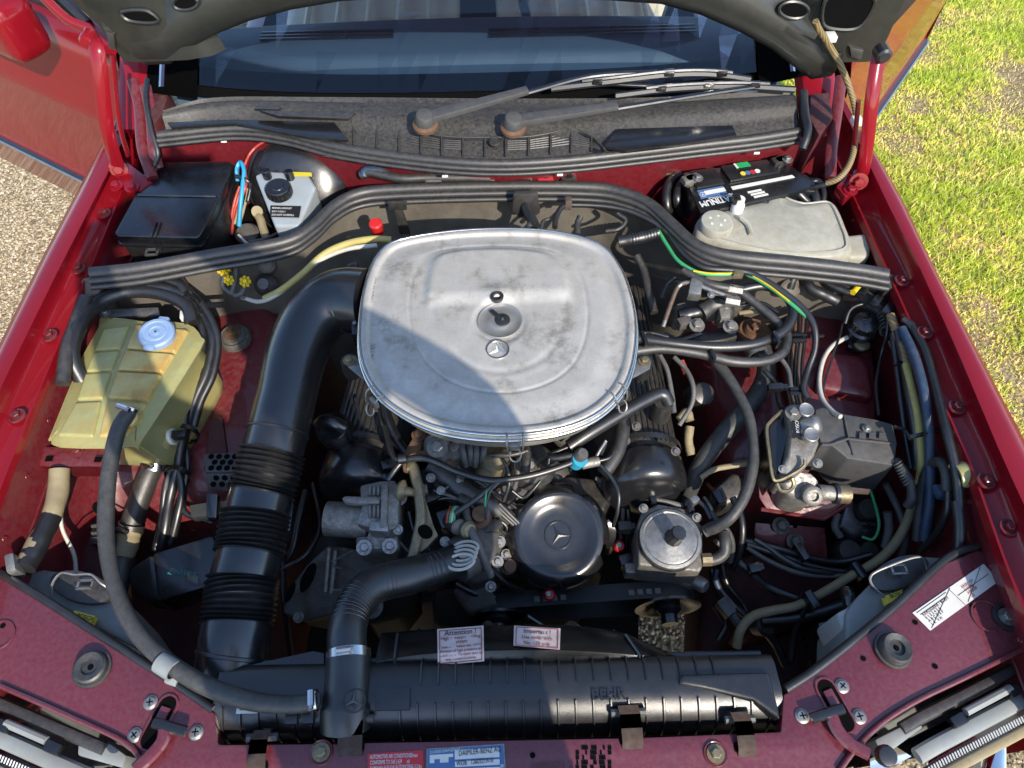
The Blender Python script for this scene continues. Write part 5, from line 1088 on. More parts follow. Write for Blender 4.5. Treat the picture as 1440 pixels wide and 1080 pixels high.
def lidz(x,y,ro_,ri_,r):
    e=ro_-r
    z=0.0
    if e<.012: z=-.012*(1-sstep(-.001,.006,e))+.0015*sstep(.002,.005,e)
    else: z=.0015-.0050*sstep(.012,.018,e)+.0040*sstep(.020,.055,e)
    g=(r-ri_)/max(ro_-ri_,1e-6)
    z-=.0016*math.exp(-((g-.30)*(ro_-ri_)/.0022)**2)
    pl=1-sstep(-.004,.014,r-ri_)
    st=sstep(ys0,ys1,y)
    z+=pl*(.0015+.0075*st)-.0016*(1-st)*math.exp(-((r-ri_+.004)/.006)**2)
    z+=.0055*math.exp(-(((x-cb1.x)/.021)**2+((y-cb1.y)/.017)**2))
    d=math.hypot(x-cb2.x,y-cb2.y); z-=pl*.0028*(1-sstep(.036,.046,d))
    for dx,dy,w_,h_ in dents: z+=h_*math.exp(-((x-dx)**2+(y-dy)**2)/(w_*w_))
    return z
NR=96; bm=B(); V_=[]
for k in range(NR):
    t=1-(k/NR)**1.0; row=[]
    for a,o1,i1 in zip(ANG,RO,RI):
        r=o1*t; x=LC.x+math.cos(a)*r; y=LC.y+math.sin(a)*r; row.append(bm.verts.new((x,y,ZA+lidz(x,y,o1,i1,r))))
    V_.append(row)
for a_2,b_2 in zip(V_,V_[1:]):
    for k in range(NA): bm.faces.new((a_2[k],a_2[(k+1)%NA],b_2[(k+1)%NA],b_2[k]))
bm.faces.new(V_[-1]); lidm=fin('cleaner_lid',bm,'alu_lid',ac,smooth=60)
bm=B(); P=ring(.990,-.0006); tube(bm,P+[P[0]],.0022,8,cap=False); fin('lid_rim',bm,'alu_rim',lidm,smooth=60)
bm=B(); P=ring(1.0,-.013); tube(bm,P+[P[0]],.0034,8,cap=False); fin('lower_rim',bm,'alu_rim',ac,smooth=60)
bm=B(); R1=[ring(.985,-.016),ring(.975,-.028),ring(.93,-.055),ring(.80,-.085),ring(.70,-.09)]; V_=[[bm.verts.new(p) for p in r] for r in R1]
for a_2,b_2 in zip(V_,V_[1:]):
    for k in range(n_): bm.faces.new((a_2[k],a_2[(k+1)%n_],b_2[(k+1)%n_],b_2[k]))
bm.faces.new(V_[-1]); fin('cleaner_bowl',bm,'alu_bowl',ac,smooth=45)
c=U(703,452,ZA-.0012); bm=B(); lathe(bm,[(.0345,0),(.035,.002),(.033,.003),(.031,.0015),(.017,.0015),(.015,.003),(.010,.003),(0,.002)],c,(0,0,1),40); ws=fin('centre_washer',bm,'alu_bowl',lidm)
bm=B(); lathe(bm,[(.0120,0),(.0115,.0035),(.008,.0045),(0,.0045)],c+Vector((.004,0,.0015)),(0,0,1),24); box(bm,c+Vector((-.006,.010,.0050)),(.022,.007,.003),RZ(-50),bw=.001); fin('rubber_nut',bm,'rubber',ws)
bm=B(); lathe(bm,[(.0022,0),(.0022,.003),(0,.0035)],c+Vector((.004,0,.005)),(0,0,1),10); fin('stud_tip',bm,'steel',ws)
c2=U(699,417,ZA+.0115); bm=B(); lathe(bm,[(.0100,-.004),(.0104,.0008),(.008,.0018),(.0055,.001),(.005,-.003),(0,-.003)],c2,(0,-.1,1),24); fin('lid_grommet',bm,'rubber',lidm)
bm=B(); lathe(bm,[(.0178,-.002),(.0178,.0004),(0,.0004)],U(700,492,ZA+.0012),(0,0,1),30); fin('emblem_seat',bm,'alu_bowl',lidm); star('relief_star',U(700,492,ZA+.0016),.0178,'alu_rim',lidm,h=.0022)
# stamped part number along the left rim
for k,(px,py,s_) in enumerate(((523,520,'100 090 1701'),(536,470,'L K 110'),(524,425,'MADE IN GERMANY'))): text('stamped_number',s_,'alu_bowl',lidm,U(px,py,ZA-.0028),(.05,1,0),(-1,.05,0),.0085,.0006)
# lugs with bolts, spring clips on the rim
for pts,bo in (([(483,505),(489,500),(500,500),(512,520),(514,536),(490,516)],(491,507)),([(884,508),(908,502),(916,508),(914,518),(888,532),(880,530)],(906,508))):
    bm=B(); P=[U(a,b_,ZA-.03) for a,b_ in pts]; prism(bm,P,[p+Vector((0,0,-.004)) for p in P],.001); lg=fin('mounting_lug',bm,'zinc',ac); hexbolt('lug_bolt',U(*bo,ZA-.029),(0,0,1),.0055,'yellow_zinc',lg)
    bm=B(); lathe(bm,[(.013,-.035),(.015,-.02),(.013,0)],U(*bo,ZA-.034),(0,0,1),16); fin('lug_rubber',bm,'rubber',lg)
for px,py,a in ((724,617,0),(528,556,-48),(868,552,42)):
    c=U(px,py,ZA-.004); M=RZ(a)
    for dx in (-.011,.011):
        bm=B(); P=[c+M@Vector(q) for q in ((dx,.006,.006),(dx,-.001,.008),(dx*1.05,-.008,.001),(dx*.9,-.012,-.014),(dx*.8,-.009,-.022))]; tube(bm,crom(P,4),.0013,6); fin('spring_clip',bm,'zinc',ac)
    bm=B(); P=[c+M@Vector((.008*math.sin(t),-.012-.005*math.cos(t)-.002,-.022-.009*math.cos(t))) for t in np.linspace(-2.3,2.3,17)]; tube(bm,P,.0013,6); fin('clip_loop',bm,'zinc',ac)
    bm=B(); box(bm,c+M@Vector((0,-.005,-.014)),(.016,.006,.012),M,bw=.001); fin('clip_plate',bm,'zinc',ac)
# ---- intake duct
dp=UL([(520,425,.885),(478,424,.875),(443,448,.865),(418,496,.855),(403,560,.84),(390,612,.825),(381,645,.815),(375,668,.808),(368,692,.80),(361,718,.795),(356,745,.79),(352,772,.785),(346,796,.782),(341,816,.778),(338,845,.775),(334,872,.77),(329,905,.765),(324,950,.75)])
DP=crom(dp,10); Ls=[0]
for a,b_ in zip(DP,DP[1:]): Ls.append(Ls[-1]+(b_-a).length)
du=E('intake_duct','fat black intake duct with corrugated sections running to the front','duct',dp[-1]+Vector((0,0,-.05)))
def at_px(py): 
    i=min(range(len(DP)),key=lambda j:abs(DP[j].y-U(380,py,DP[j].z).y)); return i
def seg(i0,i1): return DP[i0:i1+1]
def resam(P,n):
    l=[0]
    for a,b_ in zip(P,P[1:]): l.append(l[-1]+(b_-a).length)
    out=[]
    for t in np.linspace(0,l[-1],n):
        j=max(0,min(len(l)-2,int(np.searchsorted(l,t))-1)); f_=(t-l[j])/max(l[j+1]-l[j],1e-9); out.append(P[j].lerp(P[j+1],min(max(f_,0),1)))
    return out
ii=[0,at_px(638),at_px(694),at_px(722),at_px(778),at_px(812),at_px(876),len(DP)-1]
for k,(i0,i1) in enumerate(zip(ii,ii[1:])):
    P=seg(i0,i1); bm=B()
    if k in (1,3,5):
        nr=8 if k!=5 else 9; Q=resam(P,nr*6+1); tube(bm,Q,lambda t:.0475+.0036*math.cos(2*math.pi*nr*t),32); fin('duct_bellows',bm,'plastic_grain',du,smooth=75)
    else:
        tube(bm,P,(lambda t:.056-.010*min(t*1.4,1)) if k==0 else (.0458 if k!=6 else (lambda t:.0475)),32,flat=1.0); fin('duct_pipe',bm,'satin_black',du,smooth=60)
bm=B(); i=at_px(606); d_=DP[i+1]-DP[i]; lathe(bm,[(.0466,-.002),(.0478,-.001),(.0478,.001),(.0466,.002)],DP[i],d_,32,cap=False); fin('duct_seam',bm,'plastic_grain',du)
bm=B(); lathe(bm,[(.0480,-.003),(.0495,-.002),(.0495,.002),(.0480,.003)],DP[at_px(918)],d_,32,cap=False); fin('duct_seam',bm,'plastic_grain',du)
bm=B(); P=UL([(486,372,.895),(503,366,.895),(503,470,.895),(494,470,.895),(492,400,.895)]); prism(bm,P,[p+Vector((0,0,-.06)) for p in P],.004); fin('duct_flange',bm,'plastic',du)
for px,py in ((506,412),(499,455)): hexbolt('flange_rivet',U(px,py,.897),(0,0,1),.0035,'zinc',du,False)
bm=B(); P=UL([(398,700,.76),(413,705,.76),(408,745,.75),(396,762,.75)]); prism(bm,P,[p+Vector((0,0,-.02)) for p in P],.003); fin('duct_support',bm,'plastic',du)
# ================================================================ left side of the bay
# ---- expansion tank
et=E('expansion_tank','yellowed translucent coolant expansion tank with ribbed top','tank',U(180,600,.62))
TO=[(140,458),(200,452),(262,455),(283,474),(281,492),(200,618),(186,628),(84,628),(72,615),(74,604)]
ZT=.812
bm=B(); P=ngon_smooth([U(a,b,ZT) for a,b in TO],3); C0=sum(P,Vector())/len(P)
def ins(P,k,z,dx=0,dy=0): return [Vector((C0.x+(p.x-C0.x)*k+dx,C0.y+(p.y-C0.y)*k+dy,z)) for p in P]
lv=[ins(P,1.0,ZT-.004),ins(P,1.0,ZT),ins(P,.93,ZT+.002),ins(P,.90,ZT+.004)]
V_=[[bm.verts.new(p) for p in r] for r in [ins(P,.62,.685,.03,.0),ins(P,.74,.69,.024,.0),ins(P,.82,.71,.018,.0),ins(P,.88,.75,.010,0),ins(P,.92,ZT-.012)]+lv]
for a_,b_ in zip(V_,V_[1:]):
    for k in range(len(P)): bm.faces.new((a_[k],a_[(k+1)%len(P)],b_[(k+1)%len(P)],b_[k]))
bm.faces.new(V_[-1]); bm.faces.new(V_[0][::-1]); fin('tank_shell',bm,'tank_plastic',et,smooth=50)
# moulded cells on top: two columns, four rows
def cell(q,z1,m='tank_sunlit'):
    c=[U(a,b,ZT+.002) for a,b in q]; cc=sum(c,Vector())/4; top=[cc+(p-cc)*.88+Vector((0,0,z1)) for p in c]; c=[cc+(p-cc)*.965 for p in c]
    bm=B(); prism(bm,top,c,.0035,3); fin('tank_cell',bm,m,et,smooth=60)
LB=[(146,464),(132,497),(121,526),(108,566),(80,616)]; MB_=[(186,458),(172,494),(160,524),(147,564),(134,618)]; RB=[(270,466),(250,500),(232,528),(212,568),(182,616)]
for i in range(4):
    cell([LB[i],MB_[i],MB_[i+1],LB[i+1]],.0065,'tank_plastic')  # shaded column: shade put into the colour as a darker, greener plastic
    cell([(MB_[i][0]+4,MB_[i][1]),RB[i],RB[i+1],(MB_[i+1][0]+4,MB_[i+1][1])],.009 if i<3 else .007,'tank_sunlit')
c=U(219,467,ZT+.026); bm=B(); lathe(bm,[(.028,-.035),(.028,-.012),(.026,-.008)],c,(.05,-.06,1),28); fin('filler_neck',bm,'tank_plastic',et)
bm=B(); lathe(bm,[(.0290,-.012),(.0296,-.002),(.0270,.0006),(.0225,.0008),(.0215,-.0006),(.0170,-.0006),(.0160,.0006),(.0115,.0008),(.0105,-.0008),(.0055,-.0008),(.005,.0010),(0,.0012)],c,(.05,-.06,1),40)
for a in (80,260): 
    q=c+Vector((math.cos(R(a))*.029,math.sin(R(a))*.029,-.004)); box(bm,q,(.018,.012,.008),RZ(a+90),bw=.003)
cb=fin('tank_cap',bm,'cap_blue',et,smooth=35); bm=B(); lathe(bm,[(.0021,0),(.0021,.001),(0,.001)],c+Vector((0,0,.0012)),(0,0,1),8); fin('cap_pip',bm,'cable_darkblue',cb)
bm=B(); lathe(bm,[(.016,-.02),(.016,.008),(.013,.010)],U(181,586,.832),(.1,-.5,.9),18); fin('outlet_spigot',bm,'tank_sunlit',et)
bm=B(); lathe(bm,[(.017,-.04),(.017,.004),(.012,.008),(.012,.02)],U(232,618,.75),(.9,.1,.25),18); fin('level_sensor',bm,'tank_plastic',et)
bm=B(); lathe(bm,[(.014,-.003),(.014,.003)],U(243,614,.757),(.9,.1,.25),14,cap=True); fin('sensor_ring',bm,'white_label',et)
bm=B(); box(bm,U(252,612,.76),(.025,.014,.012),RZ(5),bw=.002); fin('sensor_plug',bm,'plastic',et)
bm=B(); P=UL([(150,435,.80),(222,432,.80),(224,442,.80),(152,446,.80)]); prism(bm,P,[p+Vector((0,0,-.006)) for p in P],.001); tb=fin('tank_strap',bm,'zinc',et); hexbolt('strap_bolt',U(148,441,.803),(0,0,1),.006,'zinc',tb)
bm=B(); P=UL([(140,446,.80),(155,446,.80),(150,462,.80),(138,460,.80)]); prism(bm,P,[p+Vector((0,0,-.01)) for p in P],.002); fin('tank_tab',bm,'tank_plastic',et)
# red cross bracket in front of it
bm=B(); P=UL([(20,638,.80),(30,628,.80),(156,629,.795),(154,656,.79),(60,656,.795),(20,650,.80)]); prism(bm,P,[p+Vector((0,0,-.004)) for p in P],.001); cb_=fin('tank_bracket',bm,'paint_bay',car)
bm=B(); P=UL([(20,650,.80),(60,656,.795),(154,656,.79)]); grid(bm,[[p,p+Vector((0,-.002,-.03))] for p in P]); bmesh.ops.solidify(bm,geom=bm.faces[:],thickness=.003); fin('bracket_flange',bm,'paint_bay',cb_)
for px,py in ((69,645),(138,646)):
    bm=B(); box(bm,U(px,py,.7985),(.011,.009,.001)); fin('square_hole',bm,'black',cb_,smooth=0)
hexbolt('bracket_bolt',U(109,635,.799),(0,0,1),.006,'paint_bay',cb_); c=U(38,637,.801); bm=B(); lathe(bm,[(.004,0),(.004,.001)],c,(0,0,1),10); fin('round_hole',bm,'black',cb_,smooth=0)
# oval holes in the wing
for px,py,rx,ry in ((8,688,.010,.020),(140,715,.009,.012),(24,636,.006,.008)):
    c=U(px,py,.80 if px<60 else .74); bm=B(); lathe(bm,[(rx,0),(rx,.001)],c+Vector((0,0,.001)),(.5,0,1),16,sy_=ry/rx); fin('wing_hole',bm,'black',car,smooth=0)
# ---- lower coolant hose under the tank, cloth wrapped
lh=tag(hose('coolant_hose',[(222,645,.70),(208,672,.68),(192,715,.655),(180,755,.63),(170,800,.60),(162,840,.57)],.0185,'rubber_old',n=16),'dusty cloth-wrapped coolant hose leaving the tank underside','hose')
clampring('hose_clamp',U(219,652,.70),(.25,.7,.5),.0195,'steel',lh,.016); clampring('hose_clamp',U(184,742,.64),(.25,.7,.5),.0195,'plastic_dusty',lh,.016)
hose('hose_sleeve',[(182,750,.638),(176,772,.625),(172,785,.615)],.0192,'cable_tan',lh,n=14)
# foil-like loom in the left front corner with tubing
bt=tag(hose('lamp_loom',[(84,660,.74),(82,690,.73),(76,715,.71),(68,735,.70),(52,765,.68),(38,792,.66)],.0145,'cable_tan',n=12),'wrinkled tape-wrapped lamp loom running down the front wing','cable'); hose('loom_sleeve',[(71,728,.708),(60,752,.69),(44,782,.67),(34,800,.655)],.0150,'rubber',bt,n=12)
hose('thin_wire',[(96,660,.74),(94,690,.735),(86,720,.72),(88,745,.70),(104,780,.68),(107,810,.66)],.0032,'cable_white',None,n=7,label='single pale wire hanging beside the tape-wrapped lamp loom',cat='wire')
bm=B(); P=UL([(4,780,.82),(18,776,.82),(22,800,.815),(8,806,.815)]); prism(bm,P,[p+Vector((0,0,-.03)) for p in P],.004); tag(fin('fender_clip',bm,'zinc'),'small metal clip at the front wing corner by headlamp','clip')
bm=B(); P=UL([(129,735,.71),(145,733,.71),(146,765,.69),(126,766,.69)]); prism(bm,P,[p+Vector((0,0,-.05)) for p in P],.004); rb=tag(fin('relay_box',bm,'plastic_dusty'),'small ribbed grey relay behind overflow hose','relay')
for k in range(3):
    bm=B(); tube(bm,UL([(129,740+9*k,.712-.006*k),(146,738+9*k,.712-.006*k)]),.003,6); fin('rib',bm,'plastic_grey',rb)
bm=B(); lathe(bm,[(.05,-.06),(.055,0),(.045,.02),(.02,.026),(0,.026)],U(126,790,.62),(0,-.3,1),26); tag(fin('horn',bm,'paint_dirty'),'round dark horn low in the front corner','horn')
# ---- black clip-on box with scrawled paint marking
lb_=E('alarm_module','slim black module with teal handwriting beside the intake duct','module',U(250,800,.50))
bm=B(); P=UL([(214,778,.66),(300,752,.66),(312,800,.65),(300,822,.65),(222,846,.64)]); prism(bm,P,[p+Vector((0,.0,-.06)) for p in P],.006,2); fin('module_case',bm,'plastic',lb_)
bm=B(); P=UL([(178,800,.64),(208,780,.655),(219,778,.655),(226,846,.635),(205,846,.63),(182,828,.63)]); prism(bm,P,[p+Vector((0,0,-.05)) for p in P],.012,3); fin('module_boot',bm,'rubber',lb_)
text('handwriting','Laser7','print_teal',lb_,U(277,806,.6635),(-1,.28,0),(-.28,-1,0),.0175,.0003,bold=-.0003)
# ---- resistor with round holes
rs=E('ballast_resistor','grey perforated resistor block beside the corrugated duct','resistor',U(315,665,.62))
bm=B(); P=UL([(286,638,.735),(335,636,.735),(335,664,.735),(288,664,.735)]); prism(bm,P,[p+Vector((0,0,-.02)) for p in P],.002); ra=fin('resistor_top',bm,'plastic_grey',rs)
bm=B(); P=UL([(288,666,.735),(334,666,.735),(334,692,.705),(292,690,.705)]); prism(bm,P,[p+Vector((0,.014,-.012)) for p in P],.002); rc_=fin('resistor_front',bm,'plastic_grey',rs)
for r_,(yy,zz,off_) in enumerate(((642,.7362,0),(650,.7362,5),(658,.7362,0))):
    for k in range(4):
        bm=B(); lathe(bm,[(.0048,0),(.0048,.0006)],U(297+off_+11*k,yy,zz),(0,0,1),12); fin('round_hole',bm,'black',ra,smooth=0)
for r_,(yy,zz,off_) in enumerate(((672,.7285,4),(681,.719,0))):
    for k in range(3):
        bm=B(); lathe(bm,[(.0048,0),(.0048,.0008)],U(300+off_+12*k,yy,zz+.0005),(0,-.75,.66),12); fin('round_hole',bm,'black',rc_,smooth=0)
bm=B(); P=UL([(290,694,.72),(306,694,.72),(304,728,.70),(290,728,.70)]); prism(bm,P,[p+Vector((0,0,-.015)) for p in P],.002); fin('resistor_foot',bm,'plastic',rs)
bm=B(); P=UL([(266,710,.69),(284,707,.69),(322,703,.69),(322,722,.69),(268,728,.69)]); prism(bm,P,[p+Vector((0,0,-.018)) for p in P],.003); fin('ceramic_element',bm,'cable_tan',rs)
# ---- suspension top mount left
sm=E('strut_mount','rusty round suspension top mount on the red wheel house beside the expansion tank','mount',U(330,474,.70))
c=U(330,474,.715); bm=B(); lathe(bm,[(.029,-.01),(.029,.002),(.026,.006),(.022,.004),(.020,.008),(.012,.010),(.011,.006),(0,.006)],c,(0,0,1),30); fin('mount_dish',bm,'cast_dark',sm)
hexbolt('mount_nut',c+Vector((0,0,.008)),(0,0,1),.009,'rusty',sm); bm=B(); tube(bm,[c+Vector((0,0,.01)),c+Vector((0,0,.028))],.005,10); fin('mount_stud',bm,'rusty',sm)
# strut tower hump and apron seams
bm=B(); P=UL([(300,430,.705),(360,420,.705),(395,450,.70),(385,560,.69),(320,640,.68),(270,640,.68),(290,520,.70)]); prism(bm,P,[p+Vector((0,0,-.03)) for p in P],.012,3); fin('strut_tower',bm,'paint_bay',car,smooth=50)
bm=B(); P=UL([(295,590,.70),(312,585,.70),(320,640,.69),(305,662,.69),(285,660,.69)]); prism(bm,P,[p+Vector((0,0,-.02)) for p in P],.004); fin('apron_patch',bm,'paint_dirty',car)
# ---- wiring looms round the tank
wl=E('wiring_loom','thick bundle of black cables sweeping around the expansion tank','cable',U(280,600,.60))
for pts,r,m in (([(118,540,.74),(100,500,.78),(112,455,.81),(140,425,.82),(180,410,.825),(225,412,.825),(262,430,.82),(270,455,.81)],.0125,'rubber'),
 ([(270,415,.815),(285,445,.80),(298,475,.79),(292,520,.77),(275,560,.75),(262,600,.73),(255,640,.71)],.008,'cable_black'),
 ([(255,408,.815),(275,432,.80),(285,470,.79),(280,520,.77),(266,555,.755),(258,600,.735),(250,660,.70)],.009,'cable_black'),
 ([(262,405,.82),(292,440,.805),(306,480,.785),(300,525,.765),(282,565,.745),(272,600,.725)],.007,'cable_black'),
 ([(210,402,.83),(235,405,.83),(262,420,.82),(278,445,.805)],.010,'cable_black'),([(180,398,.83),(220,392,.835),(250,398,.832),(262,412,.825)],.009,'rubber'),
 ([(255,640,.71),(246,670,.69),(238,705,.67),(232,745,.65),(224,780,.62)],.009,'cable_black'),([(250,655,.70),(256,690,.68),(250,725,.66),(240,765,.63)],.007,'cable_black'),([(262,630,.71),(264,660,.695),(258,700,.67),(262,722,.66),(300,735,.65)],.005,'cable_black'),
 ([(246,650,.70),(232,690,.68),(228,730,.655),(218,775,.63)],.006,'cable_black'),([(258,640,.71),(240,660,.70),(232,690,.685)],.0035,'cable_grey'),([(232,735,.66),(230,752,.65),(226,772,.63)],.0022,'cable_yellow'),
 ([(110,520,.79),(105,490,.80),(116,462,.81)],.008,'rubber_old'),([(120,420,.815),(108,450,.80),(95,490,.78),(88,540,.75)],.011,'rubber_old')): hose('cable',pts,r,m,wl)
for px,py,a in ((268,428,20),(262,610,0),(250,668,-20)):
    bm=B(); lathe(bm,[(.020,-.004),(.022,-.004),(.022,.004),(.020,.004)],U(px,py,.81 if py<500 else .725 if py<640 else .70),(.1,1,-.2),14,cap=False); fin('cable_tie',bm,'plastic',wl)
bm=B(); box(bm,U(260,444,.812),(.014,.018,.012),RZ(10),bw=.002); fin('white_plug',bm,'white_label',wl)
bm=B(); P=UL([(272,426,.815),(314,424,.81),(314,431,.81),(272,433,.815)]); prism(bm,P,[p+Vector((0,0,-.003)) for p in P]); fin('tie_tail',bm,'plastic',wl)
bm=B(); P=UL([(185,392,.835),(232,385,.835),(256,384,.835),(262,398,.835),(250,402,.833),(190,402,.833)]); prism(bm,P,[p+Vector((0,0,-.03)) for p in P],.006,2); fin('loom_cover',bm,'plastic_dusty',wl)
# beige bulkhead-end post at the left, bracket
bm=B(); P=UL([(112,392,.85),(138,384,.855),(140,410,.84),(118,420,.835)]); prism(bm,P,[p+Vector((0,0,-.10)) for p in P],.006); fin('bulkhead_end',bm,'bulkhead',car)
# yellow fuel/vacuum hoses from the bulkhead to the engine
yh=tag(hose('yellow_hose',[(372,420,.80),(395,408,.815),(425,385,.83),(455,358,.85),(490,342,.862),(525,336,.868),(550,337,.865)],.0062,'cable_yellow',n=10),'pale yellow plastic hose arching over the intake duct','hose')
hose('clear_hose',[(340,418,.79),(365,424,.795),(390,414,.81),(420,390,.825),(450,366,.845),(490,350,.858),(530,345,.862)],.0042,'cable_white',yh,n=8)
# yellow electrical plugs
pg=E('plug_cluster','cluster of small yellow flower-shaped plugs on the bulkhead','plug',U(330,395,.78))
for px,py,s_ in ((315,379,.012),(322,394,.009),(345,396,.010)):
    c=U(px,py,.83); bm=B(); lathe(bm,[(s_*.4,-.012),(s_*.5,0),(s_*.35,.006),(0,.006)],c,(.1,-.5,.8),12); 
    for k in range(7):
        a=2*math.pi*k/7; ax=Vector((.1,-.5,.8)).normalized(); u_=ax.orthogonal().normalized(); v_=ax.cross(u_); box(bm,c+u_*math.cos(a)*s_*.75+v_*math.sin(a)*s_*.75,(s_*.5,s_*.5,.006),bw=.0012)
    fin('yellow_plug',bm,'yellow_plastic',pg)
for pts in ([(316,386,.825),(314,402,.81),(325,412,.80),(345,418,.795)],[(332,376,.83),(330,398,.815),(326,412,.80)],[(346,400,.82),(340,412,.805),(330,416,.80)]): hose('plug_lead',pts,.0045,'cable_grey',pg)
bm=B(); lathe(bm,[(.020,-.04),(.0215,-.03),(.018,-.026),(.0215,-.02),(.018,-.014),(.0205,-.008),(.015,.0),(.010,.004),(.010,.012)],U(372,400,.80),(.1,-.6,.8),20); fin('rubber_grommet',bm,'rubber_old',pg)
bm=B(); lathe(bm,[(.016,-.03),(.016,.0),(.010,.006)],U(375,372,.82),(.1,-.6,.8),18); fin('bulkhead_union',bm,'bulkhead',pg)
bm=B(); tube(bm,UL([(336,376,.83),(338,368,.835),(350,362,.84)]),.006,8); fin('union_elbow',bm,'cast',pg)
# red cap on the bulkhead
c=U(529,318,.86); bm=B(); lathe(bm,[(.0115,-.035),(.0115,-.006),(.0125,-.004),(.0125,.008),(.010,.011),(0,.011)],c,(0,-.15,1),18); tag(fin('red_cap',bm,'red_plastic'),'small bright red cap standing by the bulkhead','cap')
# bulkhead strap and clips
for pts,m in (([(546,285),(572,285),(572,296),(546,296)],'plastic_dusty'),([(555,296),(566,296),(578,330),(562,330)],'plastic_dusty')):
    bm=B(); P=[UN(a,b,U(560,300,.84)+Vector((0,-.016,0)),Vector((0,-1,.05))) for a,b in pts]; prism(bm,P,[p+Vector((0,.006,0)) for p in P],.001); fin('bulkhead_strap',bm,m,car)
# grommet with boot and cable
bo=E('cable_grommet','black rubber cable grommet in the middle of the tan bulkhead','grommet',U(740,300,.80))
bm=B(); P=[UN(a,b,U(740,290,.845)+Vector((0,-.02,0)),Vector((0,-1,.05))) for a,b in ((722,274),(756,272),(760,300),(750,306),(730,306),(720,298))]; prism(bm,P,[p+Vector((0,.012,0)) for p in P],.003); fin('grommet_plate',bm,'rubber_old',bo)
hose('cable_boot',[(740,278,.868),(740,290,.862),(745,303,.86),(752,318,.86)],.010,'rubber',bo,n=12)
# thin pipe with clip along the bulkhead to the right
vp=E('brake_vacuum_pipe','thin black pipe clipped along the bulkhead behind the air cleaner','pipe',U(840,300,.80))
hose('pipe',[(780,320,.86),(782,305,.862),(792,290,.864),(810,288,.864),(850,290,.864),(885,297,.862),(918,312,.858),(930,322,.854)],.0052,'rubber',vp)
bm=B(); box(bm,U(799,286,.868),(.012,.014,.022),bw=.001); fin('pipe_clip',bm,'rust_clip',vp)
hose('corrugated_sleeve',[(870,340,.845),(890,336,.85),(908,332,.852),(925,327,.855)],.011,'rubber',vp,n=14)
for k in range(9):
    p=U(888+4.2*k,336-1.0*k,.85+.0005*k); bm=B(); lathe(bm,[(.0105,-.0016),(.0125,0),(.0105,.0016)],p,(1,.1,.05),16,cap=False); fin('sleeve_ring',bm,'rubber',vp)
for pts,r in (([(730,330,.85),(742,320,.86),(750,310,.862)],.006),([(760,325,.85),(764,312,.855),(772,308,.855)],.004),([(812,330,.84),(812,315,.845),(816,305,.85)],.006),([(852,325,.84),(870,322,.845),(880,310,.85),(868,300,.855)],.004)): hose('short_pipe',pts,r,'rubber_old',vp)
# parts lying on the firewall ledge
fl=E('firewall_pipework','dark braided pipe and fittings lying along the red firewall','pipe',U(600,250,.84))
hose('pipe',[(508,246,.865),(520,242,.872),(540,246,.872),(565,251,.872),(600,250,.872),(650,250,.872),(690,251,.872)],.0095,'rubber_old',fl,n=12); hose('pipe_bend',[(512,248,.866),(514,240,.874),(530,240,.876),(552,248,.872)],.0085,'cable_darkblue',fl)
for px,m in ((609,'cast'),(684,'cast'),(737,'plastic'),(767,'red_label'),(800,'plastic_dusty')):
    bm=B(); P=[U(a,b,.874) for a,b in ((px-9,240),(px+9,240),(px+12,254),(px-11,254))]; prism(bm,P,[p+Vector((0,0,-.02)) for p in P],.002); f_=fin('pipe_fitting',bm,m,fl); hexbolt('fitting_nut',U(px,246,.875),(0,-.2,1),.0055,'zinc' if m=='cast' else 'satin_black',f_)
# ================================================================ brake system and fuse box
bb=E('brake_booster','large black brake booster drum against the red firewall','brake booster',U(425,270,.66))
c=U(424,262,.800); bm=B(); lathe(bm,[(.095,-.10),(.102,-.09),(.104,-.02),(.101,-.012),(.106,-.008),(.106,.0),(.099,.006),(.094,.030),(.080,.040),(.055,.048),(.03,.05),(0,.05)],c,(0.02,-.80,.60),48); fin('booster_drum',bm,'satin_black',bb,smooth=35)
bm=B(); lathe(bm,[(.1045,-.004),(.1085,-.003),(.1085,.001),(.1045,.002)],c,(0.02,-.80,.60),48,cap=False); fin('drum_band',bm,'plastic_grain',bb)
bm=B(); tube(bm,UL([(470,300,.78),(452,306,.79)]),.006,8); lathe(bm,[(.011,-.006),(.011,.006)],U(452,306,.79),(1,-.3,.2),6); fin('booster_union',bm,'cast',bb)
rv=E('brake_fluid_reservoir','white brake fluid reservoir with black ribbed cap and black sticker','reservoir',U(402,330,.70))
bm=B(); T_=UL([(358,246,.862),(372,240,.862),(432,243,.862),(444,262,.858),(436,282,.852),(420,318,.845),(386,318,.845),(372,282,.852)]); prism(bm,T_,[p+Vector((0,.005,-.06)) for p in T_],.006,3); rb_=fin('reservoir_body',bm,'brake_plastic',rv,smooth=45)
c=U(391,264,.874); bm=B(); lathe(bm,[(.0235,-.016),(.0238,.0),(.022,.003),(.012,.003),(.011,.0045),(0,.0045)],c,(0,-.05,1),36); rcap=fin('reservoir_cap',bm,'plastic',rv)
for k in range(24):
    a=2*math.pi*k/24; bm=B(); tube(bm,[c+Vector((.0238*math.cos(a),.0238*math.sin(a),-.014)),c+Vector((.0236*math.cos(a),.0236*math.sin(a),.001))],.0012,4); fin('cap_rib',bm,'plastic',rcap,smooth=0)
for px,py in ((375,245),(407,246)): bm=B(); lathe(bm,[(.0085,-.01),(.0085,.008),(.006,.010),(0,.010)],U(px,py,.868),(0,0,1),16); fin('level_switch',bm,'plastic',rv)
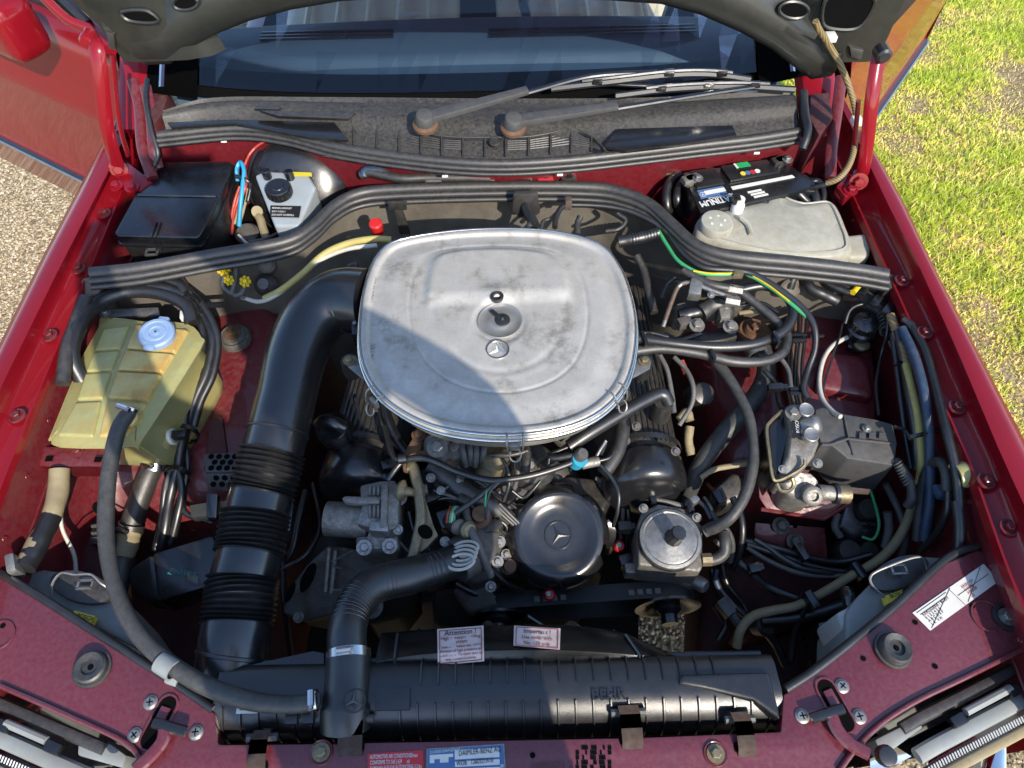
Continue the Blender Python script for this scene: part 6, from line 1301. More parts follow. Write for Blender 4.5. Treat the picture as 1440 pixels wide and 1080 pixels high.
for q,m,tx,lab_ in (([(381,290),(424,291),(421,307),(380,306)],'label_black',('BREMSFLUSSIGKEIT','DOT 4 ONLY','DO NOT OVERFILL'),'black sticker with white lettering'),([(412,242),(438,243),(439,248),(414,248)],'yellow_label',(),None)):
    P=[UN(a,b,U(402,300,.851),Vector((0,-.10,1))) + Vector((0,0,.0015)) if m=='label_black' else U(a,b,.8640) for a,b in q]; bm=B(); prism(bm,[p+Vector((0,0,.0006)) for p in P],P); st=fin('sticker',bm,m,rv,smooth=0,label=lab_)
    for k,s_ in enumerate(tx): text('printed_text',s_,'print_white',st,P[0]+(P[3]-P[0])*(.30+.30*k)+(P[1]-P[0])*.05+Vector((0,0,.0010)),P[1]-P[0],P[0]-P[3],.0055 if k<2 else .0062,.0001,squash=.8)
bm=B(); P=UL([(386,306,.80),(432,306,.80),(430,330,.79),(392,330,.79)]); prism(bm,P,[p+Vector((0,0,-.06)) for p in P],.006); fin('master_cylinder',bm,'satin_black',rv)
bm=B(); tube(bm,crom(UL([(360,300,.80),(366,308,.80),(370,322,.795),(376,338,.79)]),4),.0085,10); fin('clutch_pipe',bm,'cable_tan',rv); bm=B(); lathe(bm,[(.011,-.01),(.011,.008)],U(362,298,.805),(.2,-.6,.7),12); fin('pipe_boot',bm,'cable_tan',rv)
# coloured wires behind the fuse box
cw=E('coloured_wires','strands of red blue and tan wires beside the fuse box','wire',U(345,290,.76))
for k,(m,pts) in enumerate((('cable_red',[(343,235,.86),(352,215,.88),(370,200,.89),(395,195,.89),(425,200,.885)]),('cable_red',[(344,238,.86),(346,252,.85),(344,268,.84),(330,300,.80),(326,330,.78)]),('cable_blue',[(334,255,.85),(333,238,.865),(338,228,.875),(343,240,.87),(341,262,.855),(338,290,.83),(336,318,.80)]),('cable_tan',[(345,262,.84),(338,285,.82),(330,315,.79)]),('cable_red',[(340,262,.84),(333,285,.82),(326,312,.79)]),('cable_tan',[(349,265,.84),(344,290,.82),(336,318,.79)]),('cable_black',[(332,248,.86),(345,252,.862),(352,262,.85),(348,285,.83)]),('cable_red',[(337,262,.84),(329,286,.82),(324,318,.785)]),('cable_white',[(335,330,.80),(345,340,.79),(352,345,.79)]),('cable_grey',[(350,340,.80),(375,335,.80),(395,325,.80)]))): hose('wire',pts,.0028 if m not in('cable_blue','cable_black') else .0042,m,cw,n=6)
bm=B(); lathe(bm,[(.022,-.02),(.024,-.004),(.020,.0),(.017,.004),(0,.004)],U(346,326,.78),(0,-.2,1),22); fin('cable_gland',bm,'cast_dark',cw)
bm=B(); P=UL([(300,300,.82),(306,280,.825),(312,288,.825),(306,300,.82)]); hose('bracket_wire',[(292,352,.79),(300,320,.80),(308,300,.81),(315,295,.81),(314,305,.805)],.0025,'rusty',cw)
fb=E('fuse_box','black rectangular fuse box with clip-down lid at the rear corner','fuse box',U(240,330,.70))
T_=[(206,229),(212,227),(322,226),(329,231),(300,296),(281,330),(276,334),(164,331),(160,327),(186,280)]
bm=B(); P=[U(a,b,.865) for a,b in T_]; C1=sum(P,Vector())/len(P); prism(bm,P,[p+Vector((0,0,-.022)) for p in P],.005,3); lidf=fin('box_lid',bm,'plastic',fb,smooth=45)
bm=B(); P2=[C1+(p-C1)*1.03+Vector((0,0,-.02)) for p in P]; prism(bm,P2,[p+Vector((0,0,-.006)) for p in P2],.002); fin('lid_rim',bm,'plastic',fb)
bm=B(); P3=[C1+(p-C1)*.97+Vector((0,0,-.027)) for p in P]; prism(bm,P3,[p+Vector((0,0,-.12)) for p in P3],.004); fin('box_base',bm,'plastic_grain',fb)
bm=B(); tube(bm,[U(194,274,.866),U(304,276,.866)],.0028,6); fin('lid_groove',bm,'plastic_grain',lidf)
for px in (212,218):
    bm=B(); tube(bm,crom([U(px+8,312,.867),U(px+3,326,.867),U(px+1,331,.866),U(px+1,331,.866)+Vector((0,-.004,-.02)),U(px+1,331,.866)+Vector((0,-.010,-.03))],3),.0018,6); fin('lid_clip_wire',bm,'plastic',lidf)
c=U(214,354,.835); bm=B()
for dx,dy,w_,l_ in ((0,.006,.022,.003),(0,-.008,.022,.003),(.010,-.001,.003,.015),(-.010,-.001,.003,.015)): box(bm,c+Vector((dx,dy,0)),(w_,l_,.004))
fin('lid_clip',bm,'plastic_grey',lidf)
for px in (180,272): bm=B(); box(bm,U(px,333,.846)+Vector((0,-.004,0)),(.02,.006,.006),bw=.001); fin('lid_hook',bm,'plastic',fb)
# ================================================================ right side of the bay
# ---- battery
ba=E('battery','black car battery with silver stripe and white lettering','battery',U(1040,270,.66))
ZB=.865
T_=[(1000,231),(1078,220),(1100,226),(1148,252),(1152,262),(1080,285),(1000,298),(962,268),(952,248)]
Q=[U(a,b,ZB) for a,b in ((960,242),(1100,222),(1152,262),(985,300))]; prism_top=Q
bm=B(); prism(bm,Q,[p+Vector((0,.0,-.17)) for p in Q],.005,2); bc=fin('battery_case',bm,'plastic',ba)
def bq(u,v,z=.0): return (Q[3]*(1-u)+Q[2]*u)*(1-v)+(Q[0]*(1-u)+Q[1]*u)*v+Vector((0,0,z))
def bpan(u0,v0,u1,v1,m,z0=.0008,th=.0008,name='battery_label',bw=0):
    P=[bq(u0,v0,z0+th),bq(u1,v0,z0+th),bq(u1,v1,z0+th),bq(u0,v1,z0+th)]; bm=B(); prism(bm,P,[p+Vector((0,0,-th)) for p in P],bw); return fin(name,bm,m,bc,smooth=0 if not bw else 30)
bpan(.05,.52,.30,.95,'plastic_grain',0,.006,'vent_cover',.002); bpan(.36,.55,.82,.96,'plastic_grain',0,.006,'vent_cover',.002)
bpan(.05,.30,.28,.50,'blue_label'); bpan(.10,.36,.28,.45,'white_label',.0018); bpan(.34,.36,.90,.44,'white_label',.001); bpan(.50,.82,.62,.95,'green_label',.007,.0008); bpan(.48,.82,.50,.95,'white_label',.0069,.0008)
for k,m in enumerate(('yellow_label','blue_label','red_label','white_label')):
    bm=B(); lathe(bm,[(.0055,0),(.0055,.0008),(0,.0008)],bq(.50+.045*k,.66,.0068),(0,0,1),14); fin('pictogram',bm,m,bc,smooth=0)
bm=B(); lathe(bm,[(.008,0),(.008,.0009),(.006,.0009)],bq(.08,.38,.0012),(0,0,1),18); fin('maker_roundel',bm,'blue_label',bc,smooth=0); star('roundel_star',bq(.08,.38,.0024),.006,'print_white',bc,h=.0004)
text('battery_lettering','PLATINUM','print_white',bc,bq(.34,.24,.0012),bq(0,.2)-bq(.3,.2),bq(.1,0)-bq(.1,.3),.020,.0002,bold=.0006,squash=.8)
text('battery_lettering','PERFORMANCE','print_white',bc,bq(.32,.29,.0012),bq(0,.2)-bq(.3,.2),bq(.1,0)-bq(.1,.3),.008,.0002,squash=.9)
for k in range(3): bpan(.44+.01*k,.20-.07*k,.56+.01*k,.245-.07*k,'white_label')
for u,v in ((.02,.72),(.90,.82)):
    c=bq(u,v,.0); bm=B(); lathe(bm,[(.010,-.004),(.0095,.014),(0,.014)],c,(0,0,1),18); box(bm,c+Vector((0,0,.008)),(.034,.018,.012),RZ(20),bw=.002); te=fin('terminal_clamp',bm,'cast' if u<.5 else 'plastic_dusty',ba); hexbolt('terminal_nut',c+Vector((.012,-.004,.014)),(0,0,1),.006,'zinc',te)
bc_=E('battery_cables','black battery cables curving around the battery','cable',U(960,300,.70))
for pts,r in (([(955,245,.845),(945,252,.845),(938,265,.84),(938,290,.82),(945,305,.79)],.009),([(965,250,.845),(955,262,.84),(952,280,.83),(956,300,.80)],.009),([(1128,250,.85),(1140,262,.85),(1148,285,.84),(1142,300,.82)],.009),([(1090,258,.85),(1075,262,.858),(1068,275,.858),(1078,288,.85)],.007),([(1100,258,.855),(1118,268,.855),(1136,285,.84)],.008),([(1125,255,.85),(1150,255,.85),(1158,270,.845),(1156,292,.83)],.006)): hose('cable',pts,r,'cable_black',bc_)
bm=B(); tube(bm,UL([(935,242,.85),(962,238,.85)]),.008,10); fin('cable_lug',bm,'yellow_zinc',bc_)
# ---- washer reservoir
wr=E('washer_reservoir','cream plastic washer reservoir with round speckled cap','reservoir',U(1100,350,.68))
T_=[(978,318),(984,303),(1010,292),(1040,284),(1072,278),(1080,268),(1098,265),(1106,276),(1135,285),(1168,282),(1180,292),(1192,320),(1199,340),(1196,356),(1150,362),(1080,356),(1010,340),(982,330)]
bm=B(); P=[U(a,b,.852) for a,b in T_]; PC=sum(P,Vector())/len(P); Po=ngon_smooth(P,3)
lv=[[p+Vector((0,0,-.16)) for p in Po],[p+Vector((0,0,-.014)) for p in Po],[PC+(p-PC)*.985+Vector((0,0,-.004)) for p in Po],[PC+(p-PC)*.95 for p in Po],[PC+(p-PC)*.5+Vector((0,0,.006)) for p in Po]]
V_=[[bm.verts.new(p) for p in r] for r in lv]
for a_,b_ in zip(V_,V_[1:]):
    for k in range(len(Po)): bm.faces.new((a_[k],a_[(k+1)%len(Po)],b_[(k+1)%len(Po)],b_[k]))
bm.faces.new(V_[-1]); bm.faces.new(V_[0][::-1]); wb=fin('reservoir_body',bm,'washer_plastic',wr,smooth=60)
bm=B(); P=UL([(1186,330,.835),(1224,326,.835),(1230,340,.835),(1222,362,.83),(1190,362,.83)]); prism(bm,P,[p+Vector((0,0,-.10)) for p in P],.010,3); fin('reservoir_foot',bm,'washer_plastic',wr)
c=U(1008,312,.866); bm=B(); lathe(bm,[(.031,-.016),(.031,-.003),(.028,.002),(.018,.0035),(0,.004)],c,(0,-.04,1),36); cap=fin('reservoir_cap',bm,'washer_plastic',wr)
for k in range(5):
    a=2*math.pi*k/5; bm=B(); lathe(bm,[(.003,0),(.0025,.0012),(0,.0012)],c+Vector((.014*math.cos(a),.012*math.sin(a),.003)),(0,0,1),8); fin('cap_dimple',bm,'white_label',cap)
bm=B(); lathe(bm,[(.012,-.01),(.012,.008),(.009,.012),(.009,.022),(0,.022)],U(1037,292,.864),(0,0,1),18); fin('level_sender',bm,'white_label',wr); bm=B(); box(bm,U(1035,280,.882),(.014,.018,.014),bw=.002); fin('sender_plug',bm,'plastic',wr)
bm=B(); tube(bm,crom(UL([(1042,306,.866),(1052,316,.862),(1056,330,.858)]),4),.005,8); fin('filler_strap',bm,'washer_plastic',wr)
bm=B(); tube(bm,crom([PC+(p-PC)*.9+Vector((0,0,.002)) for p in Po]+[PC+(Po[0]-PC)*.9+Vector((0,0,.002))],1),.0022,5,cap=False); fin('mould_seam',bm,'washer_plastic',wr)
# ---- braided hood cable with its clips
hb=tag(hose('braided_cable',[(1147,30,1.13),(1152,42,1.11),(1165,62,1.07),(1182,92,1.03),(1196,128,.99),(1204,165,.96),(1202,205,.93),(1194,232,.91),(1180,250,.895),(1162,258,.88)],.0056,'braid',n=12),'braided gold and black cable hanging from the hood to the wing','cable')
for px,py,z in ((1168,52,1.08),(1205,170,.958)):
    bm=B(); box(bm,U(px,py,z),(.018,.020,.011),RZ(0),bw=.002); fin('cable_clip',bm,'white_label',hb)
hose('cable_end',[(1166,258,.882),(1150,262,.87),(1130,268,.85)],.005,'cable_black',hb)
# ---- strut tower and inner apron on this side
bm=B(); P=UL([(1130,400,.735),(1180,395,.735),(1225,440,.73),(1235,540,.72),(1235,620,.70),(1120,600,.70),(1105,520,.72),(1112,430,.735)]); prism(bm,P,[p+Vector((0,0,-.05)) for p in P],.016,3); fin('strut_tower',bm,'paint_bay',car,smooth=50)
bm=B(); P=UL([(1160,490,.745),(1222,500,.74),(1232,560,.735),(1150,545,.735)]); prism(bm,P,[p+Vector((0,0,-.03)) for p in P],.014,3); fin('tower_pressing',bm,'paint_bay',car,smooth=50)
c=U(1158,426,.7365); bm=B(); lathe(bm,[(.006,0),(.006,.0006)],c,(0,0,1),12); fin('tower_hole',bm,'black',car,smooth=0)
sm2=E('strut_mount','rusty round suspension top mount behind the looped black hoses','mount',U(1060,470,.70)); c=U(1060,467,.715)
bm=B(); lathe(bm,[(.032,-.012),(.032,.002),(.028,.006),(.022,.004),(.019,.010),(.012,.012),(0,.010)],c,(0,0,1),30); fin('mount_dish',bm,'rusty',sm2); hexbolt('mount_nut',c+Vector((0,0,.010)),(0,0,1),.010,'rusty',sm2)
# ---- brake hydraulic unit
hu=E('brake_modulator','corroded alloy brake hydraulic unit with grey cover','brake unit',U(1150,700,.52))
ZH=.775
bm=B(); P=UL([(1146,575,ZH),(1158,572,ZH),(1188,582,ZH),(1230,589,ZH),(1256,596,ZH),(1262,622,ZH-.006),(1258,655,ZH-.012),(1192,645,ZH-.008),(1168,625,ZH-.002),(1155,625,ZH-.001),(1148,600,ZH)]); prism(bm,P,[p+Vector((.0,-.004,-.085)) for p in P],.004,2); cov=fin('unit_cover',bm,'plastic_grey',hu,smooth=30)
bm=B(); tube(bm,UL([(1187,586,ZH+.001),(1194,618,ZH-.001),(1200,640,ZH-.006)]),.0022,6); fin('cover_edge',bm,'plastic_grey',cov); bm=B(); tube(bm,UL([(1156,625,ZH),(1168,625,ZH),(1192,617,ZH),(1258,624,ZH-.006)]),.0020,6); fin('cover_edge',bm,'plastic_grey',cov)
for k in range(3):
    bm=B(); P=UL([(1209+14*k,608,ZH+.001),(1218+14*k,609,ZH+.001),(1217+14*k,617,ZH),(1208+14*k,616,ZH)]); prism(bm,P,[p+Vector((0,0,-.002)) for p in P]); fin('cover_pad',bm,'plastic_grey',cov)
hexbolt('cover_screw',U(1219,603,ZH+.0005),(0,0,1),.0045,'zinc',cov)
bm=B(); P=UL([(1104,572,.80),(1112,567,.80),(1132,568,.80),(1142,574,.80),(1146,590,.80),(1150,606,.797),(1152,624,.795),(1146,640,.79),(1134,655,.785),(1118,668,.78),(1104,670,.775),(1098,660,.78),(1106,640,.79),(1110,610,.80)]); prism(bm,P,[p+Vector((0,0,-.07)) for p in P],.007,3); hb_=fin('alloy_body',bm,'cast',hu,smooth=45)
for v_,(px,py) in enumerate(((1133,577),(1140,612))):
    bm=B(); lathe(bm,[(.0125,-.006),(.0125,.003),(.011,.0045),(.009,.0035),(0,.0035)],U(px,py,.808),(0,-.1,1),24); fin('bore_plug',bm,'zinc',hb_)
bm=B(); lathe(bm,[(.016,-.03),(.0165,.0),(.015,.006),(.010,.010),(0,.011)],U(1145,597,.80),(.75,-.1,.55),26); fin('accumulator_end',bm,'zinc',hb_)
hexbolt('bleed_bolt',U(1115,582,.806),(0,0,1),.0075,'cast',hb_)
q=UL([(1112,594,.8045),(1124,592,.8045),(1127,614,.8035),(1114,617,.8035)]); st=onplane(q,'label_black',hu,'type_sticker'); text('printed_text','BOSCH','print_white',st,q[3].lerp(q[0],.2)+(q[2]-q[3])*.85+Vector((0,0,.0012)),q[1]-q[2],q[0]-q[1],.008,.0001)
bm=B(); P=UL([(1078,592,.785),(1100,578,.79),(1108,585,.79),(1108,620,.785),(1098,655,.775),(1092,672,.765),(1082,650,.77)]); prism(bm,P,[p+Vector((0,0,-.08)) for p in P],.008,3); fin('relay_shield',bm,'plastic',hu)
bm=B(); tube(bm,crom(UL([(1100,577,.80),(1084,592,.795),(1078,604,.79),(1082,640,.785),(1086,668,.775),(1092,676,.772),(1112,668,.78),(1130,656,.79),(1132,646,.795)]),5),.0028,6); fin('retaining_wire',bm,'yellow_zinc',hu)
bm=B(); tube(bm,crom(UL([(1092,680,.77),(1098,690,.765),(1110,690,.765),(1116,682,.768),(1114,672,.775)]),5),.0030,6); fin('pipe_loop',bm,'yellow_zinc',hu)
bm=B(); P=UL([(1096,672,.755),(1116,660,.765),(1142,664,.765),(1154,676,.755),(1150,695,.74),(1130,702,.735),(1108,696,.74)]); prism(bm,P,[p+Vector((0,0,-.06)) for p in P],.010,3); fin('pump_casting',bm,'cast',hu,smooth=50)
bm=B(); tube(bm,UL([(1150,692,.745),(1176,694,.742)]),.0125,16); fin('pump_pipe',bm,'cast',hu); bm=B(); tube(bm,UL([(1176,694,.742),(1192,695,.74)]),.0155,16); fin('pump_union',bm,'yellow_zinc',hu); bm=B(); tube(bm,UL([(1172,694,.742),(1177,694,.742)]),.017,16); fin('union_ring',bm,'rubber',hu)
bm=B(); lathe(bm,[(.016,-.03),(.016,.006),(.012,.009),(.008,.009),(.007,.004),(0,.004)],U(1142,697,.75),(-.1,-.6,.8),20); fin('pump_boss',bm,'cast',hu)
bm=B(); P=UL([(1186,684,.735),(1224,688,.73),(1222,694,.73),(1188,692,.735)]); prism(bm,P,[p+Vector((0,0,-.004)) for p in P]); fin('gasket_strip',bm,'rust_clip',hu,smooth=0)
# red shelf below it
bm=B(); P=UL([(1066,668,.71),(1075,664,.71),(1100,690,.70),(1170,700,.69),(1195,702,.69),(1160,728,.67),(1080,718,.68),(1068,700,.69)]); prism(bm,P,[p+Vector((0,0,-.004)) for p in P],.001); shf=fin('unit_shelf',bm,'paint_bay',car)
bm=B(); tube(bm,UL([(1070,716,.68),(1110,722,.675),(1158,730,.668),(1198,706,.685)]),.0035,6); fin('shelf_edge',bm,'paint_bay',shf)
for px,py in ((1084,694),(1118,740)):
    c=U(px,py,.695 if py<700 else .63); bm=B(); lathe(bm,[(.004,0),(.004,.0012)],c,(0,0,1),12); fin('shelf_hole',bm,'black',shf,smooth=0)
bm=B(); P=UL([(1062,735,.62),(1160,742,.61),(1165,790,.58),(1060,760,.60)]); prism(bm,P,[p+Vector((0,0,-.006)) for p in P],.002); lsh=fin('chassis_shelf',bm,'paint_bay',car); hexbolt('shelf_bolt',U(1098,740,.622),(0,-.2,1),.009,'cast_dark',lsh); hexbolt('shelf_bolt',U(1118,762,.605),(0,-.2,1),.009,'cast_dark',lsh)
# ---- regulator / vacuum pot with round knob on the tower
vg=E('vacuum_regulator','round black ribbed regulator knob standing on the red wheel house','regulator',U(1215,465,.73))
c=U(1219,452,.80); bm=B(); lathe(bm,[(.022,-.06),(.026,-.045),(.026,-.02),(.0215,-.017),(.0215,-.002),(.019,.0),(.0,.0005)],c,(-.08,-.15,1),32); kn=fin('regulator_body',bm,'plastic',vg)
for k in range(26):
    a=2*math.pi*k/26; bm=B(); tube(bm,[c+Vector((.0215*math.cos(a)+.001,.0215*math.sin(a)+.002,-.016)),c+Vector((.0215*math.cos(a),.0215*math.sin(a),-.002))],.0010,4); fin('knob_rib',bm,'plastic',kn,smooth=0)
bm=B(); box(bm,c+Vector((.002,.0,.001)),(.016,.003,.002),RZ(40)); box(bm,c+Vector((-.002,.003,.001)),(.010,.003,.002),RZ(-20)); fin('knob_mark',bm,'plastic_grey',kn,smooth=0)
bm=B(); P=UL([(1196,466,.755),(1208,480,.75),(1232,478,.75),(1234,484,.75),(1214,494,.745),(1192,488,.745)]); prism(bm,P,[p+Vector((0,0,-.012)) for p in P],.004); fin('regulator_base',bm,'plastic',vg)
bm=B(); lathe(bm,[(.0125,-.006),(.014,.0),(.012,.004),(.007,.005),(0,.005)],U(1212,484,.758),(0,0,1),20); fin('base_bush',bm,'yellow_zinc',vg)
hose('vacuum_hose',[(1192,474,.76),(1172,485,.765),(1158,505,.765),(1152,535,.762),(1156,560,.765),(1170,578,.775),(1182,586,.785)],.0042,'cable_white',vg)
hose('vacuum_line',[(1185,455,.775),(1180,475,.77),(1168,510,.765),(1158,545,.76),(1160,568,.755)],.002,'cable_black',vg,n=6)
hose('knob_lead',[(1188,455,.79),(1196,435,.805),(1215,427,.81),(1238,430,.81),(1248,445,.80),(1247,470,.78),(1240,495,.76),(1235,520,.75),(1232,545,.745),(1236,585,.74)],.0035,'cable_black',vg,n=7)
for k in range(6):
    c=U(1242+1*k,440+5*k,.80-.003*k); bm=B(); ringp=[c+Vector((.012*math.cos(t),.004*math.sin(t),.010*math.sin(t))) for t in np.linspace(0,2*math.pi,17)]; tube(bm,ringp,.0016,5,cap=False); fin('coil_lead',bm,'cable_grey',vg)
# ---- looped heater and breather hoses
lp_=E('looped_hoses','pair of black rubber hoses looping from the air cleaner around the strut mount','hose',U(1000,500,.80))
hose('hose',[(880,474,.835),(920,479,.838),(960,484,.838),(1010,488,.835),(1060,484,.832),(1095,470,.830),(1112,452,.830),(1114,430,.832),(1100,412,.835),(1072,402,.835),(1030,410,.83)],.0085,'rubber',lp_,n=12,k=9)
hose('hose',[(890,494,.825),(930,490,.828),(980,496,.825),(1030,508,.82),(1072,508,.815),(1098,498,.812),(1106,480,.81),(1104,462,.81)],.0088,'rubber_old',lp_,n=12,k=9)
hose('hose',[(960,380,.845),(1000,400,.842),(1035,408,.838),(1060,425,.83),(1095,455,.82),(1102,470,.815)],.0075,'rubber_old',lp_,n=12)
tag(hose('heater_hose',[(1072,490,.74),(1078,520,.735),(1068,550,.73),(1040,585,.72),(1010,620,.70),(988,650,.68),(970,685,.64),(958,720,.57),(950,750,.50)],.0165,'rubber_bloom',n=18,k=10),'thick black heater hose running diagonally below the looped hoses','hose')
tag(hose('vacuum_hose',[(985,490,.79),(1010,512,.785),(1035,548,.78),(1054,590,.775),(1060,640,.765),(1050,690,.75),(1030,725,.735),(1008,741,.712),(996,746,.70)],.0090,'rubber_bloom',n=14,k=10),'long grey hose arcing down to the steering pump','hose')
bm=B(); lathe(bm,[(.0165,-.012),(.019,-.012),(.019,.012),(.0165,.012)],U(1062,492,.745),(.2,-1,-.1),20,cap=False); tag(fin('hose_collar',bm,'zinc'),'shiny collar at the top of the thick heater hose','clamp')
# fuel pipes with sleeve
fp=E('fuel_pipes','pair of thin metal fuel pipes in a sleeve on the bulkhead','pipe',U(970,410,.80))
for dx in (0,6): hose('pipe',[(932,460,.80),(944,425,.82),(955,402,.835),(972,398,.84),(1000,402+dx,.84),(1030,410+dx*1.5,.838)],.0042,'zinc' if dx else 'rust_clip',fp)
bm=B(); P=UL([(972,390,.848),(990,388,.848),(986,414,.842),(968,412,.842)]); prism(bm,P,[p+Vector((0,0,-.02)) for p in P],.003); fin('pipe_bracket',bm,'zinc',fp)
for px,py in ((1030,424),(1034,408)): bm=B(); lathe(bm,[(.009,-.012),(.009,.012)],U(px,py,.838),(1,-.3,0),6); fin('pipe_union',bm,'zinc',fp)
# yellow-green earth lead with black companion, with clip
gl=E('earth_lead','green and yellow lead with grey companion along the bulkhead by the washer reservoir','wire',U(1040,385,.80))
hose('green_wire',[(926,325,.852),(938,345,.850),(955,368,.85),(985,384,.85),(1020,386,.852),(1046,384,.852),(1080,402,.848),(1110,425,.842),(1135,446,.835)],.0036,'cable_green',gl,n=7)
hose('yellow_stripe',[(975,381,.8535),(1000,384.5,.8545),(1030,384,.8555),(1048,383,.8555),(1080,401,.8515),(1110,424,.8455)],.0016,'yellow_plastic',gl,n=6)
hose('black_wire',[(930,310,.856),(945,335,.854),(965,360,.854),(990,376,.854),(1030,380,.855),(1060,386,.854),(1100,410,.848),(1130,435,.84),(1145,460,.83),(1146,490,.81),(1136,520,.79),(1130,545,.78),(1136,560,.775)],.0058,'rubber',gl,n=9)
bm=B(); P=UL([(1034,368,.860),(1046,368,.860),(1046,386,.860),(1032,386,.860)]); prism(bm,P,[p+Vector((0,0,-.012)) for p in P],.001); fin('wire_clip',bm,'yellow_zinc',gl)
# thin brake pipes going down to the hydraulic unit
bp_=E('brake_pipes','set of parallel thin brake pipes held by black clips','pipe',U(1115,520,.72))
for k in range(5): hose('brake_pipe',[(1113+5.5*k,435,.76-.002*k),(1112+5.2*k,470,.765),(1108+5*k,510,.765),(1108+5*k,550,.77),(1112+5*k,572,.782)],.0030,('cable_black','rusty','cable_black','rust_clip','cable_black')[k],bp_,n=7)
for px,py in ((1122,472),(1122,548)):
    for dy in (0,7): bm=B(); box(bm,U(px,py+dy,.772),(.030,.007,.010),bw=.0015); fin('pipe_clip',bm,'plastic',bp_)
bm=B(); tube(bm,UL([(1138,474,.775),(1158,472,.775)]),.0035,6); fin('clip_tail',bm,'plastic',bp_)
# connector rail at the rear right corner
cr=E('connector_rail','black multi-plug connector with sleeved cables below the washer reservoir','connector',U(1200,410,.76))
bm=B(); P=UL([(1192,398,.82),(1206,396,.82),(1240,420,.815),(1252,432,.81),(1272,442,.805),(1268,452,.80),(1248,446,.805),(1220,428,.812),(1190,408,.818)]); prism(bm,P,[p+Vector((0,0,-.028)) for p in P],.004); fin('connector_body',bm,'plastic_dusty',cr)
for px,py in ((1212,412),(1232,424),(1248,436)): bm=B(); box(bm,U(px,py,.824),(.014,.026,.010),RZ(-45),bw=.002); fin('connector_latch',bm,'plastic',cr)
bm=B(); lathe(bm,[(.006,-.01),(.006,.01)],U(1203,407,.826),(.5,.5,0),10); fin('yellow_tab',bm,'yellow_plastic',cr); bm=B(); tube(bm,UL([(1262,440,.815),(1272,444,.812)]),.007,10); fin('amber_sleeve',bm,'cable_tan',cr)
for pts,r in (([(1110,405,.80),(1118,388,.82),(1145,382,.825),(1170,384,.828),(1192,392,.825)],.009),([(1132,390,.82),(1140,405,.815),(1160,415,.81),(1178,424,.805)],.0105),([(1150,390,.82),(1172,402,.82),(1195,412,.82)],.007),([(1160,390,.822),(1185,400,.822),(1205,415,.818)],.006),([(1270,448,.80),(1278,455,.795),(1284,464,.79)],.006)): hose('cable',pts,r,'rubber',cr)
bm=B(); P=UL([(1242,384,.85),(1262,386,.85),(1264,402,.845),(1246,408,.845)]); prism(bm,P,[p+Vector((0,0,-.04)) for p in P],.003); fin('corner_block',bm,'plastic_dusty',cr)
# long hoses down the right wing
rl_=E('wing_hoses','long yellow and blue hoses with cables running down the inner wing beside the brake unit','hose',U(1290,560,.60))
for m,pts,r in (('braid_tan',[(1252,443,.80),(1262,470,.785),(1270,495,.775),(1276,520,.765)],.0072),('cable_yellow',[(1274,512,.768),(1282,545,.755),(1290,580,.74),(1294,615,.725),(1296,650,.71),(1292,680,.69)],.0066),('cable_darkblue',[(1268,462,.79),(1285,500,.775),(1298,545,.755),(1305,590,.735),(1308,640,.71),(1308,700,.68),(1300,760,.64)],.0078),
 ('cable_black',[(1280,455,.79),(1300,490,.78),(1312,530,.765),(1322,570,.75),(1332,610,.735),(1342,650,.72),(1348,690,.70),(1350,740,.67),(1346,790,.64)],.007),('cable_black',[(1262,465,.78),(1272,510,.765),(1280,560,.745),(1288,610,.72),(1290,660,.70)],.008),('cable_black',[(1256,470,.775),(1262,520,.755),(1268,570,.735),(1274,620,.71),(1282,660,.69)],.006),('cable_grey',[(1250,480,.77),(1268,525,.755),(1270,570,.745),(1268,600,.74)],.0022),
 ('rubber_bloom',[(1290,760,.66),(1294,720,.69),(1298,680,.715),(1308,655,.73),(1322,650,.735),(1330,665,.73),(1332,690,.715)],.008),('cable_grey',[(1258,600,.77),(1272,605,.755),(1284,622,.74)],.003),
 ('cable_black',[(1334,690,.71),(1332,720,.69),(1318,750,.66),(1295,775,.64)],.006),('rubber',[(1346,705,.70),(1350,740,.68),(1348,780,.66),(1345,810,.64)],.0085)): hose('hose',pts,r,m,rl_,n=9)
for px,py,z in ((1278,508,.815),(1300,610,.81)): bm=B(); box(bm,U(px,py,z),(.055,.006,.006),RZ(12),bw=.001); fin('hose_strap',bm,'plastic',rl_)
bm=B(); P=UL([(1312,680,.79),(1350,680,.795),(1348,690,.79),(1336,700,.785),(1322,698,.785)]); prism(bm,P,[p+Vector((0,0,-.014)) for p in P],.004); fin('check_valve',bm,'cable_darkblue',rl_)
c=U(1352,668,.825); bm=B(); lathe(bm,[(.016,-.009),(.020,-.009),(.020,.009),(.016,.009)],c,(1,.1,.2),22,cap=False); tag(fin('wing_grommet',bm,'tank_plastic'),'pale green split ring grommet on the inner wing next to the long hoses','grommet')
sc=tag(hose('spring_cable',[(1260,648,.76),(1270,662,.765),(1280,680,.76),(1282,700,.745),(1276,712,.73)],.0075,'rubber_bloom'),'spring-wrapped grey cable leaving the brake unit cover','cable')
for k in range(8):
    t=k/8; p=U(1262+17*t,651+32*t,.765-.004*t); bm=B(); lathe(bm,[(.0074,-.0012),(.0088,0),(.0074,.0012)],p,(.5,-.8,-.2),12,cap=False); fin('spring_turn',bm,'zinc',sc)
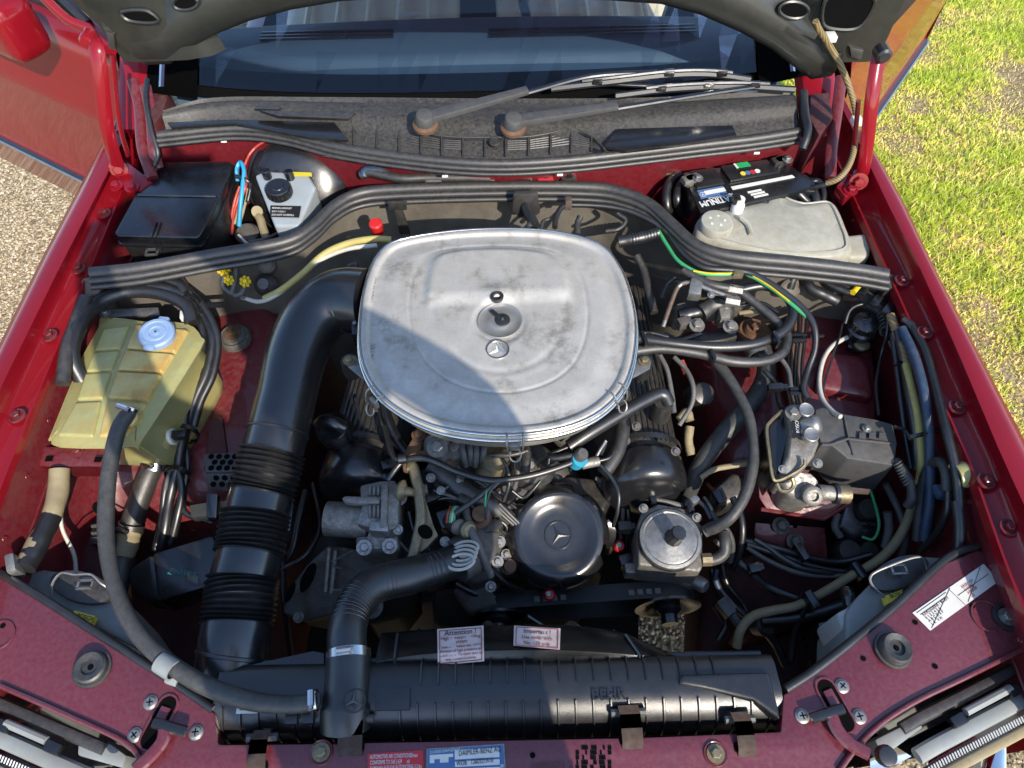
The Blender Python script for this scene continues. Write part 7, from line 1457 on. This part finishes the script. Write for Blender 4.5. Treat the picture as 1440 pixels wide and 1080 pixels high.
# black relay cluster with printed plate
rk=E('ignition_coil','black ignition module with white print low beside the headlamp','module',U(1210,770,.50))
bm=B(); P=UL([(1190,705,.62),(1230,700,.62),(1245,720,.61),(1240,755,.60),(1200,762,.59),(1178,740,.60)]); prism(bm,P,[p+Vector((0,0,-.06)) for p in P],.008,3); fin('module_case',bm,'plastic',rk)
for px,py,r in ((1220,716,.020),(1194,775,.022),(1222,775,.018)): bm=B(); lathe(bm,[(r,-.04),(r,.0),(r*.85,.006),(0,.006)],U(px,py,.625 if py<750 else .58),(0,-.2,1),24); fin('module_cap',bm,'plastic_dusty',rk)
for k,s_ in enumerate(('0 227 100 124','TSZ-8u','0 221 118')): text('printed_text',s_,'cable_grey',rk,U(1193,737+5*k,.624-.002*k),(1,-.1,0),(0,1,0),.008,.0002)
for pts,m,r in (([(1224,690,.68),(1232,715,.66),(1236,740,.645),(1228,758,.635),(1212,755,.63)],'cable_green',.0025),([(1245,680,.68),(1258,705,.66),(1270,735,.64),(1272,765,.62),(1262,795,.60)],'cable_grey',.006),([(1248,720,.66),(1250,745,.64),(1244,770,.62)],'cable_grey',.0075),([(1178,722,.64),(1174,740,.63),(1182,755,.62)],'cable_grey',.006)): hose('module_lead',pts,r,m,rk)
# loom across the right front chassis
fl2=E('front_loom','tangle of dark cables over the chassis leg beside the steering pump','cable',U(1120,830,.45))
for m,pts,r in (('cable_grey',[(1050,770,.62),(1080,788,.615),(1120,805,.61),(1160,810,.60),(1200,808,.60)],.0042),('cable_black',[(1048,760,.62),(1090,770,.62),(1130,782,.61),(1180,790,.60),(1225,780,.61)],.006),('cable_black',[(1050,765,.62),(1100,782,.615),(1150,798,.605),(1205,806,.60)],.005),('cable_black',[(1060,758,.625),(1080,770,.62),(1100,785,.615),(1130,800,.61),(1170,806,.60)],.0065),
 ('cable_tan',[(1036,910,.55),(1042,885,.57),(1060,866,.58),(1090,858,.585),(1120,852,.59),(1160,832,.60),(1200,808,.615),(1235,788,.63),(1258,765,.65),(1275,735,.67),(1286,700,.69)],.0078),('cable_black',[(1070,872,.56),(1110,870,.565),(1150,862,.575),(1190,850,.585)],.011),('cable_black',[(1025,780,.60),(1050,800,.60),(1080,825,.58),(1120,842,.575)],.008),('cable_black',[(1000,800,.56),(1010,825,.55),(1030,850,.54),(1055,870,.53),(1080,890,.52)],.007),('cable_black',[(1015,790,.58),(1022,820,.56),(1045,850,.54),(1060,880,.52)],.005),
 ('cable_black',[(1140,842,.60),(1125,870,.57),(1116,900,.54),(1112,930,.52)],.006),('cable_black',[(1010,900,.50),(1020,880,.51),(1012,862,.52),(1004,850,.53)],.006),('cable_grey',[(1022,850,.55),(1032,868,.545),(1042,880,.54)],.008),('cable_darkblue',[(1008,800,.57),(1006,815,.56),(1012,830,.55)],.005),('cable_black',[(1070,880,.54),(1090,905,.52),(1105,935,.50)],.008)): hose('cable',pts,r,m,fl2,n=8)
for px,py,z in ((1126,778,.618),(1206,804,.618),(1140,845,.605)): bm=B(); box(bm,U(px,py,z),(.014,.03,.024),RZ(20),bw=.003); fin('loom_clip',bm,'plastic',fl2)
bm=B(); lathe(bm,[(.018,-.02),(.018,.004),(.013,.010),(0,.010)],U(1075,880,.54),(.3,-.3,.9),18); fin('plug_body',bm,'plastic_dusty',fl2)
bm=B(); P=UL([(1150,875,.60),(1186,868,.61),(1195,905,.60),(1160,930,.59)]); prism(bm,P,[p+Vector((0,0,-.08)) for p in P],.006); tag(fin('ballast_box',bm,'plastic'),'black plastic box tucked behind the headlamp near the front loom','box')
bm=B(); P=UL([(1150,870,.66),(1170,860,.66),(1178,842,.66),(1196,838,.66),(1202,860,.66),(1196,880,.66),(1180,890,.66)]); hose('lamp_plug',[(1196,856,.70),(1194,842,.705),(1190,830,.70)],.010,'plastic',None,label='black bulb plug with printed sleeve behind headlamp near the front loom',cat='plug')
# chassis leg humps, purple paint, right side
bm=B(); P=UL([(1000,800,.50),(1060,770,.55),(1180,800,.54),(1200,850,.50),(1100,880,.48),(1040,900,.46)]); prism(bm,P,[p+Vector((0,0,-.10)) for p in P],.03,3); fin('chassis_leg',bm,'paint_dirty',car,smooth=50)
bm=B(); P=UL([(985,820,.45),(1010,800,.48),(1040,880,.45),(1010,930,.42),(980,930,.42)]); prism(bm,P,[p+Vector((0,0,-.15)) for p in P],.02,3); fin('chassis_leg',bm,'paint_dirty',car,smooth=50)
# hardware around the right of the engine: tan air valve, boxes, wires
mi=E('idle_stabiliser','grey engine mount shield and leads beside the heater hose','shield',U(1020,690,.55))
bm=B(); P=UL([(1000,690,.66),(1030,662,.67),(1048,668,.67),(1042,700,.66),(1015,715,.65)]); prism(bm,P,[p+Vector((0,0,-.05)) for p in P],.010,3); fin('shield_plate',bm,'plastic_dusty',mi)
hose('shield_lead',[(985,672,.68),(1005,660,.69),(1030,655,.69),(1050,652,.69)],.005,'cable_tan',mi)
bm=B(); lathe(bm,[(.020,-.03),(.024,0),(.020,.014),(.010,.018),(0,.018)],U(985,555,.70),(.2,-.4,.9),20); fin('sender_unit',bm,'plastic_dusty',mi)
for pts,m,r in (([(928,500,.80),(938,520,.795),(944,550,.785),(948,580,.775)],'cable_grey',.0042),([(948,502,.79),(965,520,.785),(975,545,.78),(972,570,.76),(955,598,.74)],'cable_grey',.0042),([(958,508,.785),(965,525,.78)],'cable_red',.0055),([(970,600,.70),(968,620,.69),(972,640,.68)],'cable_tan',.008),([(955,590,.72),(966,580,.725),(970,592,.72)],'cable_tan',.008)): hose('lead',pts,r,m,mi)
for k in range(5): hose('lead',[(896,470+3*k,.84-.004*k),(915,468+4*k,.842-.004*k),(940,474+3*k,.84-.003*k)],.0035,'cable_black',mi,n=6)
# bulkhead bulge, rubber plugs to the right of the cleaner
for px,py,r,m in ((1010,392,.030,'bulkhead'),(1108,400,.020,'bulkhead'),(960,340,.022,'cast_dark')):
    c=U(px,py,.80); bm=B(); lathe(bm,[(r*1.1,-.01),(r,.004),(r*.8,.007),(r*.5,.004),(0,.004)],c+Vector((0,-.01,0)),(0,-.85,.5),24); fin('bulkhead_plug',bm,m,car)
bm=B(); P=UL([(950,425,.79),(985,418,.79),(1000,432,.785),(985,450,.78),(948,446,.78)]); prism(bm,P,[p+Vector((0,0,-.04)) for p in P],.008,3); hv=E('heater_valve','dusty heater valve with hose stubs between bulkhead and strut mount','valve',U(990,450,.70)); fin('valve_body',bm,'cast_dark',hv)
for pts,r,m in (([(985,440,.80),(1005,428,.805),(1020,436,.80),(1016,455,.79)],.016,'rubber_old'),([(955,445,.79),(975,440,.795),(995,436,.80)],.012,'rubber'),([(975,475,.77),(1000,478,.77),(1030,470,.77)],.014,'cast_oily')): hose('hose_stub',pts,r,m,hv,n=14)
bm=B(); P=UL([(1010,428,.815),(1026,428,.815),(1028,446,.81),(1014,448,.81)]); prism(bm,P,[p+Vector((0,0,-.03)) for p in P],.003); fin('valve_actuator',bm,'cast',hv)
for px,py in ((980,458),(1027,460)): hexbolt('valve_bolt',U(px,py,.80),(0,-.2,1),.008,'cast',hv)
# ================================================================ small hardware that fills the gaps round the engine
cl=E('engine_harness','fine wires plugs and fittings crowded in front of the air cleaner','cable',U(660,700,.60))
W=[([(600,700,.74),(622,690,.745),(640,676,.75),(662,668,.765)],.0028,'cable_black'),([(604,705,.735),(630,700,.74),(655,706,.735),(678,700,.735)],.0030,'cable_black'),([(610,690,.745),(640,700,.745),(668,715,.735),(694,742,.71)],.0026,'cable_grey'),
([(648,655,.765),(660,668,.77),(690,690,.755),(712,705,.72),(728,716,.70)],.0030,'cable_black'),([(700,640,.77),(712,655,.77),(716,680,.755),(708,705,.73)],.0034,'cable_black'),([(620,770,.70),(610,790,.685),(600,815,.66),(596,840,.62)],.0045,'rubber'),([(690,640,.775),(715,640,.78),(742,634,.78)],.0045,'rubber_old'),
([(575,720,.74),(582,745,.735),(600,770,.72),(622,790,.70)],.0030,'cable_black'),([(560,760,.72),(575,775,.715),(600,785,.71)],.0026,'cable_grey'),([(690,800,.67),(712,820,.64),(735,830,.60)],.0050,'rubber'),([(700,730,.70),(712,740,.69),(716,760,.68)],.0040,'rubber'),([(702,745,.695),(714,752,.68)],.0040,'rubber'),([(700,720,.71),(716,728,.69)],.0040,'rubber'),
([(500,640,.72),(530,650,.735),(552,646,.77)],.0026,'cable_black'),([(430,690,.66),(420,730,.66),(412,770,.65),(395,800,.63)],.0060,'rubber'),([(500,560,.74),(510,600,.735),(530,640,.735)],.0034,'cable_black'),([(770,640,.785),(790,632,.79),(815,622,.795)],.0036,'cable_black'),([(880,700,.66),(884,730,.64),(880,770,.60),(884,810,.56)],.0045,'cable_black'),([(872,690,.67),(876,720,.65),(872,760,.61)],.0035,'cable_grey'),
([(720,690,.73),(735,700,.72),(748,690,.73),(760,676,.74)],.0030,'cable_black'),([(640,820,.62),(670,835,.60),(700,840,.58)],.0060,'rubber'),([(1000,720,.70),(1010,735,.70),(1022,745,.69),(1030,765,.67),(1026,790,.64)],.0052,'rubber_bloom'),([(990,700,.69),(1000,715,.70),(1006,735,.70)],.0030,'zinc'),([(975,700,.70),(990,712,.70),(1000,730,.70)],.0042,'cable_black'),
([(1005,760,.66),(1015,770,.65),(1018,790,.63)],.0040,'cable_grey'),([(1030,700,.68),(1040,720,.68),(1044,745,.67),(1040,775,.64),(1030,800,.60)],.0060,'rubber'),([(930,420,.80),(938,400,.81),(950,390,.82)],.0045,'cable_black'),([(895,360,.80),(905,380,.79),(912,410,.78),(920,440,.77)],.0080,'rubber_old'),([(935,470,.80),(955,478,.81),(985,470,.80)],.0042,'rubber'),
([(1040,440,.80),(1065,438,.81),(1088,446,.815),(1098,462,.81)],.0042,'cable_tan'),([(1042,430,.81),(1070,426,.82),(1095,440,.82)],.0036,'cable_black'),([(1075,520,.77),(1090,540,.765),(1095,565,.77),(1100,575,.78)],.0042,'cable_black'),([(1095,500,.78),(1108,520,.775),(1112,545,.775)],.0042,'cable_grey')]
for pts,r,m in W: hose('wire',pts,r,m,cl,n=7)
for px,py,z,sx,sy_,sz,a,m in ((605,702,.742,.022,.014,.014,20,'plastic'),(652,704,.742,.018,.014,.016,-30,'plastic_dusty'),(716,702,.722,.020,.014,.014,40,'plastic'),(690,742,.712,.024,.018,.020,15,'plastic_dusty'),(664,690,.735,.018,.022,.016,60,'plastic'),(590,690,.752,.016,.020,.014,10,'cast'),(628,606,.785,.016,.012,.014,5,'cast_dark'),(640,630,.775,.020,.016,.018,35,'cast'),(712,624,.785,.022,.014,.014,0,'plastic'),(770,655,.76,.020,.018,.02,30,'plastic_dusty'),(880,790,.61,.024,.018,.03,10,'plastic'),(878,742,.64,.022,.016,.022,0,'plastic_grey'),(1010,700,.70,.014,.024,.016,20,'plastic'),(975,705,.705,.012,.012,.016,30,'zinc'),(960,455,.795,.020,.016,.02,20,'cast_dark'),(1090,545,.785,.026,.012,.012,0,'plastic'),(545,655,.745,.018,.016,.016,20,'plastic'),(1020,855,.56,.02,.03,.02,30,'plastic_dusty'),(1060,800,.61,.02,.016,.02,10,'plastic')):
    bm=B(); box(bm,U(px,py,z),(sx,sy_,sz),RZ(a),bw=.002); box(bm,U(px,py,z)+RZ(a)@Vector((sx*.6,0,0)),(sx*.4,sy_*.7,sz*.7),RZ(a),bw=.001); fin('plug_body',bm,m,cl)
for px,py,z,r,m in ((596,640,.785,.006,'rusty'),(632,652,.765,.007,'rusty'),(645,676,.752,.006,'zinc'),(606,672,.758,.006,'cast'),(620,690,.752,.0055,'zinc'),(676,700,.735,.006,'cast'),(664,800,.675,.008,'zinc'),(690,825,.655,.007,'cast'),(712,780,.675,.007,'cast'),(645,745,.715,.007,'zinc'),(545,790,.672,.008,'cast'),(480,860,.625,.008,'cast_dark'),(420,868,.615,.007,'cast'),(560,745,.755,.006,'zinc'),(905,715,.697,.006,'cast'),(980,728,.697,.006,'cast'),(895,600,.775,.006,'cast_dark'),(950,635,.77,.006,'cast_dark'),(536,470,.79,.006,'cast_dark'),(1000,415,.85,.005,'zinc'),(735,605,.80,.006,'cast'),(880,620,.75,.006,'cast_dark'),(1150,652,.77,.006,'zinc'),(1100,660,.79,.005,'zinc')): hexbolt('bolt',U(px,py,z),(random.uniform(-.2,.2),-.25,1),r*.75,m,cl)
bm=B(); P=UL([(606,612,.775),(640,600,.785),(655,612,.785),(650,640,.775),(628,652,.765),(612,640,.77)]); prism(bm,P,[p+Vector((0,0,-.02)) for p in P],.004); fin('bracket_plate',bm,'cast_dark',cl)
bm=B(); P=UL([(636,830,.60),(660,812,.62),(690,822,.62),(700,850,.60),(660,862,.58)]); prism(bm,P,[p+Vector((0,0,-.03)) for p in P],.006); fin('bracket_plate',bm,'cast_dark',cl)
bm=B(); P=UL([(690,690,.725),(712,680,.73),(724,700,.715),(715,730,.70),(696,730,.705)]); prism(bm,P,[p+Vector((0,0,-.03)) for p in P],.006); fin('bracket_plate',bm,'cast_oily',cl)
bm=B(); lathe(bm,[(.017,-.04),(.017,.0),(.012,.004),(.012,.02),(.006,.022),(0,.022)],U(676,722,.72),(.2,-.3,1),18); fin('sender',bm,'plastic_dusty',cl)
bm=B(); lathe(bm,[(.015,-.04),(.015,.0),(.010,.004),(.010,.016),(0,.016)],U(715,795,.66),(.2,-.4,1),18); fin('sender',bm,'rusty',cl)
for k in range(3): hose('vacuum_line',[(690+6*k,708,.725),(704+6*k,722,.715),(722+5*k,738,.70)],.0036,'rubber_old',cl,n=7)
# hose clips on the looped hoses and small stones/leaves are left to the materials; seams on the inner wings
for pts in ([(110,560),(118,600),(112,640)],[(300,560),(296,600),(300,640)]): pass
for px,py,z in ((905,478,.84),(1000,500,.83),(1090,478,.838)): bm=B(); box(bm,U(px,py,z),(.006,.024,.020),RZ(10),bw=.001); fin('cable_tie',bm,'plastic',cl)
# ================================================================ loose ground cover
def scatter_mesh(name,V,F,mi,mats):
    me=bpy.data.meshes.new(name); me.from_pydata(V.tolist(),[],F.tolist()); 
    for m in mats: me.materials.append(MATS[m])
    me.polygons.foreach_set('material_index',mi.astype(np.int32)); me.update()
    o=bpy.data.objects.new(name,me); COL.objects.link(o); WORG[o.name]=Vector((0,0,0)); return o
def vnoise(x,y,s,seed):
    g=np.random.default_rng(seed).random((64,64)); u=(x*s)%64; v=(y*s)%64; i=u.astype(int); j=v.astype(int); f=u-i; h=v-j; f=f*f*(3-2*f); h=h*h*(3-2*h)
    i2=(i+1)%64; j2=(j+1)%64
    return (g[i%64,j%64]*(1-f)+g[i2,j%64]*f)*(1-h)+(g[i%64,j2]*(1-f)+g[i2,j2]*f)*h
for nm,c in (('stone_a',(0.52,0.44,0.30)),('stone_b',(0.40,0.31,0.19)),('stone_c',(0.60,0.53,0.40)),('stone_d',(0.20,0.155,0.10))): mat(nm,c,0.85,rvar=0,scale=120,amt=.3)
def gravel(n,x0,x1,y0,y1,smin=.0022,smax=.0055):
    x=rng.uniform(x0,x1,n); y=rng.uniform(y0,y1,n); s=rng.uniform(smin,smax,n)*(1+.7*(rng.random(n)>.93))
    base=np.array([(1,0,0),(0,1,0),(-1,0,0),(0,-1,0),(0,0,.75),(0,0,-.6),(.62,.62,.35),(-.62,.62,.35),(-.62,-.62,.35),(.62,-.62,.35)])
    f=np.array([(4,6,0),(4,1,6),(4,7,1),(4,2,7),(4,8,2),(4,3,8),(4,9,3),(4,0,9),(0,6,1),(1,7,2),(2,8,3),(3,9,0),(5,1,0),(5,2,1),(5,3,2),(5,0,3)]); f=np.concatenate([f]); nb=len(base)
    a=rng.uniform(0,6.28,n); ca,sa=np.cos(a),np.sin(a); jit=1+rng.uniform(-.28,.28,(n,nb,3)); P=base[None]*jit*s[:,None,None]
    P=P*np.stack([np.ones(n),rng.uniform(.6,1,n),rng.uniform(.55,.95,n)],1)[:,None,:]
    X=P[...,0]*ca[:,None]-P[...,1]*sa[:,None]+x[:,None]; Y=P[...,0]*sa[:,None]+P[...,1]*ca[:,None]+y[:,None]; Z=P[...,2]+(s*.35)[:,None]
    V=np.stack([X,Y,Z],-1).reshape(-1,3); F=(f[None]+(np.arange(n)*nb)[:,None,None]).reshape(-1,3); mi=np.repeat(rng.choice(4,n,p=[.38,.32,.17,.13]),len(f)); return V,F,mi
Vs=[];Fs=[];Ms=[];o0=0
for args in ((36000,-1.95,-.80,.75,2.35),(9000,.30,1.30,-.30,.72),(4500,-.35,.32,.18,.70),(2500,-.9,-.35,-.2,.3)):
    V,F,mi=gravel(*args); Vs.append(V);Fs.append(F+o0);Ms.append(mi);o0+=len(V)
gv=kind(scatter_mesh('gravel',np.concatenate(Vs),np.concatenate(Fs),np.concatenate(Ms),['stone_a','stone_b','stone_c','stone_d']),'stuff'); gv['label']='pale sandy gravel around and beneath the car'; gv['category']='gravel'
for nm,c in (('blade_a',(0.25,0.29,0.035)),('blade_b',(0.36,0.39,0.075)),('blade_c',(0.52,0.43,0.20)),('blade_d',(0.11,0.17,0.025))):
    m=mat(nm,c,0.6,rvar=0,scale=8,amt=.3); t_=m.node_tree; pb=t_.nodes['Principled BSDF']; tl_=N(t_,'ShaderNodeBsdfTranslucent'); tl_.inputs[0].default_value=(min(c[0]*1.5,.8),min(c[1]*1.5,.8),c[2]*1.2,1)
    ms=N(t_,'ShaderNodeAddShader'); t_.links.new(pb.outputs[0],ms.inputs[0]); t_.links.new(tl_.outputs[0],ms.inputs[1]); t_.links.new(ms.outputs[0],[q_ for q_ in t_.nodes if q_.type=='OUTPUT_MATERIAL'][0].inputs[0])
n=210000; x=rng.uniform(.98,3.3,n); y=rng.uniform(.55,4.2,n)
d=.50*vnoise(x,y,2.6,21)+.35*vnoise(x,y,6.3,4)+.15*vnoise(x,y,17,5); edge=np.clip((x-(1.02+.10*np.sin(y*5)))/.12,0,1)
front=np.clip((y-.62-.25*vnoise(x,y,4,8))/.2,0,1)
keep=rng.random(n)<np.clip((d-.28)/.13,.16,1)*edge*front; x=x[keep];y=y[keep];d=d[keep]; n=len(x)
h=rng.uniform(.008,.022,n)*(.55+.9*np.clip((d-.38)/.25,0,1)); wd=rng.uniform(.0014,.0030,n); a=rng.uniform(0,6.28,n); ln=rng.uniform(.3,1.2,n)*h; b=rng.uniform(0,6.28,n)
cx_,cy_=np.cos(a)*wd,np.sin(a)*wd; lx,ly=np.cos(b)*ln,np.sin(b)*ln
V=np.stack([np.stack([x-cx_,y-cy_,0*x],-1),np.stack([x+cx_,y+cy_,0*x],-1),np.stack([x+cx_*.7+lx*.4,y+cy_*.7+ly*.4,h*.65],-1),np.stack([x-cx_*.7+lx*.4,y-cy_*.7+ly*.4,h*.65],-1),np.stack([x+lx,y+ly,h],-1)],1).reshape(-1,3)
k=np.arange(n)*5; F1=[list(q) for q in np.stack([k,k+1,k+2,k+3],1)]; F2=[list(q) for q in np.stack([k+3,k+2,k+4],1)]
dry=np.clip(.55-(d-.40)*2.2,.08,.8); r_=rng.random(n); mi=np.where(r_<dry*.8,2,np.where(r_<.62,0,np.where(r_<.85,1,3)))
me=bpy.data.meshes.new('grass'); me.from_pydata(V.tolist(),[],F1+F2); 
for m in ('blade_a','blade_b','blade_c','blade_d'): me.materials.append(MATS[m])
me.polygons.foreach_set('material_index',np.concatenate([mi,mi]).astype(np.int32)); me.update()
g=bpy.data.objects.new('grass',me); COL.objects.link(g); kind(g,'stuff'); g['label']='short patchy green grass with dry brown spots beside the car'; g['category']='grass'
# ================================================================ the photographer, leaning over the front of the car
def person():
    J=dict(pel=(.30,-.46,.96),wai=(.30,-.44,1.10),che=(.29,-.37,1.28),nek=(.28,-.29,1.45),hed=(.275,-.235,1.56),top=(.27,-.215,1.70),
      lsh=(.10,-.33,1.40),lel=(-.03,-.20,1.47),lwr=(-.09,-.11,1.70),rsh=(.47,-.33,1.40),rel=(.46,-.16,1.50),rwr=(.11,-.10,1.71),
      lhp=(.20,-.46,.90),lkn=(.19,-.47,.50),lan=(.18,-.53,.09),lto=(.17,-.39,.035),rhp=(.40,-.46,.90),rkn=(.42,-.48,.50),ran=(.43,-.55,.09),rto=(.45,-.41,.035))
    Rd=dict(pel=(.16,.115),wai=(.15,.11),che=(.175,.12),nek=(.062,.062),hed=(.078,.095),top=(.062,.075),lsh=(.075,.075),lel=(.052,.052),lwr=(.034,.034),rsh=(.075,.075),rel=(.052,.052),rwr=(.034,.034),
      lhp=(.095,.095),lkn=(.068,.068),lan=(.050,.050),lto=(.045,.035),rhp=(.095,.095),rkn=(.068,.068),ran=(.050,.050),rto=(.045,.035))
    Ed=[('pel','wai'),('wai','che'),('che','nek'),('nek','hed'),('hed','top'),('che','lsh'),('lsh','lel'),('lel','lwr'),('che','rsh'),('rsh','rel'),('rel','rwr'),('pel','lhp'),('lhp','lkn'),('lkn','lan'),('lan','lto'),('pel','rhp'),('rhp','rkn'),('rkn','ran'),('ran','rto')]
    J={k_:(v[0]-.125,v[1]-.12,v[2]*1.06) for k_,v in J.items()}
    names=list(J); pts=[Vector(J[k_]) for k_ in names]; rad_=[Rd[k_] for k_ in names]; edges=[(names.index(a_),names.index(b_)) for a_,b_ in Ed]
    for w_,sgn in (('lwr',1),('rwr',-1)):
        wi=names.index(w_); p=pts[wi]; fw=(Vector((.0,-.165,1.90))-p).normalized(); sd=Vector((sgn,0,.2))
        pal=len(pts); pts.append(p+fw*.055); rad_.append((.040,.020)); edges.append((wi,pal))
        for k_,(o_,l_) in enumerate(((.032,.058),(.012,.072),(-.010,.068),(-.030,.052))):
            i0=len(pts); pts+= [p+fw*.085+Vector((0,o_*.8,o_*.5)),p+fw*(.085+l_*.55)+sd*.015+Vector((0,o_*.8,o_*.5)),p+fw*(.085+l_*.8)+sd*.042+Vector((0,o_*.8,o_*.5))]; rad_+=[(.0095,.0095),(.0085,.0085),(.0075,.0075)]; edges+=[(pal,i0),(i0,i0+1),(i0+1,i0+2)]
        i0=len(pts); pts+=[p+fw*.03+sd*.03,p+fw*.06+sd*.05]; rad_+=[(.011,.011),(.009,.009)]; edges+=[(wi,i0),(i0,i0+1)]
    me=bpy.data.meshes.new('person'); me.from_pydata([p-Vector((.10,-.58,0)) for p in pts],edges,[]); o=bpy.data.objects.new('person',me); COL.objects.link(o); o.location=(.10,-.58,0); WORG[o.name]=Vector((.10,-.58,0))
    md=o.modifiers.new('skin','SKIN'); md.use_smooth_shade=True
    bmx=bmesh.new(); bmx.from_mesh(me); lay=bmx.verts.layers.skin.verify()
    bmx.verts.ensure_lookup_table()
    for v,r in zip(bmx.verts,rad_): v[lay].radius=r
    bmx.verts[0][lay].use_root=True; bmx.to_mesh(me); bmx.free()
    ss=o.modifiers.new('sub','SUBSURF'); ss.levels=2; ss.render_levels=2
    me.materials.append(MATS['coat_cloth']); tag(o,'person in dark clothes leaning over the front bumper with both arms raised','person')
    bmx=B(); lathe(bmx,[(.0,.125),(.05,.115),(.088,.08),(.104,.02),(.098,-.05),(.075,-.07)],Vector((.147,-.345,1.722)),(0,.1,1),24,sy_=1.12,cap=False); fin('hair',bmx,'hair',o)
    bmx=B(); lathe(bmx,[(.0,-.115),(.035,-.108),(.066,-.07),(.080,-.01),(.082,.05),(.06,.09)],Vector((.147,-.325,1.712)),(0,.1,1),24,sy_=1.12,cap=False); fc=fin('face',bmx,'skin',o)
    bmx=B(); lathe(bmx,[(.014,-.02),(.010,.012),(0,.02)],Vector((.147,-.238,1.696)),(0,.5,.85),10); fin('nose',bmx,'skin',fc)
    ph=Vector((-.03,-.17,1.915)); bmx=B(); box(bmx,ph,(.155,.075,.008),RX(90-55.9+0),bw=.004); p_=fin('phone',bmx,'satin_black'); tag(p_,'black phone held level between raised hands in front of car','phone')
person()
